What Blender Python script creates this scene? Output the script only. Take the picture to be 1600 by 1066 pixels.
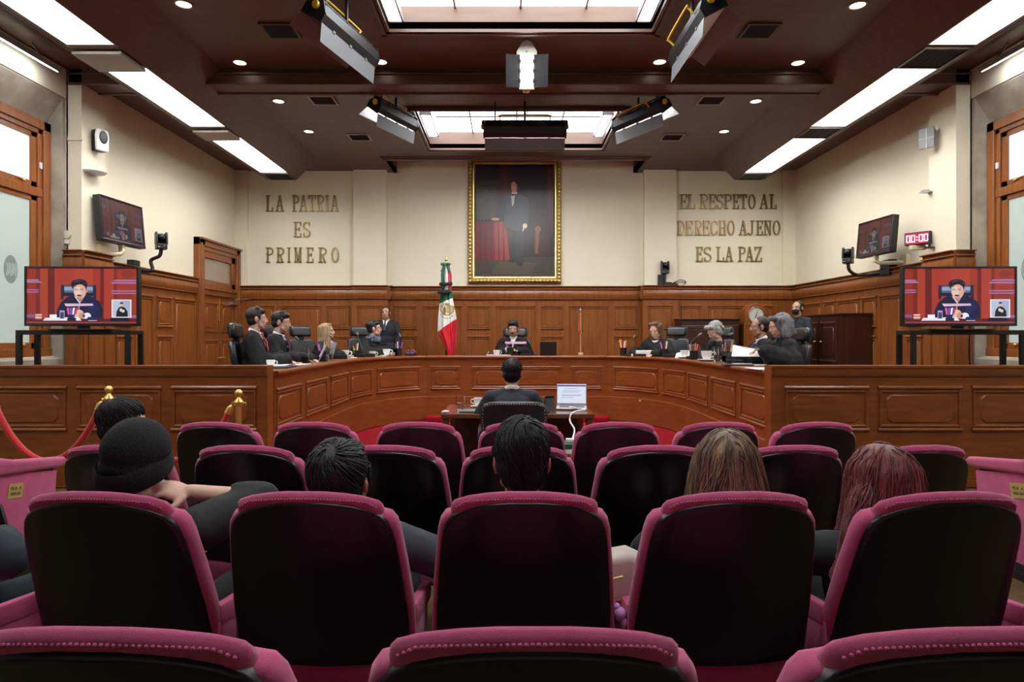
import bpy, bmesh, math, random
from math import sin, cos, pi, radians as R, sqrt
from mathutils import Vector as V, Matrix, Euler, noise
from mathutils.bvhtree import BVHTree

# ------------------------------------------------------------------ scene, camera, light level
for _o in list(bpy.data.objects):
    bpy.data.objects.remove(_o)
SC = bpy.context.scene
COL = SC.collection
random.seed(11)

CZ = 1.49                       # camera height
cam_d = bpy.data.cameras.new('camera')
cam = bpy.data.objects.new('camera', cam_d)
COL.objects.link(cam)
cam.location = (0, 0, CZ)
cam.rotation_euler = (pi / 2, 0, 0)
cam_d.sensor_width = 36
cam_d.lens = 22.5               # 1000 px at 1600 px width
cam_d.shift_x = 5 / 1600
cam_d.shift_y = -7 / 1600
cam_d.clip_start = 0.02
SC.camera = cam

world = bpy.data.worlds.new('world')
SC.world = world
world.use_nodes = True
world.node_tree.nodes['Background'].inputs[0].default_value = (0.75, 0.85, 1.0, 1)
world.node_tree.nodes['Background'].inputs[1].default_value = 0.6

PANEL_LIGHT = 15.0
SKYLIGHT_LIGHT = 6.0
TUBE_LIGHT = 7.0
DOWN_LIGHT = 5.0
SPOT_LIGHT = 42.0
SC.view_settings.view_transform = 'Standard'
SC.view_settings.look = 'None'
SC.view_settings.gamma = 1.0
SC.view_settings.use_curve_mapping = False
SC.view_settings.exposure = 0.68
SC.cycles.use_denoising = True
SC.cycles.max_bounces = 8
SC.cycles.sample_clamp_indirect = 6.0

AX = 0.135                      # centre line of the room

def px(x, y, d):                # photo pixel + distance -> point
    return V(((x - 795) / 1000 * d, d, CZ + (526 - y) / 1000 * d))

def lin(c):
    return tuple(((v / 255) / 12.92 if v / 255 <= 0.04045 else ((v / 255 + 0.055) / 1.055) ** 2.4) for v in c)

# ------------------------------------------------------------------ materials
MATS = {}

def mat(name, color=(.5, .5, .5), rough=.5, metal=0., spec=.5, emit=None, estr=0., trans=0., sheen=0.,
        noise_scale=0., noise_amt=0., stretch=(1, 1, 1), bump=0., bump_scale=80., color2=None, coat=0., alpha=1.):
    m = bpy.data.materials.new(name)
    m.use_nodes = True
    nt = m.node_tree
    b = nt.nodes['Principled BSDF']
    b.inputs['Base Color'].default_value = (*color, 1)
    b.inputs['Roughness'].default_value = rough
    b.inputs['Metallic'].default_value = metal
    b.inputs['Specular IOR Level'].default_value = spec
    b.inputs['Transmission Weight'].default_value = trans
    b.inputs['Sheen Weight'].default_value = sheen
    b.inputs['Coat Weight'].default_value = coat
    if emit:
        b.inputs['Emission Color'].default_value = (*emit, 1)
        b.inputs['Emission Strength'].default_value = estr
    if noise_amt or bump:
        tc = nt.nodes.new('ShaderNodeTexCoord')
        mp = nt.nodes.new('ShaderNodeMapping')
        mp.inputs['Scale'].default_value = stretch
        nt.links.new(tc.outputs['Object'], mp.inputs['Vector'])
    if noise_amt:
        nz = nt.nodes.new('ShaderNodeTexNoise')
        nz.inputs['Scale'].default_value = noise_scale
        nz.inputs['Detail'].default_value = 5
        nt.links.new(mp.outputs[0], nz.inputs['Vector'])
        rp = nt.nodes.new('ShaderNodeValToRGB')
        c2 = color2 or tuple(c * (1 - noise_amt) for c in color)
        rp.color_ramp.elements[0].position = .32
        rp.color_ramp.elements[1].position = .68
        rp.color_ramp.elements[0].color = (*c2, 1)
        rp.color_ramp.elements[1].color = (*color, 1)
        nt.links.new(nz.outputs['Fac'], rp.inputs['Fac'])
        nt.links.new(rp.outputs[0], b.inputs['Base Color'])
    if bump:
        nb = nt.nodes.new('ShaderNodeTexNoise')
        nb.inputs['Scale'].default_value = bump_scale
        nb.inputs['Detail'].default_value = 3
        nt.links.new(mp.outputs[0], nb.inputs['Vector'])
        bp = nt.nodes.new('ShaderNodeBump')
        bp.inputs['Strength'].default_value = bump
        bp.inputs['Distance'].default_value = .01
        nt.links.new(nb.outputs['Fac'], bp.inputs['Height'])
        nt.links.new(bp.outputs[0], b.inputs['Normal'])
    MATS[name] = m
    return m

def emat(name, color, strength):
    m = bpy.data.materials.new(name)
    m.use_nodes = True
    nt = m.node_tree
    nt.nodes.remove(nt.nodes['Principled BSDF'])
    e = nt.nodes.new('ShaderNodeEmission')
    e.inputs[0].default_value = (*color, 1)
    e.inputs[1].default_value = strength
    nt.links.new(e.outputs[0], nt.nodes['Material Output'].inputs[0])
    MATS[name] = m
    return m

def attrmat(name, strength=None, rough=.35):
    m = bpy.data.materials.new(name)
    m.use_nodes = True
    nt = m.node_tree
    b = nt.nodes['Principled BSDF']
    a = nt.nodes.new('ShaderNodeAttribute')
    a.attribute_name = 'Col'
    b.inputs['Roughness'].default_value = rough
    if strength:
        b.inputs['Base Color'].default_value = (.01, .01, .01, 1)
        nt.links.new(a.outputs['Color'], b.inputs['Emission Color'])
        b.inputs['Emission Strength'].default_value = strength
    else:
        nt.links.new(a.outputs['Color'], b.inputs['Base Color'])
    MATS[name] = m
    return m

# wood: grain stretched along z (vertical) for panels
mat('wood', (.29, .090, .021), .30, spec=.45, noise_scale=3.0, noise_amt=.34, stretch=(6, 6, .7), bump=.04, bump_scale=40)
mat('wood_bench', (.265, .074, .0165), .30, spec=.45, noise_scale=3.0, noise_amt=.32, stretch=(1.2, 1.2, 7), bump=.04, bump_scale=40)
mat('wood_window', (.33, .105, .026), .28, spec=.5, noise_scale=3.0, noise_amt=.35, stretch=(6, 6, .7))
mat('wood_dark', (.055, .016, .007), .34, noise_scale=3.0, noise_amt=.4, stretch=(6, 6, .7))
mat('wood_ceiling', (.120, .058, .034), .42, noise_scale=2.2, noise_amt=.25, stretch=(1, 6, 6))
mat('wood_table', (.16, .055, .018), .16, spec=.6, noise_scale=3.0, noise_amt=.3, stretch=(1, 6, 6))
mat('plaster', (.80, .745, .585), .75, noise_scale=.8, noise_amt=.05, bump=.02, bump_scale=30)
mat('stone', (.42, .37, .29), .85, noise_scale=4, noise_amt=.35, bump=.25, bump_scale=14)
mat('carpet_red', (.36, .012, .022), .95, spec=.1, noise_scale=30, noise_amt=.35, bump=.4, bump_scale=300)
mat('plate_gold', (.60, .46, .17), .35, metal=.35)
mat('carpet_brown', (.13, .08, .032), .7, spec=.2, noise_scale=20, noise_amt=.3)
mat('carpet_dark', (.10, .035, .02), .95, spec=.1, noise_scale=20, noise_amt=.3, bump=.3, bump_scale=200)
mat('velvet', (.52, .095, .205), .9, spec=.12, sheen=.22, noise_scale=14, noise_amt=.16, bump=.12, bump_scale=420)
mat('shell', (.006, .006, .006), .30, spec=.5)
mat('black', (.010, .010, .011), .42)
mat('black_gloss', (.010, .010, .012), .22, spec=.6)
mat('black_matte', (.012, .012, .013), .8)
mat('leather', (.012, .012, .013), .33, spec=.6, bump=.15, bump_scale=60)
mat('grey', (.30, .30, .31), .45)
mat('grey_metal', (.17, .175, .18), .45, metal=.2)
mat('silver', (.62, .62, .64), .3, metal=.9)
mat('steel', (.45, .46, .48), .35, metal=.8)
mat('brass', (.80, .53, .16), .30, metal=.85)
mat('bronze', (.34, .24, .11), .42, metal=.8, noise_scale=8, noise_amt=.3)
mat('gold', (.62, .44, .14), .34, metal=.9, noise_scale=30, noise_amt=.6, bump=.8, bump_scale=55)
mat('gold_smooth', (.68, .50, .18), .28, metal=.9)
mat('yellow', (.80, .55, .03), .4)
mat('white', (.80, .80, .80), .45)
mat('offwhite', (.68, .66, .58), .5)
mat('cream_plastic', (.66, .58, .38), .5)
mat('plate_grey', (.34, .31, .25), .55)
mat('ceramic', (.85, .85, .84), .12, spec=.6)
mat('paper', (.84, .84, .84), .8)
mat('rope', (.52, .012, .016), .8, sheen=.3, bump=.3, bump_scale=120)
mat('glass', (.96, .98, .98), .02, trans=1.)
mat('frosted', (.42, .49, .45), .35, spec=.5, emit=(.62, .74, .68), estr=.16)
mat('frosted_mark', (.20, .25, .23), .5, emit=(.62, .74, .68), estr=.05)
mat('pane_glare', (.75, .78, .80), .35, emit=(.82, .9, 1.), estr=.28)  # upper window panes: bright reflections put in as white colour and glow
mat('transom_glass', (.34, .26, .20), .12, spec=.6)
MATS['glass'].node_tree.nodes['Principled BSDF'].inputs['IOR'].default_value = 1.2
emat('panel_emit', (1., .985, .95), PANEL_LIGHT)
emat('sky_emit', (.94, .97, 1.), SKYLIGHT_LIGHT)
emat('tube_emit', (.95, .98, 1.), TUBE_LIGHT)
emat('down_emit', (1., .93, .86), DOWN_LIGHT)
emat('spot_emit', (1., .98, .95), SPOT_LIGHT)
emat('led_red', (1., .10, .25), 2.2)
emat('led_pink', (1., .62, .85), 3.0)
mat('led_back', (.10, .002, .008), .4, emit=(1., .02, .10), estr=.35)
emat('laptop_emit', (.80, .86, 1.), .55)
emat('laptop_bar', (.10, .13, .42), .55)
emat('laptop_line', (.36, .40, .56), .55)
attrmat('screen_pic', .58)
attrmat('screen_pic_dim', .13)
attrmat('canvas', None, .32)
attrmat('flag_cloth', None, .55)
mat('robe', (.0055, .0055, .0065), .68, spec=.28, bump=.35, bump_scale=9)
mat('suit', (.018, .020, .028), .7, spec=.3, bump=.2, bump_scale=20)
mat('suit_grey', (.030, .033, .042), .75, spec=.3, bump=.2, bump_scale=20)
mat('jacket', (.011, .012, .013), .85, bump=.3, bump_scale=14)
mat('jacket_grey', (.038, .044, .055), .85, bump=.3, bump_scale=14)
mat('jacket_blue', (.012, .026, .036), .85, bump=.3, bump_scale=14)
mat('knit', (.007, .0085, .0085), .95, bump=.4, bump_scale=170)
mat('shirt', (.80, .80, .82), .7)
mat('scarf', (.17, .20, .26), .9, noise_scale=40, noise_amt=.7)
mat('scarf_pink', (.62, .42, .52), .9, noise_scale=40, noise_amt=.5)
mat('tie_red', (.55, .05, .07), .6)
mat('tie_dark', (.03, .03, .05), .6)
mat('tie_plum', (.10, .02, .05), .6)
mat('skin_a', (.55, .30, .2), .5, noise_scale=6, noise_amt=.12)
mat('skin_b', (.50, .27, .175), .5, noise_scale=6, noise_amt=.12)
mat('skin_c', (.64, .385, .285), .5, noise_scale=6, noise_amt=.1)
mat('lips', (.40, .14, .12), .5)
mat('eye_white', (.7, .7, .7), .3)
mat('eye_dark', (.02, .012, .01), .2)
mat('hair_black', (.010, .009, .009), .42, spec=.5, noise_scale=6, noise_amt=.5, stretch=(9, 9, 1.2), bump=.5, bump_scale=50)
mat('hair_dark', (.022, .016, .013), .42, spec=.5, noise_scale=6, noise_amt=.5, stretch=(9, 9, 1.2), bump=.5, bump_scale=50)
mat('hair_brown', (.19, .10, .055), .42, noise_scale=6, noise_amt=.5, stretch=(9, 9, 1.2), bump=.5, bump_scale=50)
mat('hair_blonde', (.47, .33, .17), .45, noise_scale=6, noise_amt=.45, stretch=(9, 9, 1.2), bump=.5, bump_scale=50)
mat('hair_ombre', (.34, .21, .11), .4, noise_scale=5, noise_amt=.6, color2=(.10, .075, .06), stretch=(9, 9, .8), bump=.5, bump_scale=50)
mat('hair_red', (.27, .075, .065), .38, noise_scale=6, noise_amt=.5, color2=(.10, .026, .028), stretch=(9, 9, 1.2), bump=.5, bump_scale=50)
mat('hair_grey', (.22, .22, .235), .45, noise_scale=7, noise_amt=.6, color2=(.05, .05, .055), stretch=(7, 7, 2), bump=.6, bump_scale=40)
mat('hair_silver', (.48, .48, .47), .45, noise_scale=7, noise_amt=.5, color2=(.16, .16, .16), stretch=(7, 7, 2), bump=.6, bump_scale=40)
mat('mask_black', (.010, .010, .011), .8)
mat('bag', (.50, .42, .36), .5)
mat('bag_brown', (.25, .12, .07), .5)
mat('magenta', (.75, .05, .35), .5)
mat('lilac', (.50, .30, .55), .7)
mat('green', (.01, .11, .06), .5)
mat('orange', (.85, .30, .06), .5)
mat('pen_pink', (.85, .12, .25), .5)
mat('pen_yellow', (.85, .68, .10), .5)
mat('pen_blue', (.10, .10, .55), .5)
mat('pen_violet', (.34, .16, .55), .5)
mat('mic_strip', (.72, .34, .62), .5)
mat('clock_face', (.62, .66, .58), .35, metal=.2)
mat('screen_off', (.012, .012, .014), .12, spec=.6)
mat('tan', (.55, .36, .20), .5)
# ------------------------------------------------------------------ mesh helpers
class MB:
    def __init__(s):
        s.v, s.f, s.m, s.c = [], [], [], []
        s.mi = 0
        s.col = None
    def add(s, verts, faces, M=None):
        o = len(s.v)
        for p in verts:
            p = V(p)
            s.v.append(M @ p if M is not None else p)
        for f in faces:
            s.f.append([i + o for i in f]); s.m.append(s.mi); s.c.append(s.col)
        return s
    def box(s, x0, x1, y0, y1, z0, z1, M=None):
        return s.add([(x0, y0, z0), (x1, y0, z0), (x1, y1, z0), (x0, y1, z0), (x0, y0, z1), (x1, y0, z1), (x1, y1, z1), (x0, y1, z1)],
                     [(0, 3, 2, 1), (4, 5, 6, 7), (0, 1, 5, 4), (1, 2, 6, 5), (2, 3, 7, 6), (3, 0, 4, 7)], M)
    def cbox(s, c, size, M=None):
        a, b, d = [q / 2 for q in size]
        return s.box(c[0] - a, c[0] + a, c[1] - b, c[1] + b, c[2] - d, c[2] + d, M)
    def tube(s, pts, r, n=8, M=None, closed=False, flat=None):
        pts = [V(p) for p in pts]
        k = len(pts)
        rs = r if isinstance(r, (list, tuple)) else [r] * k
        vs, fs = [], []
        up = None
        for i, p in enumerate(pts):
            if closed:
                t = pts[(i + 1) % k] - pts[i - 1]
            else:
                t = pts[min(i + 1, k - 1)] - pts[max(i - 1, 0)]
            t = t.normalized() if t.length > 1e-9 else V((0, 0, 1))
            if up is None:
                up = V((0, 0, 1)) if abs(t.z) < .9 else V((0, 1, 0))
            a = t.cross(up)
            if a.length < 1e-6:
                a = t.cross(V((1, 0, 0)))
            a.normalize()
            b = a.cross(t).normalized()
            up = b
            for j in range(n):
                w = 2 * pi * j / n
                fx, fy = (flat or (1, 1))
                vs.append(p + a * cos(w) * rs[i] * fx + b * sin(w) * rs[i] * fy)
        segs = k if closed else k - 1
        for i in range(segs):
            i2 = (i + 1) % k
            for j in range(n):
                j2 = (j + 1) % n
                fs.append((i * n + j, i * n + j2, i2 * n + j2, i2 * n + j))
        if not closed:
            fs.append(tuple(range(n - 1, -1, -1)))
            fs.append(tuple((k - 1) * n + j for j in range(n)))
        return s.add(vs, fs, M)
    def lathe(s, prof, c=(0, 0, 0), n=20, M=None, caps=True):
        vs, fs = [], []
        k = len(prof)
        for (r, z) in prof:
            for j in range(n):
                w = 2 * pi * j / n
                vs.append((c[0] + r * cos(w), c[1] + r * sin(w), c[2] + z))
        for i in range(k - 1):
            for j in range(n):
                j2 = (j + 1) % n
                fs.append((i * n + j, i * n + j2, (i + 1) * n + j2, (i + 1) * n + j))
        if caps:
            fs.append(tuple(range(n - 1, -1, -1)))
            fs.append(tuple((k - 1) * n + j for j in range(n)))
        return s.add(vs, fs, M)
    def ell(s, c, r, M=None, nu=16, nv=10):
        prof = []
        vs, fs = [], []
        r = (r, r, r) if not isinstance(r, (tuple, list)) else r
        vs.append((c[0], c[1], c[2] - r[2]))
        for i in range(1, nv):
            a = -pi / 2 + pi * i / nv
            for j in range(nu):
                w = 2 * pi * j / nu
                vs.append((c[0] + r[0] * cos(a) * cos(w), c[1] + r[1] * cos(a) * sin(w), c[2] + r[2] * sin(a)))
        vs.append((c[0], c[1], c[2] + r[2]))
        for j in range(nu):
            fs.append((0, 1 + (j + 1) % nu, 1 + j))
        for i in range(nv - 2):
            for j in range(nu):
                a = 1 + i * nu + j; b = 1 + i * nu + (j + 1) % nu
                fs.append((a, b, b + nu, a + nu))
        top = len(vs) - 1
        o = 1 + (nv - 2) * nu
        for j in range(nu):
            fs.append((o + j, o + (j + 1) % nu, top))
        return s.add(vs, fs, M)
    def cap(s, p0, r0, p1, r1, n=12, M=None):
        p0, p1 = V(p0), V(p1)
        t = (p1 - p0)
        if t.length < 1e-6:
            return s.ell(p0, (r0, r0, r0), M)
        t.normalize()
        pts, rs = [], []
        for a in (-85, -60, -30, 0):
            pts.append(p0 + t * r0 * sin(R(a))); rs.append(r0 * cos(R(a)))
        for a in (0, 30, 60, 85):
            pts.append(p1 + t * r1 * sin(R(a))); rs.append(r1 * cos(R(a)))
        return s.tube(pts, rs, n, M)
    def prism(s, poly, fn, d0, d1, M=None):
        """poly: 2D outline; fn(u, v, depth) -> point"""
        k = len(poly)
        vs = [fn(u, w, d0) for u, w in poly] + [fn(u, w, d1) for u, w in poly]
        fs = [tuple(range(k - 1, -1, -1)), tuple(range(k, 2 * k))]
        for i in range(k):
            j = (i + 1) % k
            fs.append((i, j, k + j, k + i))
        return s.add(vs, fs, M)
    def grid(s, fn, nu, nv, M=None, closed_u=False):
        vs, fs = [], []
        for i in range(nv + 1):
            for j in range(nu + (0 if closed_u else 1)):
                vs.append(fn(j / nu, i / nv))
        w = nu if closed_u else nu + 1
        for i in range(nv):
            for j in range(nu):
                j2 = (j + 1) % w if closed_u else j + 1
                fs.append((i * w + j, i * w + j2, (i + 1) * w + j2, (i + 1) * w + j))
        return s.add(vs, fs, M)
    def build(s, name, mats, parent=None, smooth=35, bevel=0, seg=2, fixn=True, origin=None):
        me = bpy.data.meshes.new(name)
        vv = [tuple(p) for p in s.v]
        o_ = V(origin) if origin is not None else None
        if o_ is not None:
            vv = [(p[0] - o_.x, p[1] - o_.y, p[2] - o_.z) for p in vv]
        me.from_pydata(vv, [], s.f)
        if fixn:
            bm = bmesh.new(); bm.from_mesh(me)
            bmesh.ops.recalc_face_normals(bm, faces=bm.faces)
            bm.to_mesh(me); bm.free()
        mats = mats if isinstance(mats, (list, tuple)) else [mats]
        for m in mats:
            me.materials.append(MATS[m] if isinstance(m, str) else m)
        if len(mats) > 1:
            me.polygons.foreach_set('material_index', s.m)
        if any(c is not None for c in s.c):
            at = me.color_attributes.new('Col', 'FLOAT_COLOR', 'CORNER')
            buf = []
            for p, c in zip(me.polygons, s.c):
                c = c or (.5, .5, .5)
                buf += [c[0], c[1], c[2], 1.] * p.loop_total
            at.data.foreach_set('color', buf)
        if smooth:
            me.polygons.foreach_set('use_smooth', [True] * len(me.polygons))
            me.set_sharp_from_angle(angle=R(smooth))
        me.update()
        ob = bpy.data.objects.new(name, me)
        COL.objects.link(ob)
        if o_ is not None:
            ob.location = o_
        if parent:
            ob.parent = parent
        if bevel:
            md = ob.modifiers.new('bevel', 'BEVEL')
            md.width = bevel; md.segments = seg; md.limit_method = 'ANGLE'; md.angle_limit = R(40)
            md.harden_normals = False
        return ob

def tag(o, label=None, cat=None, group=None, kind=None):
    if label: o['label'] = label
    if cat: o['category'] = cat
    if group: o['group'] = group
    if kind: o['kind'] = kind
    return o

def thing(name, label, cat, loc=(0, 0, 0), rz=0., group=None, scale=1.):
    o = bpy.data.objects.new(name, None)
    o.empty_display_size = .1
    COL.objects.link(o)
    o.location = loc
    o.rotation_euler = (0, 0, rz)
    o.scale = (scale,) * 3
    return tag(o, label, cat, group)

def kids(o):
    return [c for c in bpy.data.objects if c.parent == o]

KIDS = {}
def dup(root, loc=None, rz=None, label=None, group=None, scale=None):
    if root.name not in KIDS:
        KIDS[root.name] = [(c, kids(c)) for c in kids(root)]
    r = root.copy(); COL.objects.link(r)
    if loc is not None: r.location = loc
    if rz is not None: r.rotation_euler = (0, 0, rz)
    if scale is not None: r.scale = (scale,) * 3
    if label: r['label'] = label
    if group: r['group'] = group
    for c, gs in KIDS[root.name]:
        d = c.copy(); COL.objects.link(d); d.parent = r
        for g in gs:
            e = g.copy(); COL.objects.link(e); e.parent = d
    return r

class Path:
    """plan polyline; n > 0 points to the side seen from the hall"""
    def __init__(s, pts):
        s.p = [V((a, b)) for a, b in pts]
        s.L = [0.]
        for a, b in zip(s.p, s.p[1:]):
            s.L.append(s.L[-1] + (b - a).length)
        s.len = s.L[-1]
        s.straight = len(pts) == 2
    def at(s, d):
        d = max(0, min(s.len, d))
        i = 0
        while i < len(s.p) - 2 and s.L[i + 1] < d:
            i += 1
        k = (d - s.L[i]) / max(1e-9, s.L[i + 1] - s.L[i])
        p = s.p[i].lerp(s.p[i + 1], k)
        def vt(j):
            a = s.p[max(j - 1, 0)]; b = s.p[min(j + 1, len(s.p) - 1)]
            return (b - a).normalized()
        t = vt(i).lerp(vt(i + 1), k).normalized() if not s.straight else (s.p[1] - s.p[0]).normalized()
        return p, V((t.y, -t.x))
    def pt(s, d, n, z):
        p, nn = s.at(d)
        q = p + nn * n
        return V((q.x, q.y, z))

def smooth_pts(pts, sub=8):
    out = []
    P = [V(p) for p in pts]
    for i in range(len(P) - 1):
        p0 = P[max(i - 1, 0)]; p1 = P[i]; p2 = P[i + 1]; p3 = P[min(i + 2, len(P) - 1)]
        for k in range(sub):
            t = k / sub
            out.append(.5 * ((2 * p1) + (-p0 + p2) * t + (2 * p0 - 5 * p1 + 4 * p2 - p3) * t * t + (-p0 + 3 * p1 - 3 * p2 + p3) * t ** 3))
    out.append(P[-1])
    return [tuple(p) for p in out]

def steps(path, s0, s1, ds=.09):
    if path.straight:
        return [s0, s1]
    k = max(1, int(math.ceil((s1 - s0) / ds)))
    return [s0 + (s1 - s0) * i / k for i in range(k + 1)]

def sweep(mb, path, prof, s0=0., s1=None, ds=.09):
    """prof: closed outline of (n, z)"""
    s1 = path.len if s1 is None else s1
    ss = steps(path, s0, s1, ds)
    k = len(prof)
    vs = [path.pt(q, n, z) for q in ss for n, z in prof]
    fs = []
    for i in range(len(ss) - 1):
        for j in range(k):
            j2 = (j + 1) % k
            fs.append((i * k + j, i * k + j2, (i + 1) * k + j2, (i + 1) * k + j))
    fs.append(tuple(range(k))); fs.append(tuple((len(ss) - 1) * k + j for j in range(k - 1, -1, -1)))
    return mb.add(vs, fs)

def bar(mb, path, s0, s1, n0, n1, z0, z1, ds=.09):
    return sweep(mb, path, [(n0, z0), (n1, z0), (n1, z1), (n0, z1)], s0, s1, ds)

def ridge(mb, path, s0, s1, z0, z1, h, b=0.):
    zc = (z0 + z1) / 2; w = (z1 - z0)
    return sweep(mb, path, [(b, z0), (b + h * .55, z0), (b + h, z0 + w * .3), (b + h, z0 + w * .6), (b + h * .45, z1), (b, z1)], s0, s1)

def vridge(mb, path, s0, s1, z0, z1, h):
    a = [(s0, 0), (s0, h * .6), (s0 + (s1 - s0) * .3, h), (s0 + (s1 - s0) * .7, h), (s1, h * .6), (s1, 0)]
    k = len(a)
    vs = [path.pt(q, n, z0) for q, n in a] + [path.pt(q, n, z1) for q, n in a]
    fs = [(i, i + 1, k + i + 1, k + i) for i in range(k - 1)] + [tuple(range(k)), tuple(range(2 * k - 1, k - 1, -1))]
    return mb.add(vs, fs)

def panel(mb, path, s0, s1, z0, z1, h=.022, field=True, w=.03):
    """framed raised panel: heavy top and bottom mouldings, thin sides, raised field with clipped corners"""
    e = .012
    ridge(mb, path, s0 - e, s1 + e, z1 - w, z1, h)
    ridge(mb, path, s0 + w * .5, s1 - w * .5, z1 - w * 1.9, z1 - w * 1.15, h * .6)
    ridge(mb, path, s0 - e, s1 + e, z0, z0 + w, h)
    ridge(mb, path, s0 + w * .5, s1 - w * .5, z0 + w * 1.15, z0 + w * 1.9, h * .6)
    vridge(mb, path, s0, s0 + w * .6, z0 + w, z1 - w, h * .75)
    vridge(mb, path, s1 - w * .6, s1, z0 + w, z1 - w, h * .75)
    if not field:
        return mb
    g = min(.085, (s1 - s0) * .2, (z1 - z0) * .2)
    a0, a1, b0, b1 = s0 + g, s1 - g, z0 + g + .01, z1 - g - .01
    c = min(.04, (a1 - a0) * .2)
    hh = .011
    def ring(o, n):
        ss = [a0 - o, a0 + c * .35] + steps(path, a0 + c, a1 - c)[0:] + [a1 - c * .35, a1 + o]
        top, bot = [], []
        for q in ss:
            dq = min(q - (a0 - o), (a1 + o) - q)
            cut = max(0., c - dq)
            top.append((q, b1 + o - cut)); bot.append((q, b0 - o + cut))
        return [path.pt(q, n, z) for q, z in top], [path.pt(q, n, z) for q, z in bot]
    t0, d0 = ring(.010, 0.); t1, d1 = ring(0., hh)
    k = len(t0)
    vs = t0 + d0 + t1 + d1
    fs = []
    for i in range(k - 1):
        fs.append((2 * k + i, 2 * k + i + 1, 3 * k + i + 1, 3 * k + i))
        fs.append((i, i + 1, 2 * k + i + 1, 2 * k + i))
        fs.append((k + i, k + i + 1, 3 * k + i + 1, 3 * k + i))
    fs.append((0, k, 3 * k, 2 * k)); fs.append((k - 1, 2 * k - 1, 4 * k - 1, 3 * k - 1))
    return mb.add(vs, fs)

def lookat(mb_fn, loc, rot):
    return Matrix.Translation(loc) @ Euler(rot).to_matrix().to_4x4()

def ORD(i):
    return ['first', 'second', 'third', 'fourth', 'fifth', 'sixth', 'seventh', 'eighth', 'ninth', 'tenth', 'eleventh', 'twelfth', 'thirteenth'][i]
# ------------------------------------------------------------------ the room shell
XL, XR, ZC, YB = -5.80, 6.07, 5.01, 13.6
ZD = .35                         # dais floor
def struct(name, mb, m, parent=None, **k):
    o = mb.build(name, m, parent, **k)
    if parent is None:
        o['kind'] = 'structure'
    return o

def floor_z(y):
    return max(0., (3.6 - y) * .0325)

m = MB()
m.add([(XL - .4, -4, floor_z(-4)), (XR + .4, -4, floor_z(-4)), (XR + .4, 3.6, 0), (XL - .4, 3.6, 0), (XL - .4, 6.3, 0), (XR + .4, 6.3, 0)],
      [(0, 1, 2, 3), (3, 2, 5, 4)])
m.mi = 1
m.add([(XL - .4, 6.3, 0), (XR + .4, 6.3, 0), (XR + .4, 13.9, 0), (XL - .4, 13.9, 0)], [(0, 1, 2, 3)])
struct('floor', m, ['carpet_brown', 'carpet_red'], smooth=0, fixn=False)

# judges' bench plan lines (left curve runs away from the viewer, right one comes back)
_lc = [(-2.36, 6.445), (-2.37, 7.2), (-2.38, 8.2), (-2.39, 9.2), (-2.37, 9.8), (-2.24, 10.4), (-1.98, 10.93), (-1.70, 11.24), (-1.47, 11.38)]
LC = Path(smooth_pts(_lc, 8))
RC = Path(smooth_pts([(2 * AX + .01 - x, y) for x, y in reversed(_lc)], 8))
RX0 = 2 * AX + .01 + 1.47
CC = Path([(-1.47, 11.38), (RX0, 11.38)])
LW = Path([(-5.75, 6.29), (-2.37, 6.29)])
RW = Path([(2.575, 6.29), (6.02, 6.29)])

m = MB()
def dais_outline():
    a = [(XL, 6.42)]
    for i in range(25):
        p, n = LC.at(LC.len * i / 24); q = p - n * .10
        a.append((min(q.x, -1.5), max(q.y, 6.42)))
    for i in range(25):
        p, n = RC.at(RC.len * i / 24); q = p - n * .10
        a.append((max(q.x, RX0 + .03), max(q.y, 6.42)))
    return a + [(XR, 6.42), (XR, 13.6), (XL, 13.6)]
m.prism(dais_outline(), lambda u, v, d: (u, v, d), .03, ZD)
struct('floor_dais', m, 'carpet_dark', smooth=0)
m = MB(); m.box(-1.47, RX0, 11.12, 11.385, .0, .095)
struct('trim_1', m, 'carpet_red', smooth=0, bevel=.02)      # carpeted step under the centre bench

# walls
m = MB()
m.box(XL - .3, XL, 8.42, 13.95, 0, 5.2)
m.box(XL - .02, -5.62, 8.42, 8.93, 0, ZC)
struct('wall_left', m, 'plaster', smooth=0)
m = MB()
m.box(XR, XR + .3, 8.42, 13.95, 0, 5.2)
m.box(5.885, XR + .02, 8.42, 8.96, 0, ZC)
struct('wall_right', m, 'plaster', smooth=0)
m = MB()
m.box(XL, XR, 13.75, 13.95, 0, 5.75)
m.box(XL, -2.60, 13.6, 13.76, 0, 5.2)
m.box(2.875, XR, 13.6, 13.76, 0, 5.2)
m.box(-3.28, -2.585, 13.5, 13.61, 0, 5.01)
m.box(2.86, 3.54, 13.5, 13.61, 0, 5.01)
m.box(XL, -5.53, 13.54, 13.61, 2.56, 5.01)
m.box(5.80, XR, 13.54, 13.61, 2.56, 5.01)
struct('wall_back', m, 'plaster', smooth=0)
m = MB()
m.box(XL - .4, XR + .4, -4.2, -4, -.2, 5.2)
struct('wall_rear', m, 'plaster', smooth=0)

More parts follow.
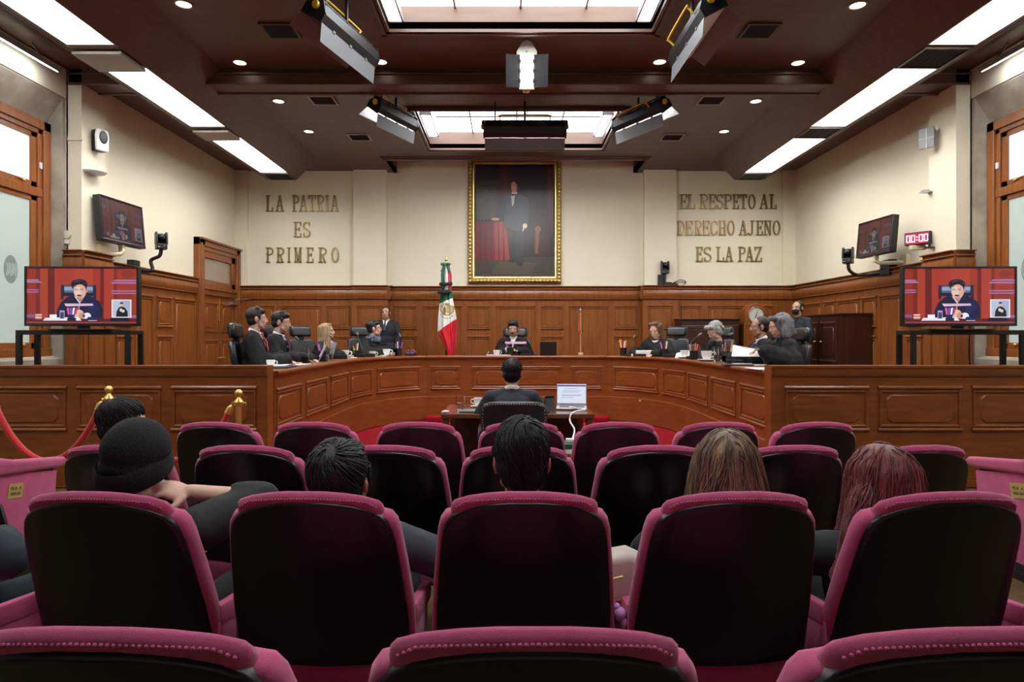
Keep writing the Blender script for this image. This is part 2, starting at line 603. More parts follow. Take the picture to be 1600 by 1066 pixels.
def stone_wall(sx, name):
    """window bay wall nearer the viewer; sx -1 left, +1 right"""
    xw = XL - .03 if sx < 0 else XR + .02
    m = MB()
    o = .55 * sx
    def bx(y0, y1, z0, z1):
        m.box(min(xw, xw + o), max(xw, xw + o), y0, y1, z0, z1)
    bx(-4, 5.0, 0, 5.2)
    bx(8.36, 8.43, 0, 5.2)
    bx(5.0, 8.36, 0, 1.20)
    bx(5.0, 8.36, 4.60, 5.2)
    xi = xw + .17 * sx
    # splayed jamb, lintel and sill
    m.add([(xw, 8.36, 1.2), (xi, 8.29, 1.27), (xi, 8.29, 4.23), (xw, 8.36, 4.6)], [(0, 1, 2, 3)])
    m.add([(xw, 5.0, 4.6), (xw, 8.36, 4.6), (xi, 8.29, 4.23), (xi, 5.0, 4.23)], [(0, 1, 2, 3)])
    m.add([(xw, 5.0, 1.2), (xw, 8.36, 1.2), (xi, 8.29, 1.27), (xi, 5.0, 1.27)], [(0, 1, 2, 3)])
    # joints between the stones
    for y, z0, z1 in ((8.39, 2.2, 2.215), (8.39, 3.2, 3.215), (8.39, 4.05, 4.06)):
        m.box(min(xw, xw - .004 * sx), max(xw, xw - .004 * sx), 8.36, 8.42, z0, z1)
    return struct(name, m, 'stone', smooth=0)
stone_wall(-1, 'trim_2'); stone_wall(1, 'trim_3')
for sx, n in ((-1, 'trim_4'), (1, 'trim_5')):       # plain band above the stone lintels
    xw = XL - .03 if sx < 0 else XR + .02
    m = MB(); m.box(min(xw, xw - .012 * sx), max(xw, xw - .012 * sx), -4, 8.42, 4.62, 5.0)
    struct(n, m, 'plaster', smooth=0)

def window(sx, n):
    xw = (XL - .03 if sx < 0 else XR + .02) + .17 * sx
    root = bpy.data.objects.new('window_%d' % n, None); COL.objects.link(root)
    root.location = (xw, 6.65, 1.27); root['kind'] = 'structure'
    def bx(mb, y0, y1, z0, z1, d0, d1):
        xs = sorted((-sx * d0, -sx * d1))
        mb.box(xs[0], xs[1], y0 - 6.65, y1 - 6.65, z0 - 1.27, z1 - 1.27)
    f = MB()
    bx(f, 8.17, 8.29, 1.25, 4.24, -.02, .07); bx(f, 5.0, 5.12, 1.25, 4.24, -.02, .07)
    bx(f, 5.0, 8.29, 4.12, 4.24, -.02, .07); bx(f, 5.0, 8.30, 1.22, 1.34, -.02, .08)
    bx(f, 8.10, 8.17, 1.33, 4.12, -.02, .045)
    bx(f, 5.0, 8.17, 3.26, 3.37, -.02, .055); bx(f, 5.0, 8.17, 4.06, 4.12, -.02, .045)
    f.build('window_frame', 'wood_window', root, smooth=0, bevel=.008)
    for (z0, z1, nm) in ((3.37, 4.06, 'top'), (1.34, 3.26, 'low')):
        s = MB()
        bx(s, 8.0, 8.10, z0, z1, -.01, .025); bx(s, 5.2, 5.3, z0, z1, -.01, .025)
        bx(s, 5.2, 8.10, z0, z0 + .075, -.01, .025); bx(s, 5.2, 8.10, z1 - .06, z1, -.01, .025)
        sash = s.build('sash', 'wood_window', root, smooth=0, bevel=.006)
        p = MB(); bx(p, 5.28, 8.01, z0 + .07, z1 - .05, .0, .006)
        p.build('pane', 'pane_glare' if nm == 'top' else 'frosted', sash, smooth=0)
        h = MB()
        h.cap((-sx * .03, 7.86 - 6.65, z0 + .05 - 1.27), .010, (-sx * .05, 7.78 - 6.65, z0 + .06 - 1.27), .008)
        h.ell((-sx * .03, 7.88 - 6.65, z0 + .05 - 1.27), (.02, .03, .018))
        h.build('window_catch', 'brass', sash)
    # etched oval emblem on the frosted pane
    e = MB()
    e.add([(-sx * .008, 7.70 - 6.65 + .108 * cos(2 * pi * i / 40), 2.30 - 1.27 + .17 * sin(2 * pi * i / 40)) for i in range(40)], [tuple(range(40))])
    e.build('etched_emblem', 'frosted_mark', root, smooth=0)
    e = MB()
    for k in range(7):
        y0 = 7.63 + .023 * k
        e.tube([(-sx * .010, y0 - 6.65, 2.22 - 1.27 + .012 * (k % 3)), (-sx * .010, y0 + .02 - 6.65, 2.32 - 1.27), (-sx * .010, y0 - .005 - 6.65, 2.38 - 1.27 - .015 * (k % 2))], .004, 5)
    e.build('emblem_tracery', 'frosted', root)
    lk = MB(); bx(lk, 8.11, 8.15, 3.62, 3.70, .045, .065)
    lk.build('window_lock', 'white', root, smooth=0, bevel=.004)
    return root
window(-1, 1); window(1, 2)

# ceiling with two skylight openings, an added third over the audience, and a raised slot along the back wall
m = MB()
def slab(x0, x1, y0, y1, z0=ZC, z1=ZC + .08):
    m.box(x0, x1, y0, y1, z0, z1)
xa, xb = XL - .35, XR + .35
slab(xa, xb, -4.2, .9); slab(xa, xb, 2.6, 5.3)
slab(xa, AX - 1.5, .9, 2.6); slab(AX + 1.5, xb, .9, 2.6)
slab(xa, AX - 1.5, 5.3, 7.32); slab(AX + 1.5, xb, 5.3, 7.32)
slab(xa, xb, 7.32, 9.92)
slab(xa, AX - 1.605, 9.92, 11.95); slab(AX + 1.605, xb, 9.92, 11.95)
slab(xa, xb, 11.95, 12.62)
slab(xa, AX - 2.54, 12.62, 13.95); slab(AX + 2.54, xb, 12.62, 13.95)
# slot
slab(AX - 2.6, AX + 2.6, 12.5, 13.95, 5.7, 5.78)
slab(AX - 2.6, AX + 2.6, 12.56, 12.62, ZC, 5.7)
slab(AX - 2.6, AX - 2.54, 12.56, 13.76, ZC, 5.7); slab(AX + 2.54, AX + 2.6, 12.56, 13.76, ZC, 5.7)
struct('ceiling', m, 'wood_ceiling', smooth=0)

def skylight(n, hw, y0, y1, zt):
    w = MB()
    w.box(AX - hw - .05, AX + hw + .05, y1, y1 + .05, ZC, zt); w.box(AX - hw - .05, AX + hw + .05, y0 - .05, y0, ZC, zt)
    w.box(AX - hw - .05, AX - hw, y0, y1, ZC, zt); w.box(AX + hw, AX + hw + .05, y0, y1, ZC, zt)
    # stepped moulding round the opening
    for o, d, t in ((.0, .035, .035), (.045, .05, .045), (.10, .03, .03)):
        a, b, c, e = AX - hw - o - t, AX + hw + o + t, y0 - o - t, y1 + o + t
        w.box(a, b, e - t, e, ZC - d, ZC + .01); w.box(a, b, c, c + t, ZC - d, ZC + .01)
        w.box(a, a + t, c, e, ZC - d, ZC + .01); w.box(b - t, b, c, e, ZC - d, ZC + .01)
    r = struct('window_%d' % n, w, 'wood_ceiling', smooth=0)
    g = MB(); g.box(AX - hw, AX + hw, y0, y1, zt - .01, zt)
    g.build('pane', 'sky_emit', r, smooth=0)
    b = MB()
    for k in (1, 2, 3):
        x = AX - hw + 2 * hw * k / 4
        b.box(x - .012, x + .012, y0, y1, zt - .035, zt - .012)
    b.box(AX - hw, AX + hw, (y0 + y1) / 2 - .012, (y0 + y1) / 2 + .012, zt - .035, zt - .012)
    b.build('glazing_bars', 'steel', r, smooth=0)
    return r
skylight(3, 1.5, 5.3, 7.32, 5.28)
skylight(4, 1.605, 9.92, 11.95, 5.32)
skylight(5, 1.5, .9, 2.6, 5.28)  # unseen skylight added above the audience to brighten the foreground

m = MB()                                             # edge board in front of the slot
m.box(AX - 2.62, AX + 2.62, 12.54, 12.62, 4.955, 5.02)
m.box(AX - 2.66, AX + 2.66, 12.50, 12.56, 4.985, 5.02)
struct('trim_6', m, 'wood_ceiling', smooth=0, bevel=.008)
m = MB()                                             # cross beam
m.box(XL, XR, 8.42, 8.78, 4.82, ZC + .02)
m.box(XL, XR, 8.39, 8.81, 4.935, 4.955)
m.box(XL, XR, 8.40, 8.44, 4.80, 4.83); m.box(XL, XR, 8.75, 8.80, 4.80, 4.83)
struct('beam', m, 'wood_ceiling', smooth=0, bevel=.006)

for sx, n in ((-1, 'trim_7'), (1, 'trim_8')):        # dropped light soffits along both sides
    m = MB()
    pr = [(3.90, ZC + .01), (4.32, 4.60), (4.90, 4.60), (4.90, ZC + .01)]
    pt = [(3.90, ZC + .01), (4.32, 4.60), (4.335, 4.60), (4.335, 4.77), (4.845, 4.77), (4.845, 4.60), (4.90, 4.60), (4.90, ZC + .01)]
    ys = [-4., 2.1, 4.16, 4.76, 6.82, 7.42, 9.48, 10.03, 12.12, 12.66]
    for k in range(9):
        m.prism(pt if k % 2 else pr, lambda u, v, d: (AX + sx * u, d, v), ys[k], ys[k + 1])
    m.prism([(4.895, 4.595), (4.915, 4.595), (4.915, 4.635), (4.895, 4.635)], lambda u, v, d: (AX + sx * u, d, v), -4, 12.66)
    struct(n, m, 'wood_ceiling', smooth=0)

# wainscot
def wains(name, path, panels, s0=0., s1=None, zb=ZD, top=2.565, b=.045):
    mb = MB()
    sweep(mb, path, [(0, zb), (b, zb), (b, top - .265), (0, top - .265)], s0, s1)
    sweep(mb, path, [(0, zb), (b + .02, zb), (b + .02, zb + .16), (b + .008, zb + .18), (0, zb + .18)], s0, s1)
    sweep(mb, path, [(0, top - .29), (b + .03, top - .29), (b + .045, top - .275), (b + .03, top - .262), (0, top - .262)], s0, s1)
    sweep(mb, path, [(0, top - .262), (b + .035, top - .262), (b + .06, top - .20), (b + .052, top - .12), (b + .03, top - .075), (0, top - .075)], s0, s1)
    sweep(mb, path, [(0, top - .075), (b + .065, top - .075), (b + .065, top - .058), (b + .03, top - .05), (b + .04, top - .02), (b + .085, top - .012), (b + .085, top), (0, top)], s0, s1)
    off = Path([tuple(path.at(0)[0] + path.at(0)[1] * b), tuple(path.at(path.len)[0] + path.at(path.len)[1] * b)])
    for a, c, z0, z1 in panels:
        panel(mb, off, a, c, z0, z1, h=.03, w=.04)
    return struct(name, mb, 'wood')

def pxs(path, x, d):              # distance along an x-aligned path for a photo column
    return (x - 795) / 1000 * d - path.p[0].x
UP, LO, TALL = (1.64, 2.16), (.62, 1.51), (.62, 2.16)
def rows(path, d, spec):
    out = []
    for a, b, kind in spec:
        s0, s1 = pxs(path, a, d), pxs(path, b, d)
        if kind == 'n':
            out += [(s0, s1, *UP), (s0, s1, *LO)]
        else:
            out.append((s0, s1, *TALL))
    return out
P = Path([(XL, 13.6), (-3.28, 13.6)])
wains('trim_9', P, rows(P, 13.55, [(396, 430, 'n'), (439, 502, 't'), (511, 546, 'n')]))
P = Path([(-3.30, 13.5), (-2.54, 13.5)])
wains('trim_10', P, rows(P, 13.45, [(558.6, 597, 'n')]))
P = Path([(-2.6, 13.75), (2.87, 13.75)])
wains('trim_11', P, rows(P, 13.7, [(617, 651, 'n'), (661, 721, 't'), (731, 765, 'n'), (775, 836, 't'), (846, 880, 'n'), (890, 950, 't'), (960, 994, 'n')]))
P = Path([(2.815, 13.5), (3.56, 13.5)])
wains('trim_12', P, rows(P, 13.45, [(1013, 1050, 'n')]))
P = Path([(3.54, 13.6), (XR, 13.6)])
wains('trim_13', P, rows(P, 13.55, [(1064, 1097, 'n'), (1107, 1170, 't'), (1180, 1207, 'n')]))
def sided(x, P):                  # photo column on a side wall -> y
    return abs(P.p[0].x) / abs(x - 795) * 1000
def srows(P, spec):
    out = []
    for a, b, kind in spec:
        s = sorted(abs(sided(q, P) - P.p[0].y) for q in (a, b))
        out += [(s[0], s[1], *TALL)] if kind == 't' else [(s[0], s[1], *UP), (s[0], s[1], *LO)]
    return out
P = Path([(XL, 8.93), (XL, 11.74)])
wains('trim_14', P, srows(P, [(176, 200, 'n'), (206, 234, 't'), (241, 263, 'n'), (268, 301, 't')]))
P = Path([(XR, 13.6), (XR, 8.96)])
wains('trim_15', P, srows(P, [(1256, 1287, 'n'), (1291, 1309, 'n'), (1313, 1347, 't'), (1352, 1374, 'n'), (1380, 1416, 't'), (1422, 1446, 'n')]))
P = Path([(-5.62, 8.34), (-5.62, 8.95)])
wains('trim_16', P, [(.14, .5, *TALL)], top=2.62)
P = Path([(5.885, 8.98), (5.885, 8.34)])
wains('trim_17', P, [(.12, .48, *TALL)], top=2.62)
wains('trim_21', Path([(-2.585, 13.47), (-2.585, 13.72)]), [])
wains('trim_22', Path([(2.86, 13.72), (2.86, 13.47)]), [])
for n, x0, x1 in (('trim_18', XL, -5.55), ('trim_19', 5.82, XR)):       # the ends of the pier panelling that face the hall
    P = Path([(x0, 8.42), (x1, 8.42)])
    wains(n, P, [], top=2.62)
for n, x, y0, y1 in (('trim_20', -5.60, 8.46, 8.56),):
    m = MB(); m.box(XL, -5.605, 8.405, 8.43, 4.07, 4.115)
    struct(n, m, 'plaster', smooth=0)

# double door with transom on the left wall
def door():
    root = bpy.data.objects.new('door_1', None); COL.objects.link(root)
    root.location = (XL, 12.7, ZD); root['kind'] = 'structure'
    P = Path([(0, -.93), (0, .88)])          # local plan line; n faces the room
    f = MB()
    zt = 3.33 - ZD
    def fr(s0, s1, z0, z1, n=.12, mb=f):
        bar(mb, P, s0, s1, 0, n, z0, z1)
    fr(0, .20, 0, zt); fr(1.62, 1.81, 0, zt)
    fr(0, 1.81, zt - .14, zt); fr(0.06, 1.75, zt - .22, zt - .13, .095); fr(-.03, 1.84, zt - .04, zt, .16)
    fr(.2, 1.62, 1.93, 2.12, .10); fr(.2, 1.62, 2.03, 2.06, .125)
    fr(.03, .09, 0, zt - .1, .14); fr(1.70, 1.76, 0, zt - .1, .14)
    f.build('door_frame', 'wood', root, bevel=.006)
    t = MB()
    fr(.2, .28, 2.12, zt - .2, .075, t); fr(1.46, 1.62, 2.12, zt - .2, .075, t)
    fr(.2, 1.62, 2.12, 2.22, .075, t); fr(.2, 1.62, zt - .34, zt - .2, .075, t)
    ts = t.build('transom_frame', 'wood', root, bevel=.005)
    g = MB(); bar(g, P, .27, 1.48, .02, .035, 2.2, zt - .32)
    g.build('transom_pane', 'transom_glass', ts, smooth=0)
    for k, (a, b) in enumerate(((.2, .905), (.915, 1.62))):
        d = MB()
        bar(d, P, a, b, .02, .065, .01, 1.93)
        Q = Path([(.065, -.93), (.065, .88)])
        panel(d, Q, a + .09, b - .09, 1.22, 1.80, h=.02, w=.035)
        panel(d, Q, a + .09, b - .09, .24, 1.08, h=.02, w=.035)
        leaf = d.build('door_leaf', 'wood', root)
        h = MB()
        s = b - .05 if k == 0 else a + .05
        p = P.pt(s, .065, .72)
        h.lathe([(.022, 0), (.022, .008), (.008, .01), (.008, .045)], n=12, M=Matrix.Translation(p) @ Matrix.Rotation(pi / 2, 4, 'Y'))
        q = p + V((.05, -.1 if k == 0 else .1, 0))
        h.cap(p + V((.05, 0, 0)), .009, q, .008)
        h.build('door_handle', 'brass', leaf)
    b_ = MB()
    bar(b_, P, .88, .90, .065, .085, 1.45, 1.90)
    b_.build('bolt', 'brass', root)
    c = MB()
    bar(c, P, 1.35, 1.62, .07, .13, 1.80, 1.86)
    c.tube([P.pt(1.45, .13, 1.9), P.pt(1.75, .30, 1.93), P.pt(1.95, .18, 1.93)], .012, 6)
    c.build('door_closer', 'silver', root)
    return root
door()
m = MB(); m.box(XL + .045, XL + .10, 11.80, 11.92, 1.16, 1.28)
tag(m.build('exit_button', 'wood_dark', None, bevel=.005, origin=(XL + .07, 11.86, 1.16)), 'small brown push button box on the panelling beside the double door', 'button')
# ------------------------------------------------------------------ judges' bench
ZT = 1.144
def bench_section(name, label, path, panels, ext=(0, 0)):
    root = thing(name, label, 'bench', (0, 0, 0))
    b = MB()
    sweep(b, path, [(-.06, .012), (0, .012), (0, ZT - .05), (-.06, ZT - .05)])
    bo = b.build('front', 'wood_bench', root)
    pl = MB()
    sweep(pl, path, [(0, .012), (.016, .012), (.016, .422), (.006, .43), (0, .43)])
    pl.build('plinth', 'wood_bench', root)
    t = MB()
    sweep(t, path, [(-.45, ZT - .04), (.03, ZT - .045), (.045, ZT - .03), (.045, ZT - .01), (.035, ZT), (-.45, ZT)])
    t.build('desktop', 'wood_bench', root)
    for s0, s1 in panels:
        p = MB(); panel(p, path, s0, s1, .545, .965, h=.022, w=.034)
        p.build('panel', 'wood_bench', root)
    return root
def near(path, x):                # arc length where the path shows at photo column x
    best = None
    for i in range(801):
        s = path.len * i / 800
        p, _ = path.at(s)
        e = abs(795 + 1000 * p.x / p.y - x)
        if best is None or e < best[0]:
            best = (e, s)
    return best[1]
LP = [(427.5, 470), (477.5, 510.5), (516.5, 543), (547.5, 580.5)]
lp = [(near(LC, a), near(LC, b)) for a, b in LP]
lp = [(max(.05, a), b) for a, b in lp] + [(near(LC, 589), near(LC, 655))]
bench_section('bench_section', 'long curved left arm of the judges bench with five carved wooden panels', LC, lp)
bench_section('bench_section', 'long curved right arm of the judges bench with five carved wooden panels', RC,
              [(RC.len - b, RC.len - a) for a, b in lp])
bench_section('bench_section', 'straight middle section of the judges bench between the two curved arms', CC,
              [(pxs(CC, a, 11.38), pxs(CC, b, 11.38)) for a, b in ((674, 718), (738, 876), (893, 939))])

def wing(label, path, panels):
    root = thing('bench_wing', label, 'bench', (0, 0, 0))
    b = MB(); bar(b, path, 0, path.len, -.08, 0, .01, 1.15)
    b.build('front', 'wood_bench', root)
    t = MB()
    sweep(t, path, [(-.13, 1.10), (.015, 1.10), (.022, 1.115), (.022, 1.178), (.034, 1.184), (.034, 1.204), (-.15, 1.204), (-.15, 1.17), (-.13, 1.16)])
    t.build('rail', 'wood_bench', root)
    xe = path.p[1].x if path.p[0].x < 0 else path.p[0].x
    c = MB(); c.box(xe - .10 if xe < 0 else xe - .004, xe + .004 if xe < 0 else xe + .10, 6.282, 6.44, .01, 1.19)
    c.build('corner_post', 'wood_bench', root, smooth=0, bevel=.004)
    k = MB(); bar(k, path, 0, path.len, 0, .014, .01, .075)
    k.build('plinth', 'wood_bench', root)
    for a, c in panels:
        p = MB(); panel(p, path, a, c, .557, 1.006, h=.024, w=.036)
        p.build('panel', 'wood_bench', root)
    return root
d = 6.29
wing('straight left wing of the bench behind the red rope', LW,
     [(pxs(LW, a, d), pxs(LW, b, d)) for a, b in ((-30, 103.5), (123, 251), (270, 399.5))])
wing('straight right wing of the bench below the right television stand', RW,
     [(pxs(RW, a, d), pxs(RW, b, d)) for a, b in ((1227, 1355), (1373.5, 1500.5), (1519.5, 1620))])
# ------------------------------------------------------------------ ceiling fittings
SIDE = {-1: 'left', 1: 'right'}
POS3 = {0: 'nearest of the three in view', 1: 'middle of the three in view', 2: 'farthest, next to the back wall', 3: 'above the audience rows', 4: 'above the viewer'}
for sx in (-1, 1):
    for i, (y0, y1) in enumerate(((4.76, 6.82), (7.42, 9.48), (10.03, 12.12), (2.1, 4.16))):
        root = thing('ceiling_light', 'white light panel in the %s soffit, %s' % (SIDE[sx], POS3[i]), 'ceiling light',
                     (AX + sx * 4.59, (y0 + y1) / 2, 4.60), 0, 'long soffit light panels')
        h = (y1 - y0) / 2
        f = MB()
        f.box(-.255, -.247, -h, h, .0, .160); f.box(.247, .255, -h, h, .0, .160)
        f.box(-.247, .247, -h, -h + .008, .0, .160); f.box(-.247, .247, h - .008, h, .0, .160)
        f.build('reflector', 'white', root, smooth=0)
        g = MB(); g.box(-.247, .247, -h + .008, h - .008, .150, .158)
        g.build('diffuser', 'panel_emit', root, smooth=0)
for sx in (-1,):
    for i, (y0, y1) in enumerate(((6.94, 7.42), (9.60, 10.03))):
        f = MB(); f.box(-.29, .25, -(y1 - y0) / 2, (y1 - y0) / 2, -.045, -.012)
        f.box(-.2, .2, -.1, .1, -.013, -.001)
        o = f.build('cover_plate', 'plate_grey', None, smooth=0, bevel=.004)
        o.location = (AX + sx * 4.59, (y0 + y1) / 2, 4.60)
        tag(o, 'plain grey cover plate between the %s left soffit light panels' % ('nearest two' if i == 0 else 'farthest two'), 'cover plate', 'soffit cover plates')
def grille(name, label, c, w, l, nsl, grp, along='x', fr='wood_dark', sl='black'):
    root = thing(name, label, 'vent', c, 0, grp)
    f = MB()
    f.box(-w / 2, -w / 2 + .03, -l / 2, l / 2, -.018, -.001); f.box(w / 2 - .03, w / 2, -l / 2, l / 2, -.018, -.001)
    f.box(-w / 2 + .03, w / 2 - .03, -l / 2, -l / 2 + .03, -.018, -.001); f.box(-w / 2 + .03, w / 2 - .03, l / 2 - .03, l / 2, -.018, -.001)
    f.build('frame', fr, root, smooth=0)
    b = MB(); b.box(-w / 2 + .03, w / 2 - .03, -l / 2 + .03, l / 2 - .03, -.005, -.001)
    b.build('backing', 'black_matte', root, smooth=0)
    s = MB()
    for k in range(nsl):
        if along == 'x':
            y = -l / 2 + .03 + (l - .06) * (k + .5) / nsl
            s.add([(-w / 2 + .03, y - .006, -.006), (w / 2 - .03, y - .006, -.006), (w / 2 - .03, y + .004, -.016), (-w / 2 + .03, y + .004, -.016)], [(0, 1, 2, 3)])
        else:
            x = -w / 2 + .03 + (w - .06) * (k + .5) / nsl
            s.add([(x - .006, -l / 2 + .03, -.006), (x - .006, l / 2 - .03, -.006), (x + .004, l / 2 - .03, -.016), (x + .004, -l / 2 + .03, -.016)], [(0, 1, 2, 3)])
    s.build('slats', sl, root, smooth=0)
    return root
for y0, y1, q in ((6.86, 7.40, 'between the nearest two right soffit light panels'), (9.50, 10.01, 'between the farthest two right soffit light panels'), (12.14, 12.64, 'at the far end of the right soffit')):
    grille('soffit_vent', 'dark air grille ' + q, (AX + 4.59, (y0 + y1) / 2, 4.60), .52, y1 - y0, 10, 'soffit air grilles', 'y')
grille('soffit_vent', 'dark air grille at the far end of the left soffit', (AX - 4.59, 12.39, 4.60), .52, .50, 10, 'soffit air grilles', 'y')
vg = [(-2.62, 7.35, 'left, nearest to the viewer', 'wood_dark'), (-2.76, 9.51, 'left, just beyond the cross beam', 'plate_grey'), (-2.63, 11.28, 'left, beside the far skylight', 'plate_grey'),
      (2.88, 7.35, 'right, nearest to the viewer', 'wood_dark'), (3.01, 9.51, 'right, just beyond the cross beam', 'plate_grey'), (2.88, 11.28, 'right, beside the far skylight', 'plate_grey')]
for x, y, q, fm in vg:
    grille('ceiling_vent', 'small ceiling air vent on the ' + q, (x, y, ZC), .38, .36, 12, 'ceiling air vents', 'x', fm)
dl = [(-3.44, 6.77, 'left side, nearest to the viewer'), (-3.45, 8.21, 'left side, in front of the cross beam'), (-3.44, 9.56, 'left side, behind the cross beam'), (-3.43, 10.97, 'left side, nearest the back wall'),
      (3.70, 6.79, 'right side, nearest to the viewer'), (3.715, 8.22, 'right side, in front of the cross beam'), (3.69, 9.56, 'right side, behind the cross beam'), (3.69, 10.97, 'right side, nearest the back wall'),
      (-1.64, 8.19, 'beside the left stage light'), (1.93, 8.19, 'beside the right stage light')]
for x, y, q in dl:
    root = thing('downlight', 'round recessed ceiling downlight, ' + q, 'downlight', (x, y, ZC), 0, 'round ceiling downlights')
    f = MB(); f.lathe([(.074, -.002), (.078, -.012), (.096, -.012), (.100, -.001)], n=28, caps=False)
    f.build('ring', 'bronze', root)
    g = MB(); g.lathe([(.001, -.004), (.075, -.004)], n=28, caps=False)
    g.build('bulb', 'down_emit', root, smooth=0)
for i, (xa_, xb_, y0, y1) in enumerate(((-1.355, -1.18, 5.3, 7.18), (1.42, 1.595, 5.3, 7.18), (-1.42, -1.235, 10.15, 11.28), (1.49, 1.665, 10.15, 11.28))):
    root = thing('strip_light', 'white strip light along the %s edge of the %s skylight' % ('left' if xa_ < 0 else 'right', 'near' if i < 2 else 'far'), 'strip light',
                 ((xa_ + xb_) / 2, (y0 + y1) / 2, 5.03), 0, 'skylight strip lights')
    w, l = (xb_ - xa_) / 2, (y1 - y0) / 2
    f = MB(); f.box(-w, w, -l, l, .0, .05); f.box(-w, -w + .018, -l, l, -.02, 0); f.box(w - .018, w, -l, l, -.02, 0); f.box(-w, w, l - .03, l, -.02, 0); f.box(-w, w, -l, -l + .03, -.02, 0)
    f.box(-.02, .02, -l + .1, -l + .13, .05, .26); f.box(-.02, .02, l - .13, l - .1, .05, .26)
    f.build('housing', 'steel', root, smooth=0)
    g = MB(); g.box(-w + .02, w - .02, -l + .03, l - .03, -.012, -.002)
    g.build('diffuser', 'tube_emit', root, smooth=0)
for sx in (-1, 1):
    root = thing('window_lamp', 'tilted white strip lamp above the %s window' % SIDE[sx], 'strip light', ((-5.60 if sx < 0 else 5.87), 6.85, 4.78), 0, 'strip lamps above the windows')
    M = Matrix.Rotation(sx * R(-28), 4, 'Y')
    f = MB(); f.box(-.11, .11, -1.0, 1.0, 0, .06, M)
    f.tube([M @ V((0, -.8, .06)), V((sx * .1, -.8, .22))], .012, 6); f.tube([M @ V((0, .8, .06)), V((sx * .1, .8, .22))], .012, 6)
    f.build('housing', 'grey_metal', root, smooth=0)
    g = MB(); g.box(-.095, .095, -.985, .985, -.01, -.001, M)
    g.build('diffuser', 'tube_emit', root, smooth=0)

# stage lights
def stage_light(label, loc, rot, L=.9, W=.26, body='black', door='grey_metal', handle='yellow', lit=False, doors=(70, 70), face='black_gloss', group='stage lights hung from the ceiling'):
    """box fixture: long axis local x, opening faces local -z, barn doors on both long sides"""
    root = thing('stage_light', label, 'stage light', loc, 0, group)
    root.rotation_mode = 'QUATERNION'
    q = rot.to_quaternion() if not isinstance(rot, tuple) else Euler(rot).to_quaternion()
    root.rotation_quaternion = q
    inv = q.to_matrix().to_4x4().inverted()
    w = W / 2; l = L / 2
    b = MB()
    b.prism([(-w, -.06), (w, -.06), (w, .02), (w * .55, .10), (-w * .55, .10), (-w, .02)], lambda u, v, d_: (d_, u, v), -l, l)
    for k in range(5):
        x = -l + L * (k + .5) / 5
        b.box(x - .05, x + .05, -w * .5, w * .5, .098, .108)
    b.build('housing', body, root, smooth=0, bevel=.006)
    for sx in (-1, 1):
        e = MB()
        e.prism([(-w * 1.05, -.07), (w * 1.05, -.07), (w * 1.05, .03), (.03, .13), (-.03, .13), (-w * 1.05, .03)], lambda u, v, d_: (d_, u, v), sx * l, sx * (l + .02))
        e.build('end_plate', body, root, smooth=0)
    for sx in (-1, 1):
        kn = MB()
        kn.lathe([(.035, 0), (.04, .015), (.03, .035)], n=16, M=Matrix.Translation((sx * (l + .02), 0, .05)) @ Matrix.Rotation(sx * pi / 2, 4, 'Y'))
        kn.build('knob', handle, root)
    if handle == 'yellow':
        h = MB()
        h.tube(smooth_pts([(-l * .62, w * .75, .08), (-l * .62, w * .9, .15), (-l * .56, w * .95, .17), (l * .56, w * .95, .17), (l * .62, w * .9, .15), (l * .62, w * .75, .08)], 5), .011, 8)
        h.build('handle', handle, root)
    r = MB(); r.box(-l + .02, l - .02, -w + .02, w - .02, -.068, -.0605)
    r.build('lamp_face', 'spot_emit' if lit else face, root, smooth=0)
    for sgn, a in ((-1, doors[0]), (1, doors[1])):
        d_ = MB()
        M = Matrix.Translation((0, sgn * w, -.062)) @ Matrix.Rotation(R(-sgn * a), 4, 'X')
        d_.box(-l, l, 0 if sgn > 0 else -.18, .18 if sgn > 0 else 0, -.003, .003, M)
        for k in (-.6, 0, .6):
            d_.box(k * l - .02, k * l + .02, sgn * .0 - .012, sgn * .0 + .012, -.012, .012, M)
        d_.build('barn_door', door, root, smooth=0)
    y = MB()
    up = inv.to_3x3() @ V((0, 0, 1))
    for sx in (-1, 1):
        a = V((sx * (l + .035), 0, .05))
        y.tube([a, a + up * .09], .014, 6)
    c0 = V((-(l + .035), 0, .05)) + up * .09; c1 = V((l + .035, 0, .05)) + up * .09
    y.tube([c0, c1], .012, 6)
    mid = (c0 + c1) / 2
    W3 = Matrix.Translation(loc) @ q.to_matrix().to_4x4()
    hang = 5.0 - (W3 @ mid).z
    y.tube([mid, mid + up * (hang)], .018, 8)
    e0 = c0.lerp(c1, .15); y.tube([e0, e0 + up * (5.0 - (W3 @ e0).z)], .012, 8)
    if body == 'offwhite':
        Wi = W3.inverted(); p0 = W3 @ V((-l - .02, 0, .02))
        y.tube([Wi @ (p0 + V((0, .02, -.06))), Wi @ V((p0.x, p0.y + .02, 5.0))], .028, 8)
        y.prism([(-.12, -.03), (.12, -.03), (.12, .02), (.05, .14), (-.05, .14), (-.12, .02)], lambda u, v, d_: Wi @ (p0 + V((u, d_, v))), -.01, .02)
    y.build('yoke', 'black' if body != 'offwhite' else body, root)
    return root
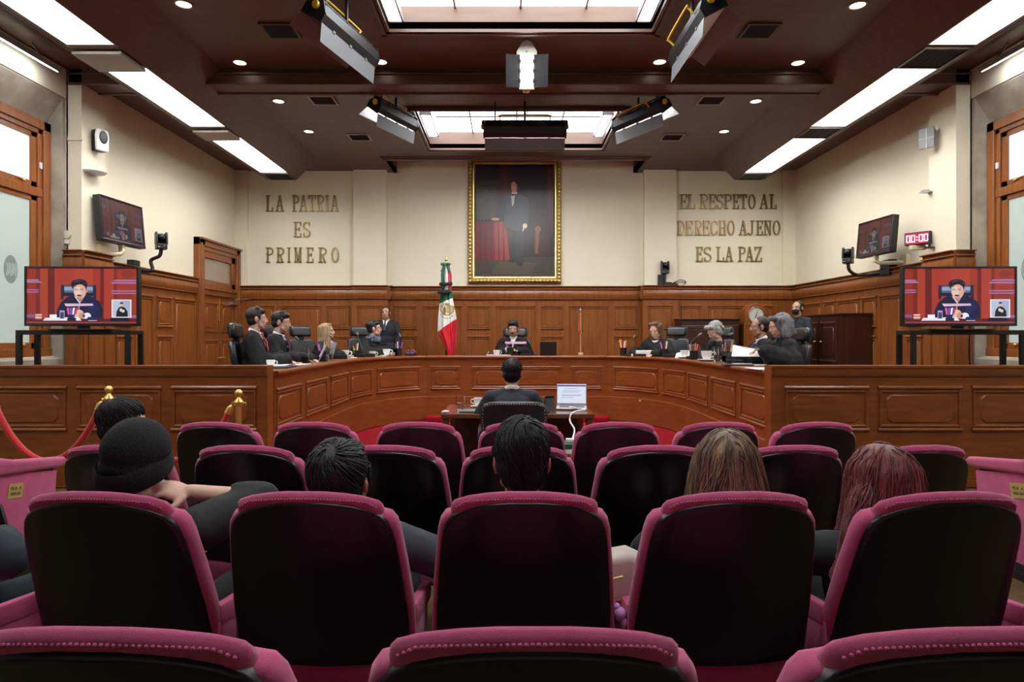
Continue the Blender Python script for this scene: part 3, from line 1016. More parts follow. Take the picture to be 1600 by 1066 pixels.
# ------------------------------------------------------------------ stage lights
def aim(xdir, facing):
    """rotation with local x along xdir and local -z towards facing"""
    x = V(xdir).normalized(); z = -V(facing).normalized()
    z = (z - x * z.dot(x)).normalized(); y = z.cross(x)
    return Matrix((x, y, z)).transposed()
stage_light('black stage light with yellow handle at upper left, nearest to the viewer', px(538, 56, 6.55), aim((.30, 1.05, 0), (-.55, .0, -.8)), L=1.05, W=.24, doors=(62, 68))
stage_light('black stage light with yellow handle at upper right, its inside white', px(1085, 52, 6.55), aim((-.02, 1.2, 0), (.45, -.05, -.85)), L=1.1, W=.24, doors=(62, 58), face='white')  # lamp face is plain white, without emission
stage_light('black stage light hung left of the far skylight', px(616, 181, 9.42), aim((.45, .95, 0), (-.35, .55, -.75)), L=.92, W=.22, lit=True, doors=(62, 66))
stage_light('black stage light hung right of the far skylight', px(1000, 181, 9.42), aim((-.6, 1.0, 0), (.35, .55, -.75)), L=1.0, W=.22, lit=True, doors=(66, 62))
stage_light('black stage light hung across the middle of the far skylight', px(820, 203, 9.6), aim((1, 0, 0), (0, .75, -.65)), L=1.2, W=.24, lit=True, doors=(70, 78))
stage_light('pale grey stage light shining at the viewer from the middle of the ceiling', px(823, 112, 7.62), aim((0, .32, -1), (.0, -1, -.35)), L=.36, W=.17, body='offwhite', door='black', handle='brass', lit=True, doors=(25, 25))
m = MB(); m.tube([(-1.2, 10.5, 5.10), (1.62, 10.5, 5.10)], .012, 8); m.tube([(.3, 10.5, 5.10), (.3, 10.5, 5.30)], .01, 6)
tag(m.build('lighting_rail', 'black', None, origin=(.2, 10.5, 5.1)), 'thin black rail across the far skylight above the middle stage light', 'rail')

# ------------------------------------------------------------------ bronze wall letters
def arc(cx, cy, rx, ry, a0, a1, n=14):
    return [(cx + rx * cos(R(a0 + (a1 - a0) * i / n)), cy + ry * sin(R(a0 + (a1 - a0) * i / n))) for i in range(n + 1)]
S_ = .28          # serif half length in unit width
def glyph(ch, w, h):
    """strokes as (points, thickness factor); box 0..w by 0..h"""
    T, t = .034, .020
    def se(x, y, k=.045): return ([(max(0, x - k), y), (min(w, x + k), y)], t)
    b, u = t / 2, h - t / 2
    L, Q = .028, w - .028
    if ch == 'L': return [([(L + .01, 0), (L + .01, h)], T), se(L + .01, u), ([(0, b), (w, b)], t), ([(w - .012, 0), (w - .012, .09)], t)]
    if ch == 'A': return [([(L, 0), (w / 2, h)], t), ([(Q, 0), (w / 2, h)], T), ([(w * .25, h * .34), (w * .75, h * .34)], t), se(L, b), se(Q, b)]
    if ch == 'T': return [([(w / 2, 0), (w / 2, h)], T), ([(0, u), (w, u)], t), ([(.012, h), (.012, h - .08)], t), ([(w - .012, h), (w - .012, h - .08)], t), se(w / 2, b, .05)]
    if ch == 'I': return [([(w / 2, 0), (w / 2, h)], T), se(w / 2, b, .05), se(w / 2, u, .05)]
    if ch == 'E': return [([(L + .01, 0), (L + .01, h)], T), ([(0, b), (w, b)], t), ([(0, u), (w, u)], t), ([(L, h * .52), (w * .72, h * .52)], t), ([(w - .012, 0), (w - .012, .085)], t), ([(w - .012, h), (w - .012, h - .085)], t), ([(w * .72, h * .52 - .04), (w * .72, h * .52 + .04)], t)]
    bowl = [(L, u), (w * .55, u)] + arc(w * .55, h * .75, w * .42, h * .25 - b, 90, -90) + [(L, h * .5)]
    if ch == 'P': return [([(L + .01, 0), (L + .01, h)], T), (bowl, t * 1.15), se(L + .01, b, .05), se(L, u)]
    if ch == 'R': return [([(L + .01, 0), (L + .01, h)], T), (bowl, t * 1.15), ([(w * .5, h * .5), (Q, 0)], T), se(L + .01, b, .045), se(L, u), se(Q, b, .03)]
    if ch == 'M': return [([(L, 0), (L, h)], t), ([(Q, 0), (Q, h)], T), ([(L, h), (w / 2, h * .1)], T), ([(Q, h), (w / 2, h * .1)], t), se(L, b), se(Q, b), se(L, u, .03), se(Q, u, .03)]
    if ch == 'N': return [([(L, 0), (L, h)], t), ([(Q, 0), (Q, h)], t), ([(L, h), (Q, 0)], T), se(L, b), se(L, u), se(Q, u)]
    if ch == 'H': return [([(L, 0), (L, h)], T), ([(Q, 0), (Q, h)], T), ([(L, h / 2), (Q, h / 2)], t), se(L, b), se(Q, b), se(L, u), se(Q, u)]
    if ch == 'D': return [([(L + .01, 0), (L + .01, h)], T), ([(0, u), (w * .5, u)] + arc(w * .5, h / 2, w * .5 - b, h / 2 - b, 90, -90) + [(0, b)], t * 1.2)]
    if ch == 'O': return [(arc(w / 2, h / 2, w / 2 - .016, h / 2 - b, 0, 360, 30), .028)]
    if ch == 'C': return [(arc(w / 2, h / 2, w / 2 - .014, h / 2 - b, 50, 310, 24), .028), ([(w - .015, h - .02), (w - .015, h * .7)], t), ([(w - .015, .02), (w - .015, h * .3)], t)]
    if ch == 'J': return [([(w * .68, h), (w * .68, h * .2)] + arc(w * .38, h * .2, w * .30, h * .2 - b, 0, -170), .03), ([(w * .42, u), (w, u)], t)]
    if ch == 'S': return [(arc(w / 2, h * .74, w * .42, h * .25 - b, 40, 270, 14) + arc(w / 2, h * .255, w * .44, h * .255 - b, 90, -140, 14)[1:], .027), ([(w - .02, h - .01), (w - .02, h * .74)], t), ([(.02, .01), (.02, h * .28)], t)]
    if ch == 'Z': return [([(0, u), (w, u)], t), ([(w - .02, h), (.02, 0)], T), ([(0, b), (w, b)], t), ([(.012, h), (.012, h - .08)], t), ([(w - .012, 0), (w - .012, .08)], t)]
def letter(ch, x0, x1, yb, yt, d, label):
    a, b = px(x0, yb, d), px(x1, yt, d)
    w, h = b.x - a.x, b.z - a.z
    mb = MB()
    for pts, th in glyph(ch, w, h):
        P = [V((p[0], p[1])) for p in pts]
        k = len(P)
        closed = (P[0] - P[-1]).length < 1e-4 and k > 5
        lft, rgt = [], []
        for i in range(k):
            if closed:
                t = P[(i + 1) % (k - 1)] - P[(i - 1) % (k - 1)]
            else:
                t = P[min(i + 1, k - 1)] - P[max(i - 1, 0)]
            t.normalize(); n = V((-t.y, t.x)) * th / 2
            lft.append(P[i] + n); rgt.append(P[i] - n)
        vs = []
        for dd in (0, -.03):
            vs += [(p.x, dd, p.y) for p in lft] + [(p.x, dd, p.y) for p in rgt]
        fs = []
        for i in range(k - 1):
            fs += [(i, i + 1, k + i + 1, k + i), (2 * k + i, 3 * k + i, 3 * k + i + 1, 2 * k + i + 1), (i, 2 * k + i, 2 * k + i + 1, i + 1), (k + i, k + i + 1, 3 * k + i + 1, 3 * k + i)]
        fs += [(0, k, 3 * k, 2 * k), (k - 1, 3 * k - 1, 4 * k - 1, 2 * k - 1)]
        mb.add(vs, fs)
    o = mb.build('letter', 'bronze', None, smooth=0)
    o.location = (a.x, d - .003, a.z)
    tag(o, label, 'letter', 'bronze letters on the back wall')
LINES = [
 ('left', 13.6, 331, 305.5, [('LA', [(416, 427), (431, 444)]), ('PATRIA', [(457, 467), (467.5, 481), (482, 494), (495, 506), (509, 514), (516, 529.5)])]),
 ('left', 13.6, 371, 347, [('ES', [(459.5, 471), (474, 485)])]),
 ('left', 13.6, 410.5, 387, [('PRIMERO', [(416, 427), (432.5, 444), (449.5, 454.5), (460, 472), (479, 490), (498, 510), (518, 530)])]),
 ('right', 13.6, 327, 304, [('EL', [(1062, 1073), (1074, 1086)]), ('RESPETO', [(1093, 1105), (1107, 1118), (1119, 1130), (1131, 1142), (1144, 1154), (1155.5, 1166.5), (1168.5, 1180)]), ('AL', [(1186, 1200), (1202, 1213)])]),
 ('right', 13.6, 368, 345, [('DERECHO', [(1058, 1069.5), (1071, 1082), (1085, 1096), (1097.5, 1108.5), (1110, 1121), (1123, 1134), (1136, 1147.5)]), ('AJENO', [(1154, 1167), (1168, 1178), (1181, 1191.5), (1193, 1205), (1207, 1218.5)])]),
 ('right', 13.6, 409, 386, [('ES', [(1087, 1097.5), (1099.5, 1111)]), ('LA', [(1119, 1131), (1132, 1145)]), ('PAZ', [(1153, 1163.5), (1164, 1177), (1178.5, 1190)])]),
]
LNAME = {331: 'top', 371: 'middle', 410.5: 'bottom', 327: 'top', 368: 'middle', 409: 'bottom'}
for side, d, yb, yt, words in LINES:
    for wd, xs in words:
        for i, (a, b) in enumerate(xs):
            letter(wd[i], a, b, yb, yt, d, 'bronze letter %s, %s letter of %s on the %s line of the %s wall motto' % (wd[i], ORD(i), wd, LNAME[yb], side))

# ------------------------------------------------------------------ pictures drawn with flat polygons
class Pic:
    """flat picture, unit coordinates, later layers lie a hair in front"""
    def __init__(s, W, H, dz=.0006):
        s.W, s.H, s.mb, s.k, s.dz = W, H, MB(), 0, dz
    def poly(s, pts, col):
        s.mb.col = lin(col)
        s.mb.add([((x - .5) * s.W, -s.k * s.dz, (y - .5) * s.H) for x, y in pts], [tuple(range(len(pts)))])
        s.k += 1
    def rect(s, x0, y0, x1, y1, col):
        s.poly([(x0, y0), (x1, y0), (x1, y1), (x0, y1)], col)
    def oval(s, cx, cy, rx, ry, col, n=26, a0=0, a1=360):
        s.poly([(cx + rx * cos(R(a0 + (a1 - a0) * i / n)), cy + ry * sin(R(a0 + (a1 - a0) * i / n))) for i in range(n if a1 - a0 == 360 else n + 1)], col)
    def build(s, name, m, parent):
        return s.mb.build(name, m, parent, smooth=0, fixn=False)

def court_picture(W, H):
    p = Pic(W, H)
    r = p.rect
    r(0, 0, 1, 1, (158, 46, 36))
    for x0, x1, c in ((0, .08, (150, 42, 34)), (.08, .12, (120, 30, 26)), (.12, .19, (172, 60, 40)), (.19, .25, (104, 24, 24)), (.25, .42, (170, 54, 42)), (.42, .60, (178, 62, 48)),
                      (.60, .665, (164, 50, 40)), (.665, .70, (110, 28, 26)), (.70, .79, (174, 58, 46)), (.79, .82, (128, 36, 30)), (.82, 1, (160, 52, 40))):
        r(x0, .08, x1, 1, c)
    for y in (.80, .765):
        p.poly([(0, y), (.10 + (.8 - y) * .6, y), (.115 + (.8 - y) * .6, y - .024), (0, y - .024)], (170, 130, 175))
    for y in (.62, .58):
        p.poly([(0, y), (.115, y), (.10, y - .022), (0, y - .022)], (150, 110, 160))
    for y in (.80, .755):
        p.poly([(.80 - (.8 - y) * .5, y), (1, y), (1, y - .028), (.785 - (.8 - y) * .5, y - .028)], (165, 120, 170))
    for y in (.605, .56):
        p.poly([(.76, y), (1, y), (1, y - .022), (.775, y - .022)], (160, 116, 170))
    p.oval(.915, .9, .06, .07, (138, 44, 34)); r(.83, .10, .96, .54, (150, 46, 36))
    r(0, .11, .07, .16, (120, 96, 150)); r(.93, .10, 1, .15, (150, 110, 150))
    # chair
    r(.31, .50, .63, .695, (14, 18, 34)); r(.34, .545, .60, .685, (88, 104, 140)); r(.34, .60, .60, .665, (150, 165, 195)); r(.34, .51, .60, .56, (22, 28, 48))
    r(.31, .44, .335, .70, (30, 36, 60)); r(.605, .44, .63, .70, (30, 36, 60))
    # robe
    p.poly([(.27, .09), (.275, .24), (.31, .38), (.37, .48), (.43, .53), (.53, .53), (.60, .48), (.66, .40), (.69, .26), (.685, .09)], (20, 24, 66))
    p.poly([(.33, .10), (.40, .30), (.42, .46), (.45, .30), (.44, .10)], (12, 14, 44)); p.poly([(.53, .10), (.56, .30), (.60, .40), (.66, .30), (.60, .16)], (30, 36, 86))
    # shirt, neck, head
    p.poly([(.43, .50), (.48, .36), (.54, .54), (.50, .44)], (235, 228, 240)); p.poly([(.45, .47), (.485, .38), (.53, .52), (.49, .60)], (190, 130, 110))
    p.oval(.483, .585, .058, .125, (222, 178, 158)); p.oval(.465, .575, .030, .10, (240, 205, 190))
    p.oval(.546, .60, .010, .035, (200, 140, 120))
    p.poly([(.402, .715), (.408, .76), (.43, .79), (.47, .808), (.51, .803), (.54, .775), (.552, .72), (.545, .66), (.54, .60), (.534, .64), (.528, .68), (.50, .715), (.46, .708), (.43, .69), (.424, .655), (.420, .61), (.412, .65)], (20, 20, 38))
    p.poly([(.425, .755), (.45, .785), (.49, .79), (.50, .775), (.46, .765), (.44, .74)], (56, 64, 96)); p.poly([(.515, .78), (.535, .75), (.54, .71), (.53, .72), (.522, .75)], (46, 52, 84))
    r(.435, .618, .465, .628, (40, 30, 40)); r(.485, .618, .515, .628, (40, 30, 40)); r(.435, .60, .515, .605, (120, 90, 90))
    p.poly([(.455, .515), (.475, .53), (.50, .51), (.50, .495), (.455, .495)], (70, 44, 44)); r(.465, .475, .492, .487, (170, 90, 86))
    # bar microphone
    p.poly([(.34, .36), (.60, .36), (.605, .325), (.36, .31)], (238, 205, 226)); r(.37, .335, .59, .345, (206, 150, 196)); r(.472, .10, .479, .34, (200, 190, 200))
    # hands, cuffs
    p.oval(.475, .165, .045, .085, (232, 190, 170)); p.oval(.505, .14, .03, .06, (205, 150, 130)); p.oval(.55, .13, .035, .065, (242, 240, 250)); r(.51, .11, .53, .16, (40, 40, 60))
    # table
    p.poly([(0, 0), (1, 0), (1, .085), (0, .085)], (90, 26, 34)); r(0, 0, 1, .03, (140, 60, 62))
    p.poly([(.15, .05), (.50, .05), (.47, .115), (.17, .10)], (236, 234, 246)); p.rect(.21, .09, .275, .16, (250, 250, 252)); r(.30, .07, .345, .235, (170, 160, 190)); r(.307, .09, .338, .20, (60, 62, 110))
    r(.295, .07, .35, .085, (240, 240, 250)); r(.08, .075, .14, .17, (200, 130, 120)); r(.08, .15, .14, .165, (240, 220, 220)); r(.08, .10, .14, .115, (250, 220, 220))
    p.poly([(.38, .08), (.43, .08), (.455, .26), (.365, .26)], (30, 34, 90))
    for i, c in enumerate(((230, 90, 150), (120, 90, 200), (240, 240, 250), (210, 60, 80))):
        p.poly([(.375 + .02 * i, .16), (.39 + .02 * i, .16), (.385 + .028 * i, .29), (.365 + .028 * i, .28)], c)
    r(.37, .05, .45, .10, (24, 26, 60)); p.poly([(.54, .05), (.65, .05), (.64, .11), (.56, .12)], (34, 40, 96)); r(.56, .045, .64, .055, (210, 205, 230))
    r(.76, .04, .93, .10, (16, 14, 40))
    # inset with a sign language interpreter
    r(.775, .105, .955, .435, (246, 244, 250)); r(.785, .12, .945, .42, (170, 180, 205)); r(.785, .12, .865, .42, (190, 198, 220))
    p.poly([(.815, .12), (.82, .22), (.84, .29), (.865, .31), (.895, .29), (.92, .22), (.922, .12)], (22, 24, 48)); p.oval(.866, .345, .016, .035, (222, 186, 170)); p.oval(.866, .372, .016, .016, (40, 34, 40))
    p.oval(.86, .245, .012, .03, (236, 210, 200)); p.oval(.88, .225, .014, .028, (236, 210, 200)); r(.84, .12, .89, .135, (16, 16, 34))
    return p

def television(label, loc, rz, W=1.215, H=.655, dim=False, stand=True, depth=.06, pic='screen_pic'):
    root = thing('television', label, 'television', loc, rz)
    f = MB(); t = .022
    f.box(-W / 2, W / 2, 0, depth, 0, H)
    f.build('casing', 'black', root, bevel=.006)
    b = MB()
    b.box(-W / 2, W / 2, -.014, .002, 0, .03); b.box(-W / 2, W / 2, -.014, .002, H - t, H); b.box(-W / 2, -W / 2 + t, -.014, .002, .03, H - t); b.box(W / 2 - t, W / 2, -.014, .002, .03, H - t)
    b.build('bezel', 'black_gloss', root, smooth=0, bevel=.003)
    p = court_picture(W - 2 * t, H - t - .03)
    if dim:
        p.dz *= .5
    for i, v in enumerate(p.mb.v):
        p.mb.v[i] = V((v.x, v.y * (.5 if dim else 1) * .25 - .001, v.z + H / 2 + .004))
    p.build('screen', pic, root)
    if stand:
        s = MB()
        s.box(-.06, .06, .01, .05, -.03, .02)
        s.prism([(-.30, -.14), (.30, -.14), (.34, .12), (-.34, .12)], lambda u, v, d: (u, v + .03, d), -.045, -.03)
        s.build('foot', 'black', root, bevel=.004)
    return root

def tv_table(label, loc, rz, w=1.14, d=.40, h=1.2):
    root = thing('stand_table', label, 'stand', loc, rz, None)
    t = MB(); t.box(-w / 2, w / 2, -d / 2, d / 2, h - .05, h)
    t.build('table_top', 'black', root, smooth=0, bevel=.004)
    for sx in (-1, 1):
        for sy in (-1, 1):
            l = MB(); l.box(sx * w / 2 - (.05 if sx > 0 else 0), sx * w / 2 + (0 if sx > 0 else .05), sy * d / 2 - (.05 if sy > 0 else 0), sy * d / 2 + (0 if sy > 0 else .05), 0, h - .05)
            l.build('leg', 'black', root, smooth=0, bevel=.003)
    b = MB(); b.box(-w / 2 + .05, w / 2 - .05, d / 2 - .03, d / 2, .12, .16); b.box(-w / 2 + .05, w / 2 - .05, -d / 2, -d / 2 + .03, .12, .16)
    b.build('cross_bar', 'black', root, smooth=0)
    return root
TH = 1.56 - ZD
tv_table('black metal stand under the big television at the left', (-4.80, 7.2, ZD), R(9), h=TH)
television('big television on the black stand at the left, showing a man in a robe', (-4.70, 7.05, 1.605), R(3))
tv_table('black metal stand under the big television at the right', (5.06, 7.2, ZD), R(-9), h=TH)
television('big television on the black stand at the right, showing a man in a robe', (4.96, 7.05, 1.605), R(-3))
m = MB(); m.tube(smooth_pts([(5.33, 7.40, 1.62), (5.36, 7.45, 1.3), (5.42, 7.5, .9), (5.47, 7.5, .5), (5.55, 7.5, .36)], 6), .008, 6)
tag(m.build('power_cable', 'black', None, origin=(5.4, 7.45, .36)), 'thin black cable hanging behind the right television stand', 'cable')

# wall monitors on swing arms
def wall_monitor(label, loc, rz, W, H, arm, wallx, lean=5):
    root = television(label, loc, rz, W, H, True, False, .09, 'screen_pic_dim')
    root.rotation_euler = (R(-lean), 0, rz)
    a = MB()
    Mi = (Matrix.Translation(loc) @ Euler((R(-lean), 0, rz)).to_matrix().to_4x4()).inverted()
    w = [V(q) for q in arm]
    a.tube([Mi @ q for q in w], .03, 8)
    a.box(-.03, .03, .02, .08, -.10, .05)
    a.box(wallx - .03, wallx + .03, w[-1].y - .08, w[-1].y + .08, w[-1].z - .10, w[-1].z + .12, Mi)
    a.build('wall_arm', 'cream_plastic', root)
    return root
wall_monitor('small wall monitor above the left panelling, showing the same man', (-5.43, 9.05, 2.79), R(87), .92, .62, [(-5.46, 9.05, 2.68), (-5.48, 9.02, 2.65), (-5.58, 8.80, 2.63)], -5.585)
wall_monitor('small wall monitor above the right panelling, showing the same man', (5.62, 9.88, 2.745), R(-87), .85, .56, [(5.66, 9.88, 2.66), (5.70, 9.85, 2.62), (6.02, 9.75, 2.62)], 6.035)
# dome cameras
def camera_head(label, loc, rz, arm, base=None, amat='black'):
    root = thing('video_camera', label, 'camera', loc, rz)
    b = MB()
    b.box(-.075, .075, -.075, .085, 0, .085)
    b.build('base', 'black', root, bevel=.012)
    y = MB()
    for sx in (-1, 1):
        y.prism([(-.07, .08), (.07, .08), (.06, .24), (.03, .27), (-.03, .27), (-.05, .22)], lambda u, v, d: (d, u, v), sx * .055, sx * .085)
    y.box(-.075, .075, .03, .07, .08, .25)
    y.build('yoke', 'black', root, bevel=.008)
    h = MB(); h.ell((0, -.005, .185), (.052, .07, .062)); h.lathe([(.03, 0), (.034, .05), (.026, .055)], n=18, M=Matrix.Translation((0, -.05, .18)) @ Matrix.Rotation(pi / 2, 4, 'X'))
    h.build('lens_head', 'black_gloss', root)
    l = MB(); l.box(-.06, -.03, -.0765, -.075, .03, .036); l.box(.02, .035, -.0765, -.075, .05, .056)
    l.build('mark', 'white', root, smooth=0)
    if arm:
        Mi = (Matrix.Translation(loc) @ Matrix.Rotation(rz, 4, 'Z')).inverted()
        a = MB(); a.tube([Mi @ V(q) for q in smooth_pts(arm, 6)], .028, 8)
        a.build('arm', amat, root)
    if base:
        Mi = (Matrix.Translation(loc) @ Matrix.Rotation(rz, 4, 'Z')).inverted()
        k = MB()
        for bx_ in base: k.box(*bx_, Mi)
        k.build('wall_mount', 'black', root, bevel=.006)
    return root
c = px(252, 390, 9.9)
camera_head('black video camera on a curved arm beside the left wall monitor', c, R(40), [tuple(c), tuple(c + V((-.03, 0, -.10))), tuple(c + V((-.16, 0, -.17))), (-5.5, 9.85, 2.50), (-5.79, 9.8, 2.54)], [(-5.82, -5.70, 9.72, 9.90, 2.42, 2.66)])
c = px(1325, 412, 10.6)
camera_head('black video camera on a curved arm beside the right wall monitor', c, R(-40), [tuple(c), tuple(c + V((.03, 0, -.12))), tuple(c + V((.16, 0, -.19))), (5.85, 10.4, 2.50), (6.06, 10.2, 2.52)], [(5.94, 6.07, 10.0, 10.25, 2.46, 2.70)])
c = px(1039, 428, 13.42)
camera_head('black video camera standing on the panelling ledge right of the portrait', c, 0, None, [(c.x - .02, c.x + .02, c.y - .02, c.y + .02, 2.565, c.z + .02), (c.x - .14, c.x - .02, c.y + .02, c.y + .075, 2.566, 2.79)])
m = MB(); m.box(3.28, 3.42, 13.41, 13.49, 2.567, 2.63); m.box(3.40, 3.55, 13.42, 13.47, 2.567, 2.60)
for k in range(3):
    m.tube(smooth_pts([(3.42, 13.45, 2.60), (3.6, 13.44, 2.68 - .03 * k), (3.72, 13.44, 2.64 - .01 * k), (3.66, 13.44, 2.575)], 5), .007, 5)
tag(m.build('power_adapter', 'black', None, origin=(3.4, 13.45, 2.567)), 'black power adapter with loose cables beside the camera on the ledge', 'adapter')

# led countdown clock on a bracket
c = px(1433, 373, 9.0)
root = thing('timer_clock', 'red digital countdown clock reading 00:00 above the right panelling', 'clock', c, R(-52))
m = MB(); m.box(-.165, .165, 0, .12, -.085, .095); m.build('casing', 'black', root, bevel=.008)
m = MB(); m.box(-.15, .15, -.004, .001, -.07, .08); m.build('display', 'led_back', root, smooth=0)
m = MB()
def seg0(mb, cx):
    w, h, t = .024, .05, .009
    for x0, x1, z0, z1 in ((-w, w, h - t, h), (-w, w, -h, -h + t), (-w, -w + t, .004, h), (-w, -w + t, -h, -.004), (w - t, w, .004, h), (w - t, w, -h, -.004)):
        mb.box(cx + x0, cx + x1, -.008, -.004, .004 + z0, .004 + z1)
for cx in (-.112, -.049, .049, .112): seg0(m, cx)
for z in (-.018, .022): m.box(-.007, .007, -.008, -.004, z - .006, z + .006)
m.build('digits', 'led_pink', root, smooth=0)
m = MB(); Mi = (Matrix.Translation(c) @ Matrix.Rotation(R(-52), 4, 'Z')).inverted()
m.box(c.x - .06, 5.885, c.y + .02, c.y + .09, c.z - .15, c.z - .088, Mi)
m.build('bracket', 'cream_plastic', root, bevel=.004)
m = MB(); q = px(1452, 380, 8.86)
m.box(q.x - .012, q.x + .012, q.y - .012, q.y + .012, q.z - .05, q.z + .13); m.box(q.x - .05, q.x + .06, q.y - .03, q.y + .03, q.z - .075, q.z - .05)
tag(m.build('antenna', 'black', None, bevel=.003, origin=q), 'short black antenna stick beside the red countdown clock', 'antenna')

# left pier: speaker, shelf unit, thermostat; right pier: panel antenna, small shelf unit
root = thing('wall_speaker', 'white wall speaker with black face high on the left pier', 'speaker', px(146, 220, 8.66) + V((.105, 0, 0)), R(70))
m = MB(); m.prism([(-.085, .0), (.085, 0), (.07, .10), (-.07, .10)], lambda u, v, d: (u, v, d), -.14, .14); m.build('rear_case', 'black', root, bevel=.01)
m = MB(); m.prism([(-.09, -.14), (.09, -.14), (.10, .06), (.08, .15), (-.08, .15), (-.10, .06)], lambda u, v, d: (u, d, v), -.03, .0); m.build('front_panel', 'white', root, bevel=.012)
m = MB(); m.ell((.01, -.032, .045), (.062, .008, .088)); m.build('grille', 'black', root)
m = MB(); m.lathe([(.001, -.02), (.14, -.02), (.16, 0), (.15, .012), (.001, .012)], n=24)
for k in range(6): m.cap((-.10 + .035 * k, -.03 + .012 * (k % 3), .03), .006, (-.06 + .035 * k, .03, .045), .006, 6)
m.cap((-.09, -.10, .0), .012, (-.10, -.11, .13), .010, 8)
o = m.build('router_shelf', 'white', None); o.location = px(141, 269, 8.6) + V((.04, 0, 0)); tag(o, 'round white access point with cables on the left pier below the speaker', 'access point')
m = MB(); m.lathe([(.001, 0), (.055, 0), (.055, .02), (.001, .03)], n=20, M=Matrix.Rotation(pi / 2, 4, 'X')); m.box(-.05, .03, -.02, 0, -.12, -.06)
o = m.build('thermostat', 'offwhite', None); o.location = px(105, 367, 8.41); tag(o, 'round pale thermostat at the edge of the left pier above the panelling', 'thermostat')
root = thing('panel_antenna', 'flat grey square panel on a white bracket on the right pier', 'antenna', px(1448, 215, 8.8), R(-58))
m = MB(); m.box(-.10, .10, -.012, .012, -.15, .13); m.build('panel', 'grey_metal', root, bevel=.004)
m = MB(); m.box(-.10, .10, -.014, -.012, -.012, -.008); m.box(-.004, .004, -.014, -.012, -.15, .13); m.build('seams', 'white', root, smooth=0)
m = MB(); m.tube([(.0, .01, 0), (.02, .10, .01), (.03, .13, -.02), (.05, .20, 0)], .022, 8); m.box(-.01, .10, .19, .215, -.06, .06); m.build('bracket', 'white', root)
m = MB(); m.box(-.10, .02, -.06, .06, .0, .012); m.box(-.09, -.01, -.04, .04, .012, .035); m.box(.02, .05, -.05, .05, -.02, .06)
o = m.build('router_shelf', 'steel', None); o.location = px(1447, 301, 8.95) + V((.04, 0, 0)); tag(o, 'small dark device on a bracket low on the right pier', 'device')

# ------------------------------------------------------------------ portrait
d = 13.70
a, b = px(731, 443, d), px(877, 443, d)
zc0, zc1 = a.z, px(731, 245, d).z
W, H = b.x - a.x, zc1 - zc0
root = thing('portrait_painting', 'large gilt framed portrait of a standing man in a dark suit by a red table', 'painting', ((a.x + b.x) / 2, 13.74, zc0))
m = MB()
def frame_prof(mb, W, H, prof):
    """prof: (inset, depth) pairs"""
    vs, fs = [], []
    for i, dd in prof:
        vs += [(-W / 2 + i, -dd, i), (W / 2 - i, -dd, i), (W / 2 - i, -dd, H - i), (-W / 2 + i, -dd, H - i)]
    for k in range(len(prof) - 1):
        for j in range(4):
            fs.append((k * 4 + j, k * 4 + (j + 1) % 4, k * 4 + 4 + (j + 1) % 4, k * 4 + 4 + j))
    mb.add(vs, fs)
frame_prof(m, W, H, [(0, 0), (0, .07), (.02, .10), (.05, .11), (.08, .095), (.10, .075)])
m.build('frame', 'gold', root, smooth=20)
m = MB(); frame_prof(m, W, H, [(.10, .075), (.115, .085), (.135, .08), (.16, .05), (.165, .04)]); 
m.build('inner_frame', 'gold_smooth', root, smooth=20)
m = MB()
for k in range(34):
    z = .04 + (H - .08) * k / 33
    for sx in (-1, 1):
        m.ell((sx * (W / 2 - .05), -.11, z), (.030, .014, .030), nu=8, nv=6)
for k in range(25):
    x = -W / 2 + .05 + (W - .1) * k / 24
    for z in (.05, H - .05):
        m.ell((x, -.11, z), (.028, .014, .03), nu=8, nv=6)
m.build('carving', 'gold_smooth', root)
p = Pic(W - .32, H - .32, .0004)
p.rect(0, 0, 1, 1, (38, 24, 20)); p.rect(0, .30, .32, .86, (54, 44, 34)); p.rect(.02, .42, .26, .80, (62, 52, 40)); p.oval(.14, .62, .10, .16, (72, 62, 48)); p.rect(.30, .62, .48, 1, (62, 22, 18)); p.rect(.34, .66, .40, 1, (78, 26, 20)); p.rect(.90, .40, 1, 1, (66, 22, 20)); p.rect(.93, .5, .96, 1, (84, 30, 26))
p.poly([(0, 0), (1, 0), (1, .17), (0, .17)], (62, 54, 46)); p.poly([(.2, .02), (.7, .02), (.8, .12), (.3, .13)], (78, 66, 52))
p.poly([(0, .14), (.44, .14), (.40, .49), (0, .49)], (104, 26, 30)); p.poly([(.25, .14), (.44, .14), (.375, .49), (.24, .49)], (148, 42, 46))
for x in (.05, .12, .19, .29, .35): p.poly([(x, .14), (x + .025, .14), (x + .012, .48), (x + .002, .48)], (84, 18, 24))
p.poly([(0, .485), (.37, .485), (.33, .505), (0, .505)], (52, 36, 34))
for i in range(4): p.poly([(.06 + i * .045, .50), (.075 + i * .045, .50), (.078 + i * .04, .56), (.066 + i * .04, .565)], (76, 84, 88))
p.poly([(.74, .18), (.96, .18), (.95, .44), (.90, .60), (.80, .60), (.74, .45)], (58, 30, 26)); p.poly([(.76, .20), (.80, .20), (.82, .44), (.77, .44)], (122, 76, 44)); p.oval(.80, .42, .04, .03, (126, 84, 50))
p.poly([(.44, .13), (.52, .13), (.53, .45), (.44, .46)], (30, 32, 38)); p.poly([(.52, .10), (.61, .10), (.625, .46), (.51, .46)], (36, 38, 44)); p.oval(.47, .135, .045, .014, (16, 16, 18)); p.oval(.57, .105, .03, .018, (16, 16, 18))
p.poly([(.375, .44), (.36, .60), (.355, .70), (.42, .725), (.50, .75), (.60, .72), (.67, .70), (.685, .55), (.66, .42), (.52, .40)], (58, 62, 76))
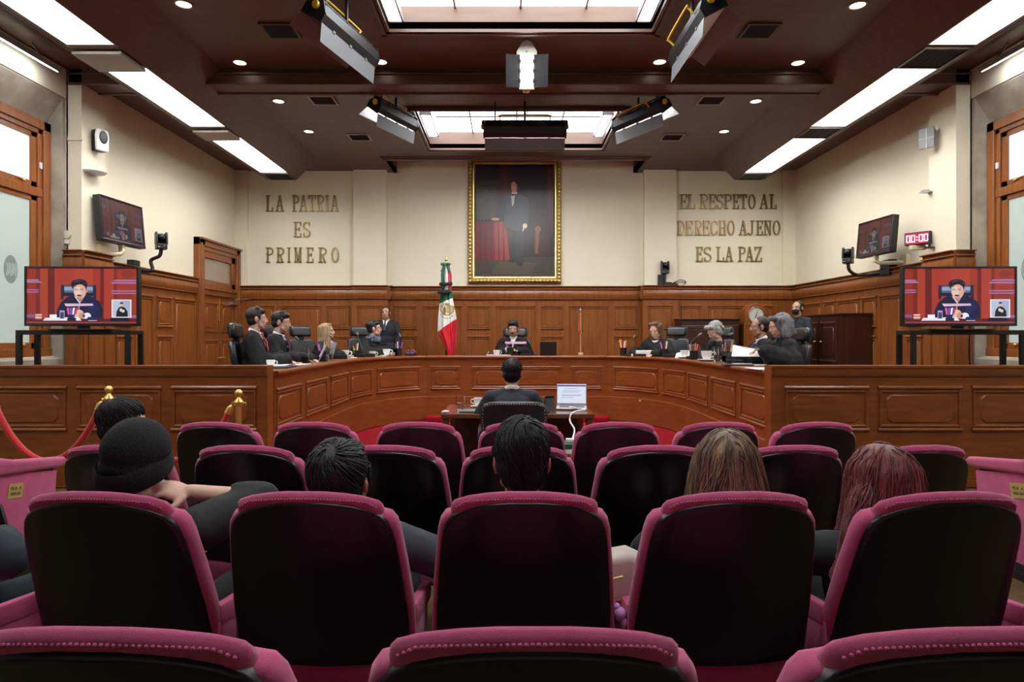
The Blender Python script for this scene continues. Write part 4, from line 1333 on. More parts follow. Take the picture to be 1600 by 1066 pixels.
p.poly([(.355, .71), (.40, .70), (.385, .56), (.30, .515), (.265, .505), (.275, .53), (.34, .60)], (38, 42, 54)); p.poly([(.62, .71), (.675, .69), (.69, .56), (.665, .46), (.63, .46), (.625, .58)], (54, 60, 72))
p.oval(.255, .508, .05, .014, (196, 148, 120)); p.oval(.632, .448, .03, .022, (214, 190, 172)); p.poly([(.60, .40), (.61, .40), (.63, .44), (.615, .445)], (220, 214, 205))
p.poly([(.455, .72), (.505, .735), (.49, .64), (.47, .62)], (206, 198, 190)); p.poly([(.452, .72), (.475, .735), (.50, .73), (.52, .742), (.515, .725), (.48, .715)], (18, 18, 20)); p.rect(.465, .735, .53, .752, (210, 204, 196))
p.oval(.495, .80, .042, .058, (184, 122, 88)); p.oval(.485, .795, .026, .045, (208, 148, 112)); p.poly([(.448, .82), (.46, .858), (.50, .872), (.54, .85), (.548, .80), (.535, .78), (.53, .82), (.50, .845), (.465, .84)], (20, 16, 15))
p.rect(.468, .808, .485, .812, (50, 30, 24)); p.rect(.498, .808, .515, .812, (50, 30, 24)); p.rect(.475, .772, .498, .776, (110, 58, 48))
for i, v in enumerate(p.mb.v): p.mb.v[i] = V((v.x, v.y - .03, v.z + H / 2))
p.build('canvas', 'canvas', root)
m = MB(); m.box(-W / 2 + .1, W / 2 - .1, -.029, -.005, .1, H - .1); m.build('backing', 'wood_dark', root, smooth=0)

# ------------------------------------------------------------------ national flag on its staff
def flag_thing():
    base = px(697, 560, 12.75)
    root = thing('flag', 'green white and red flag with an eagle emblem drooping from a tall staff', 'flag', (base.x, 12.75, ZD))
    zt = px(697, 412, 12.75).z - ZD; zb = px(697, 557, 12.75).z - ZD
    s = MB(); s.tube([(0, 0.02, 0.02), (0, 0.02, zt + .02)], .017, 10); s.lathe([(.18, 0), (.18, .03), (.06, .06), (.03, .12)], n=20)
    s.build('staff', 'wood_dark', root)
    f = MB(); f.lathe([(.02, 0), (.03, .02), (.014, .05), (.03, .075), (.012, .10), (.006, .15), (.001, .18)], c=(0, .02, zt + .0), n=14)
    f.build('finial', 'gold_smooth', root)
    mm = MB()
    prof = [(412, 692.5, 702), (430, 689.5, 706), (450, 690, 706.5), (470, 688, 708), (490, 686, 712), (503, 685, 714), (515, 684.5, 714), (523, 684.3, 714), (535, 690, 714), (548, 696, 712.5), (553, 698, 711), (562, 699, 710)]
    def edge(y):
        for a, b in zip(prof, prof[1:]):
            if a[0] <= y <= b[0]:
                k = (y - a[0]) / (b[0] - a[0])
                return a[1] + (b[1] - a[1]) * k, a[2] + (b[2] - a[2]) * k
        return prof[-1][1:]
    nu, nv = 72, 200
    X = lambda q: (q - 795) / 1000 * 12.75 - base.x
    def surf(u, v):
        y = 412 + (562 - 412) * v
        l, r = edge(y)
        amp = .012 + .05 * min(1, v * 1.6)
        yy = -.06 - amp * (sin(u * 15 + v * 3) * .6 + sin(u * 27 - v * 2 + 1) * .3) - .16 * sin(pi * u) * min(1, v * 1.5)
        return V((X(l + (r - l) * u), yy, zt + (zb - zt) * v * 1.0))
    def colour(x, y):
        l, r = edge(y)
        u = (x - l) / (r - l)
        if y < 478 and y > 412 and .36 < u and u < .98:      # hanging ribbon / inner folds
            if y < 455:
                return (188, 40, 62) if u > .66 else (225, 220, 214)
        gb = 478 - (x - 686) * .45        # lower edge of green
        rb = 523 - (x - 684) * .72        # upper edge of red
        if y < gb: return (22, 92, 66)
        if y > rb: return (214, 34, 52)
        ex, ey = (x - 699.5) / 10.5, (y - 485) / 11
        rr = ex * ex + ey * ey
        if rr < 1.35:
            # coiled bird: body, wing, neck, snake
            if ((x - 703.5) / 6.6) ** 2 + ((y - 486.5) / 7.2) ** 2 < 1 and (x + y * .8) % 2.1 > .55: return (168, 140, 52)
            if ((x - 696) / 2.2) ** 2 + ((y - 489) / 6.5) ** 2 < 1: return (126, 104, 40)
            if abs(rr - .98) < .16 and y > 480: return (150, 128, 54)
            if ((x - 700) / 2.6) ** 2 + ((y - 478.5) / 2.2) ** 2 < 1: return (150, 120, 44)
            if abs((y - 479) - 2 * sin((x - 690) * 1.3)) < .8 and x < 700: return (110, 100, 50)
        if abs(((x - 699.5) / 12.5) ** 2 + ((y - 486) / 15) ** 2 - 1) < .11 and y > 494 and int(x * .8) % 3 != 0: return (162, 140, 78)
        if 690 < x < 694 and 518 < y < 526 and abs(x - 690 - (y - 516) * .25) < 2.2: return (196, 160, 70)
        return (232, 230, 226)
    vs = [surf(j / nu, i / nv) for i in range(nv + 1) for j in range(nu + 1)]
    for i in range(nv):
        y = 412 + 150 * (i + .5) / nv
        l, r = edge(y)
        for j in range(nu):
            x = l + (r - l) * (j + .5) / nu
            mm.m.append(0); mm.c.append(lin(colour(x, y)))
            mm.f.append([i * (nu + 1) + j, i * (nu + 1) + j + 1, (i + 1) * (nu + 1) + j + 1, (i + 1) * (nu + 1) + j])
    mm.v = vs
    mm.build('cloth', 'flag_cloth', root, smooth=80)
    k = MB()
    for yy, l, r in ((446, 689, 706.5), (459, 686, 704)):
        z = zt + (zb - zt) * (yy - 412) / 150
        k.tube([(X(l), -.14, z), (X((l + r) / 2), -.22, z - .01), (X(r), -.14, z + .01)], .035, 8, flat=(1, 1))
    k.build('black_band', 'black_matte', root)
    b = MB()
    z = zt - .02
    for sx, c in ((-1, 0), (1, 0)):
        b.ell((sx * .055, -.09, z), (.05, .02, .03)); b.tube([(sx * .02, -.09, z), (sx * .08, -.10, z - .16)], .014, 6, flat=(1.6, .5))
    b.build('bow', 'green', root)
    return root
flag_thing()
# ------------------------------------------------------------------ theatre seats
def offset(poly, d):
    P = [V((a, b)) for a, b in poly]; k = len(P); out = []
    for i in range(k):
        e1 = (P[i] - P[i - 1]); e2 = (P[(i + 1) % k] - P[i])
        n1 = V((e1.y, -e1.x)).normalized() if e1.length > 1e-9 else V((0, 0)); n2 = V((e2.y, -e2.x)).normalized() if e2.length > 1e-9 else V((0, 0))
        n = (n1 + n2); n = n.normalized() if n.length > 1e-6 else n1
        out.append((P[i].x - n.x * d, P[i].y - n.y * d))
    return out
def rslab(mb, poly, y0, y1, r, fn, seg=3, rows=False):
    """slab with rounded rims; poly counter-clockwise in (x, z)"""
    rings = []
    for i in range(seg + 1):
        a = pi / 2 * i / seg
        rings.append((r * (1 - sin(a)), y0 + r * (1 - cos(a))))
    for i in range(seg + 1):
        a = pi / 2 * i / seg
        rings.append((r * (1 - cos(a)), y1 - r * (1 - sin(a))))
    vs, fs = [], []
    k = len(poly)
    for off, y in rings:
        vs += [fn(a, y, b) for a, b in offset(poly, off)]
    for i in range(len(rings) - 1):
        for j in range(k):
            j2 = (j + 1) % k
            fs.append((i * k + j, i * k + j2, (i + 1) * k + j2, (i + 1) * k + j))
    if rows and k % 2 == 0:
        # caps filled in rows so that they follow the bend of fn
        h, n = k // 2, 8
        for (off, y), ri in ((rings[0], 0), (rings[-1], len(rings) - 1)):
            po = offset(poly, off)
            base = len(vs)
            for i in range(h):
                a, b = po[i], po[k - 1 - i]
                for q in range(1, n):
                    t = q / n
                    vs.append(fn(a[0] + (b[0] - a[0]) * t, y, a[1] + (b[1] - a[1]) * t))
            def idx(i, q):
                return ri * k + i if q == 0 else (ri * k + k - 1 - i if q == n else base + i * (n - 1) + q - 1)
            for i in range(h - 1):
                for q in range(n):
                    fs.append((idx(i, q), idx(i, q + 1), idx(i + 1, q + 1), idx(i + 1, q)))
    else:
        fs.append(tuple(range(k))); fs.append(tuple((len(rings) - 1) * k + j for j in range(k - 1, -1, -1)))
    return mb.add(vs, fs)
def mirror_outline(half):
    """half: right side points bottom to top (x > 0)"""
    return [(x, z) for x, z in half] + [(-x, z) for x, z in reversed(half)]
TILT = R(16.5)
def backfn(x, y, z):
    # y forward; back leans towards the viewer, sides wrap forward slightly
    y = y + .55 * x * x
    zz = z - .40
    return V((x, y * cos(TILT) - zz * sin(TILT) + .180, .413 + zz * cos(TILT) + y * sin(TILT)))
def make_seat():
    t = thing('theatre_seat', 'x', 'seat', (0, 0, 0))
    sh = MB()
    half = [(.266, .36), (.263, .50), (.258, .63), (.247, .76), (.238, .85), (.231, .885), (.220, .917), (.202, .941), (.172, .961), (.135, .976), (.09, .987), (.045, .993)]
    rslab(sh, mirror_outline(half), -.014, .02, .009, backfn, 3, True)
    sh.build('back_shell', 'shell', t, smooth=50)
    cu = MB()
    half = [(.280, .34), (.277, .50), (.272, .63), (.261, .76), (.253, .83), (.249, .87), (.241, .905), (.226, .930), (.19, .945), (.1, .952)]
    rslab(cu, mirror_outline(half), .000, .055, .020, backfn, 4, True)
    cu.build('back_cushion', 'velvet', t, smooth=60)
    hp = MB()
    def padfn(x, y, z):
        return backfn(x, y, z - 1.5 * max(0, y - .016) * max(0., min(1., (z - .86) / .1)))
    half = [(.194, .84), (.201, .88), (.207, .92), (.209, .950), (.206, .968), (.196, .981), (.158, .998), (.105, 1.011), (.052, 1.018)]
    rslab(hp, mirror_outline(half), -.006, .070, .026, padfn, 6, True)
    for i in range(46):                                     # stitched welt along the rear top edge
        a = -1 + 2 * i / 45
        x = a * .191
        z = 1.002 - .024 * a * a - .012 * max(0, abs(a) - .86) / .14
        q = backfn(x, -.003, z)
        hp.ell(q, (.0036, .0036, .0036), nu=6, nv=4)
    hp.build('head_pad', 'velvet', t, smooth=60)
    se = MB()
    rslab(se, [(-.235, .36), (.235, .36), (.245, .40), (.235, .46), (-.235, .46), (-.245, .40)], .14, .60, .03, lambda x, y, z: V((x, y, z)))
    se.build('seat_cushion', 'velvet', t, smooth=60)
    for s in (-1, 1):
        a = MB()
        rslab(a, [(.20, .56), (.46, .53), (.49, .555), (.48, .59), (.42, .605), (.20, .625)], s * .262 - .0165, s * .262 + .0165, .012, lambda y, x, z: V((x, y, z)))
        rslab(a, [(.18, .30), (.36, .30), (.42, .54), (.19, .58)], s * .264 - .012, s * .264 + .012, .008, lambda y, x, z: V((x, y, z)))
        a.build('armrest', 'velvet', t, smooth=60)
        l = MB()
        l.box(s * .264 - .012, s * .264 + .012, .10, .28, .02, .31); l.box(s * .264 - .014, s * .264 + .014, .04, .36, 0, .03)
        l.build('leg', 'black', t, smooth=0, bevel=.004)
    return t
SEAT = make_seat()
GSEAT = 'theatre seats of the audience'
first = [True]
def place_seat(cx, d, label, rz=0):
    """cx: photo column of the back, d: depth of its top edge"""
    x = (cx - 795) / 1000 * (d + .09)
    loc = (x, d - .005, floor_z(d + .2))
    if first[0]:
        first[0] = False
        SEAT.rotation_euler = (0, 0, rz); SEAT.location = loc; SEAT['label'] = label; SEAT['group'] = GSEAT
        return SEAT
    return dup(SEAT, loc, rz, label, GSEAT)
ROWS = [
 ('front row', 3.60, [(341, 'in front of the right brass rope post'), (493, 'second from the left'), (655, 'third from the left'), (815, 'behind the studded office chair'), (964, 'third from the right'), (1120, 'second from the right'), (1272, 'at the right end')]),
 ('second row', 2.69, [(183, 'at the left end, below the man with glasses'), (389, 'second from the left'), (607, 'third from the left'), (810, 'in front of the short haired man'), (1022, 'third from the right'), (1232, 'second from the right'), (1430, 'at the right end')]),
 ('third row', 1.755, [(-195, 'at the far left, mostly outside the view'), (167, 'behind the person in the black beanie'), (490, 'behind the person whose crown shows'), (819, 'behind the short haired man'), (1143, 'behind the woman with light brown hair'), (1466, 'behind the woman with long red hair'), (1792, 'at the far right, mostly outside the view')]),
 ('row nearest the viewer', .865, [(195, 'at the left'), (833, 'in the middle'), (1484, 'at the right')]),
]
for rn, d, seats in ROWS:
    for cx, q in seats:
        place_seat(cx, d, 'pink and black seat, %s, %s' % (rn, q), (cx - 805) / 1000 * d * (.03 if d > 3 else .06))

def aisle_panel(sx, line1, line2, label):
    """pink end panel with brass row plate, closing the first row of a side block"""
    X = -3.04 if sx < 0 else 3.14
    t = thing('row_end_panel', label, 'seat end panel', (X, 4.02, 0), R(2 * sx))
    k = -sx                                                    # towards the aisle
    a = MB()
    rslab(a, [(-.42, .735), (-.25, .66), (.28, .615), (.33, .645), (.30, .68), (.12, .705), (-.10, .735), (-.30, .79), (-.42, .80)], -.045, .045, .028, lambda y, x, z: V((x, y, z)), 4)
    a.build('arm_pad', 'velvet', t, smooth=60)
    p = MB()
    rslab(p, [(-.32, .10), (.20, .10), (.245, .60), (-.36, .69)], -.022, .022, .006, lambda y, x, z: V((x, y, z)))
    p.build('panel', 'velvet', t, smooth=60)
    b = MB(); b.box(-.018, .018, -.34, .215, .0, .69); b.box(-.03, .03, -.33, .2, 0, .05)
    b.build('frame', 'black', t, smooth=0)
    q = MB(); q.box(k * .022 - .002, k * .022 + .002, -.155, -.045, .50, .59)
    M = Matrix.Translation((k * .0235, -.10, .545)) @ Matrix.Rotation(R(-9), 4, 'X')
    q = MB(); q.box(-.0015, .0015, -.058, .058, -.045, .045, M)
    plate = q.build('plate', 'plate_gold', t, smooth=0)
    # engraved words
    for txt, z in ((line1, .014), (line2, -.018)):
        cu = bpy.data.curves.new('txt', 'FONT'); cu.body = txt; cu.size = .027; cu.align_x = 'CENTER'; cu.align_y = 'CENTER'; cu.extrude = .0004
        o = bpy.data.objects.new('txt', cu); COL.objects.link(o)
        dg = bpy.context.evaluated_depsgraph_get()
        me = bpy.data.meshes.new_from_object(o.evaluated_get(dg))
        bpy.data.objects.remove(o)
        me.materials.clear(); me.materials.append(MATS['black'])
        w = bpy.data.objects.new('engraving', me); COL.objects.link(w); w.parent = plate
        w.matrix_local = M @ Matrix.Translation((k * .0022, 0, z)) @ Euler((pi / 2, 0, k * pi / 2)).to_matrix().to_4x4()
    return t
aisle_panel(-1, 'FILA  A', '000-05', 'pink seat end panel with a brass row plate at the left aisle')
aisle_panel(1, 'FILA  A', '000-04', 'pink seat end panel with a brass row plate at the right aisle')
m = MB(); rslab(m, [(-.24, .36), (.24, .36), (.235, .9), (.18, .98), (-.18, .98), (-.235, .9)], 0, .03, .01, lambda x, y, z: V((x, y - (z - .4) * .2, z)))
for s in (-1, 1): m.box(s * .2 - .015, s * .2 + .015, .02, .14, 0, .5)
o = m.build('seat_back', 'shell', None); o.location = (-3.02, 3.60, 0); o.scale = (1, 1, .62)
tag(o, 'black seat back with a silver bracket at the left edge beside the pink end panel', 'seat')
m = MB(); m.box(-.012, .012, -.012, 0, .60, .72); m.build('bracket', 'silver', o, smooth=0, bevel=.003).location = (.17, -.055, .1)
# ------------------------------------------------------------------ people
def remesh_obj(name, mb, voxel, smooth, m, parent, wrinkle=0., seed=0, post=None):
    me = bpy.data.meshes.new(name)
    me.from_pydata([tuple(p) for p in mb.v], [], mb.f)
    bm = bmesh.new(); bm.from_mesh(me); bmesh.ops.recalc_face_normals(bm, faces=bm.faces); bm.to_mesh(me); bm.free()
    o = bpy.data.objects.new(name, me); COL.objects.link(o)
    md = o.modifiers.new('r', 'REMESH'); md.mode = 'VOXEL'; md.voxel_size = voxel; md.use_smooth_shade = True
    if smooth:
        ms = o.modifiers.new('s', 'SMOOTH'); ms.factor = .5; ms.iterations = smooth
    dg = bpy.context.evaluated_depsgraph_get()
    me2 = bpy.data.meshes.new_from_object(o.evaluated_get(dg))
    o.modifiers.clear(); o.data = me2; bpy.data.meshes.remove(me)
    me2.name = name
    if wrinkle:
        nr = [v.normal.copy() for v in me2.vertices]
        for v, n in zip(me2.vertices, nr):
            p = v.co
            k = noise.noise(V((p.x * 9 + seed, p.y * 9, p.z * 3.5))) + .5 * noise.noise(V((p.x * 22, p.y * 22 + seed, p.z * 9)))
            v.co = p + n * (k * wrinkle)
    if post:
        post(me2)
    me2.materials.clear(); me2.materials.append(MATS[m])
    me2.polygons.foreach_set('use_smooth', [True] * len(me2.polygons))
    me2.update()
    o.parent = parent
    return o

def frame(z, x):
    """matrix with z along z-vector and x close to x"""
    z = V(z).normalized(); x = V(x); y = z.cross(x).normalized(); x = y.cross(z)
    return Matrix((x, y, z)).transposed()

def hand(mb, wrist, d, nrm, side, curl=25, size=1., spread=1.):
    """d: forearm direction, nrm: back of the hand, side: +1 right hand (thumb at its left when palm is down)"""
    d = V(d).normalized(); n = V(nrm); n = (n - d * n.dot(d)).normalized(); s = d.cross(n) * side   # s points away from the thumb
    w = V(wrist); z = size
    Mx = Matrix((s, n, d)).transposed().to_4x4(); Mx.translation = w + d * .048 * z
    mb.ell((0, 0, 0), (.042 * z, .017 * z, .056 * z), Mx)
    for k, (off, ln) in enumerate(((-.029, .070), (-.010, .080), (.010, .075), (.028, .060))):
        p = w + d * .090 * z + s * off * z * spread
        dd = (d + s * (off * 2.5 * spread)).normalized()
        c1 = R(curl * (.6 + .12 * k))
        q = p
        ang = 0
        for j, f in enumerate((.45, .32, .23)):
            ang += c1
            v = dd * cos(ang) - n * sin(ang)
            q2 = q + v * ln * f * z
            mb.cap(q, (.0095 - .001 * j) * z, q2, (.0088 - .001 * j) * z, 8)
            q = q2
    p = w + d * .022 * z - s * .030 * z
    t1 = p + (d * .55 - s * .8 - n * .25).normalized() * .036 * z
    t2 = t1 + (d * .9 - s * .30 - n * .3).normalized() * .032 * z
    mb.cap(p, .013 * z, t1, .011 * z, 8); mb.cap(t1, .0105 * z, t2, .009 * z, 8)

def head_parts(mb, H, jaw=1., nose=1.):
    e = lambda c, r: mb.ell((0, 0, 0), r, H @ Matrix.Translation(c), nu=18, nv=12)
    c = lambda a, ra, b, rb: mb.cap(H @ V(a), ra, H @ V(b), rb, 10)
    e((0, -.012, .022), (.074, .094, .088))
    e((0, .028, -.040), (.058 * jaw, .062, .074))
    e((0, .050, -.092), (.030 * jaw, .030, .024))
    c((-.048, .030, -.075), .020, (0, .062, -.098), .018); c((.048, .030, -.075), .020, (0, .062, -.098), .018)
    c((0, .083, .010), .010, (0, .100 * nose, -.030), .013); c((-.012, .090, -.036), .009, (.012, .090, -.036), .009)
    c((-.042, .070, .020), .013, (.042, .070, .020), .013)
    e((-.036, .056, -.028), (.024, .026, .024)); e((.036, .056, -.028), (.024, .026, .024))
    c((-.020, .083, -.066), .008, (.020, .083, -.066), .008)
    for s in (-1, 1):
        M = H @ Matrix.Translation((s * .080, -.012, -.012)) @ Matrix.Rotation(s * R(20), 4, 'Z')
        mb.ell((0, 0, 0), (.010, .020, .032), M, nu=12, nv=8)
        mb.ell((0, .003, -.026), (.009, .011, .011), M, nu=10, nv=6)

def face_bits(H, parent, brow='hair_dark', glasses=None, mustache=None, lips='lips', mask=False):
    for s in (-1, 1):
        m = MB(); m.ell((0, 0, 0), (.0125, .011, .008), H @ Matrix.Translation((s * .030, .075, .003)), nu=10, nv=6)
        e = m.build('eye', 'eye_white', parent)
        m = MB(); m.ell((0, 0, 0), (.006, .004, .006), H @ Matrix.Translation((s * .030, .085, .002)), nu=8, nv=6)
        m.build('iris', 'eye_dark', e)
        m = MB(); m.cap(H @ V((s * .016, .086, .020)), .004, H @ V((s * .046, .076, .023)), .003, 6)
        m.build('eyebrow', brow, parent)
    if not mask:
        m = MB(); m.tube([H @ V(p) for p in ((-.022, .083, -.066), (-.008, .0905, -.064), (.008, .0905, -.064), (.022, .083, -.066))], .0045, 6)
        m.build('lips', lips, parent)
    if mustache:
        m = MB(); m.tube([H @ V(p) for p in ((-.027, .084, -.058), (-.010, .096, -.051), (.010, .096, -.051), (.027, .084, -.058))], .006, 6)
        m.build('moustache', mustache, parent)
    if glasses:
        m = MB()
        for s in (-1, 1):
            m.tube([H @ V((s * .031 + .022 * cos(a), .098 - .010 * abs(s * .031 + .022 * cos(a)) / .05, .0 + .017 * sin(a))) for a in [2 * pi * i / 16 for i in range(16)]], .0013, 5, closed=True)
            m.tube([H @ V((s * .053, .090, .004)), H @ V((s * .080, .03, .006)), H @ V((s * .083, -.02, -.004))], .0018, 5)
        m.tube([H @ V((-.009, .098, .004)), H @ V((.009, .098, .004))], .0018, 5)
        m.build('glasses', glasses, parent)

def strands(me, H, flow, n, steps, ds, r, mname, parent, seed=1, zmin=-9, lift=.0022, name='hair_strands', keep=None):
    """locks traced along the surface of a hair mesh"""
    rnd = random.Random(seed)
    vs = [v.co.copy() for v in me.vertices]
    tree = BVHTree.FromPolygons(vs, [tuple(p.vertices) for p in me.polygons])
    mb = MB()
    k = 0
    tries = 0
    Hi = H.inverted()
    while k < n and tries < n * 6:
        tries += 1
        p = vs[rnd.randrange(len(vs))]
        hp = Hi @ p
        if keep and not keep(hp):
            continue
        pts = []
        a = rnd.uniform(.4, 1.6)
        w = V((rnd.uniform(-1, 1), rnd.uniform(-1, 1), rnd.uniform(-1, 1))) * .25
        for j in range(steps):
            hit, nn, _, _ = tree.find_nearest(p)
            if hit is None: break
            h = hit + nn * (lift * a + .0006 * j * a)
            pts.append(h)
            d = H.to_3x3() @ flow(Hi @ hit) + w
            d = d - nn * d.dot(nn)
            if d.length < 1e-5: break
            p = hit + d.normalized() * ds
        if len(pts) < 3: continue
        m_ = len(pts)
        mb.tube(pts, [r * a * (1 - .85 * (j / (m_ - 1))) * (.55 if j == 0 else 1) for j in range(m_)], 4)
        k += 1
    return mb.build(name, mname, parent, smooth=80, fixn=False)

def whorl(wx, wy, wz, swirl=.5, down=.35):
    W = V((wx, wy, wz))
    def f(p):
        d = p - W
        t = V((-d.y, d.x, 0))
        return d.normalized() + t.normalized() * swirl + V((0, 0, -down)) if d.length > 1e-4 else V((0, 0, -1))
    return f

class Person:
    def __init__(s, label, top, floor, yaw, scale=1., lean=6, head=(0, 0, 0), seated=True, skin='skin_b', group=None, hair_h=.118, jaw=1., slim=1., nose=1., hs=1.):
        """top: (photo column, photo row, depth) of the hair top; yaw 0 faces away from the viewer (+y)"""
        tp = px(*top)
        want = (tp.z - floor) / scale
        s.seated, s.slim, s.skin = seated, slim, skin
        L = R(lean)
        up = V((0, sin(L), cos(L)))
        s.up = up
        yw, pt, rl = [R(q) for q in head]
        HR = Matrix.Rotation(yw, 4, 'Z') @ Matrix.Rotation(-pt, 4, 'X') @ Matrix.Rotation(rl, 4, 'Y')
        nk = V((0, sin(L * .5) + .10, 1.0)).normalized() * .155 + V((0, .01, 0))
        topz = nk.z + hs * max((HR @ V((0, y, z))).z for y, z in ((0, hair_h), (-.09, .07), (-.115, .03), (.06, .09)))
        hz = .50 if seated else .92
        tall = 1.
        tz = lambda h, t: h + .56 * t * up.z + topz
        hz += want - tz(hz, tall)
        lo, hi = (.40, .56) if seated else (.86, .98)
        hz2 = max(lo, min(hi, hz)); tall = (want - topz - hz2) / (.56 * up.z)
        s.hip = V((0, 0, hz2))
        s.waist = s.hip + up * .18 * tall
        s.chest = s.hip + up * .34 * tall
        s.sh = s.hip + up * .50 * tall
        s.neck = s.hip + up * .56 * tall
        s.hc = s.neck + nk
        s.H = Matrix.Translation(s.hc) @ HR @ Matrix.Scale(hs, 4)
        hh = Matrix.Rotation(yaw, 3, 'Z') @ V((s.hc.x, s.hc.y, 0)) * scale
        s.root = thing('person', label, 'person', (tp.x - hh.x, tp.y - hh.y, floor), yaw, group, scale)
        s.S = [s.sh + V((sx * .175 * slim, .0, -.01)) for sx in (-1, 1)]
        s.arms = []
        s.dz = s.hip.z - .5
    def arm(s, side, elbow, wrist, hdir=None, hn=(0, 0, 1), curl=30):
        s.arms.append((side, s.S[0 if side < 0 else 1], V(elbow), V(wrist), hdir, hn, curl))
        return s
    def legs(s):
        if s.seated:
            return [(V((sx * .09, .02, s.hip.z - .01)), V((sx * .12, .44, s.hip.z + .01)), V((sx * .12, .42, .09))) for sx in (-1, 1)]
        return [(V((sx * .09, 0, .90)), V((sx * .10, .01, .48)), V((sx * .10, -.02, .09))) for sx in (-1, 1)]
    def body(s, voxel=.007, smooth=2, hands=True):
        mb = MB()
        sl = s.slim
        rot = frame(s.up, (1, 0, 0)).to_4x4()
        def te(c, r):
            M = rot.copy(); M.translation = c
            mb.ell((0, 0, 0), r, M)
        te(s.hip + s.up * .02, (.165 * sl, .12, .13)); te(s.waist, (.15 * sl, .11, .17)); te(s.chest, (.165 * sl, .115, .19)); te(s.sh - s.up * .05, (.165 * sl, .095, .09))
        mb.cap(s.S[0], .055, s.S[1], .055)
        base = s.H @ V((0, -.018, -.06))
        mb.cap(s.neck - s.up * .03, .058, base, .052)
        for sx in (0, 1):
            mb.cap(s.neck - s.up * .035, .040, s.S[sx] + V((0, 0, -.005)), .042)
        head_parts(mb, s.H)
        for side, a, e, w, hd, hn, cu in s.arms:
            mb.cap(a, .050, e, .040); mb.cap(e, .040, w, .026)
            if hands:
                hand(mb, w, hd if hd else (w - e), hn, side, cu)
        for h, k, a in s.legs():
            mb.cap(h, .085, k, .056); mb.cap(k, .055, a, .040)
            mb.cap(a + V((0, -.03, -.04)), .035, a + V((0, .15, -.055)), .03)
        s.bodyo = remesh_obj('body', mb, voxel, smooth, s.skin, s.root)
        return s
    def coat(s, m, name='jacket', t=.022, sleeve=(.066, .060, .050), cuff=.0, voxel=.012, smooth=3, wrinkle=.006, seed=0, robe=False, neck_open=True, to=1.):
        mb = MB(); sl = s.slim
        rot = frame(s.up, (1, 0, 0)).to_4x4()
        def te(c, r):
            M = rot.copy(); M.translation = c
            mb.ell((0, 0, 0), r, M)
        te(s.hip + s.up * .02, (.165 * sl + t, .12 + t, .13 + t)); te(s.waist, (.15 * sl + t, .11 + t, .18)); te(s.chest, (.165 * sl + t, .115 + t, .19)); te(s.sh - s.up * .05, (.168 * sl + t, .095 + t * .8, .085))
        mb.cap(s.S[0], .056 + t * .4, s.S[1], .056 + t * .4)
        for sx in (0, 1):
            mb.cap(s.neck + s.up * -.030, .060, s.S[sx] + V((0, 0, .004)), .050 + t * .4)
        mb.cap(s.neck - s.up * .05, .076, s.neck - s.up * .01, .066)
        for side, a, e, w, hd, hn, cu in s.arms:
            w2 = e.lerp(w, to)
            mb.cap(a, sleeve[0], e, sleeve[1]); mb.cap(e, sleeve[1], w2, sleeve[2])
            if robe:
                d = (w - e).normalized()
                mb.cap(e + V((0, 0, -.03)), sleeve[1] * 1.05, w2 - d * .05 + V((0, 0, -.035)), sleeve[2] * 1.1)
                mb.cap(a + V((0, 0, -.05)), sleeve[0], e + V((0, 0, -.04)), sleeve[1] * 1.2)
        if robe:
            te(s.hip + s.up * .02, (.24 * sl, .19, .17))
            if s.seated:
                mb.cap(s.hip + V((-.10, .1, -.02)), .14, s.hip + V((-.12, .42, -.05)), .11); mb.cap(s.hip + V((.10, .1, -.02)), .14, s.hip + V((.12, .42, -.05)), .11)
                for sx in (-1, 1): mb.cap(s.hip + V((sx * .14, .44, -.08)), .10, V((sx * .14, .46, .18)), .10)
        s.coato = remesh_obj(name, mb, voxel, smooth, m, s.root, wrinkle, seed)
        return s
    def trousers(s, m='suit', voxel=.012):
        mb = MB()
        for h, k, a in s.legs():
            mb.cap(h, .105, k, .072); mb.cap(k, .072, a, .06)
        mb.ell(s.hip, (.18, .14, .12))
        remesh_obj('trousers', mb, voxel, 3, m, s.root, .004)
        for h, k, a in s.legs():
            sh = MB(); sh.cap(a + V((0, -.04, -.045)), .042, a + V((0, .17, -.06)), .034)
            sh.build('shoe', 'black', s.root)
        return s
    def collar(s, m='shirt', v=True, r=.060, h=.0):
        mb = MB()
        pts = []
        for i in range(20):
            a = 2 * pi * i / 20
            back = (1 - sin(a)) / 2
            pts.append(s.neck + s.up * (.005 + .030 * back + h) + V((r * cos(a), r * 1.0 * sin(a) + .004, -.022 * (1 - back))))
        mb.tube(pts, .016, 8, closed=True, flat=(.55, 1.2))
        if v:
            f = s.neck + V((0, .062, -.02))
            dn = (s.chest + V((0, .145, .05)) - f)
            mb.add([f + V((-.055, -.012, .03)), f + V((.055, -.012, .03)), f + dn * .95 + V((.008, .006, 0)), f + dn * .95 + V((-.008, .006, 0)), f + V((-.05, -.03, .02)), f + V((.05, -.03, .02)), f + dn * .95 + V((0, -.03, 0)), f + dn * .95 + V((0, -.03, 0))],
                   [(0, 3, 2, 1), (4, 5, 6, 7), (0, 1, 5, 4), (1, 2, 6, 5), (2, 3, 7, 6), (3, 0, 4, 7)])
        mb.build('shirt_collar', m, s.root, smooth=50)
        return s
    def tie(s, m, reach=.9):
        f = s.neck + V((0, .080, -.012))
        e = s.chest + V((0, .155, .02)) if reach < 1 else s.waist + V((0, .145, 0))
        mb = MB()
        mb.cap(f, .014, f + V((0, .006, -.022)), .010, 8)
        mb.tube([f + V((0, .004, -.02)), f.lerp(e, .5) + V((0, .02, 0)), e], [.014, .024, .03], 8, flat=(1, .35))
        mb.build('tie', m, s.root)
        return s
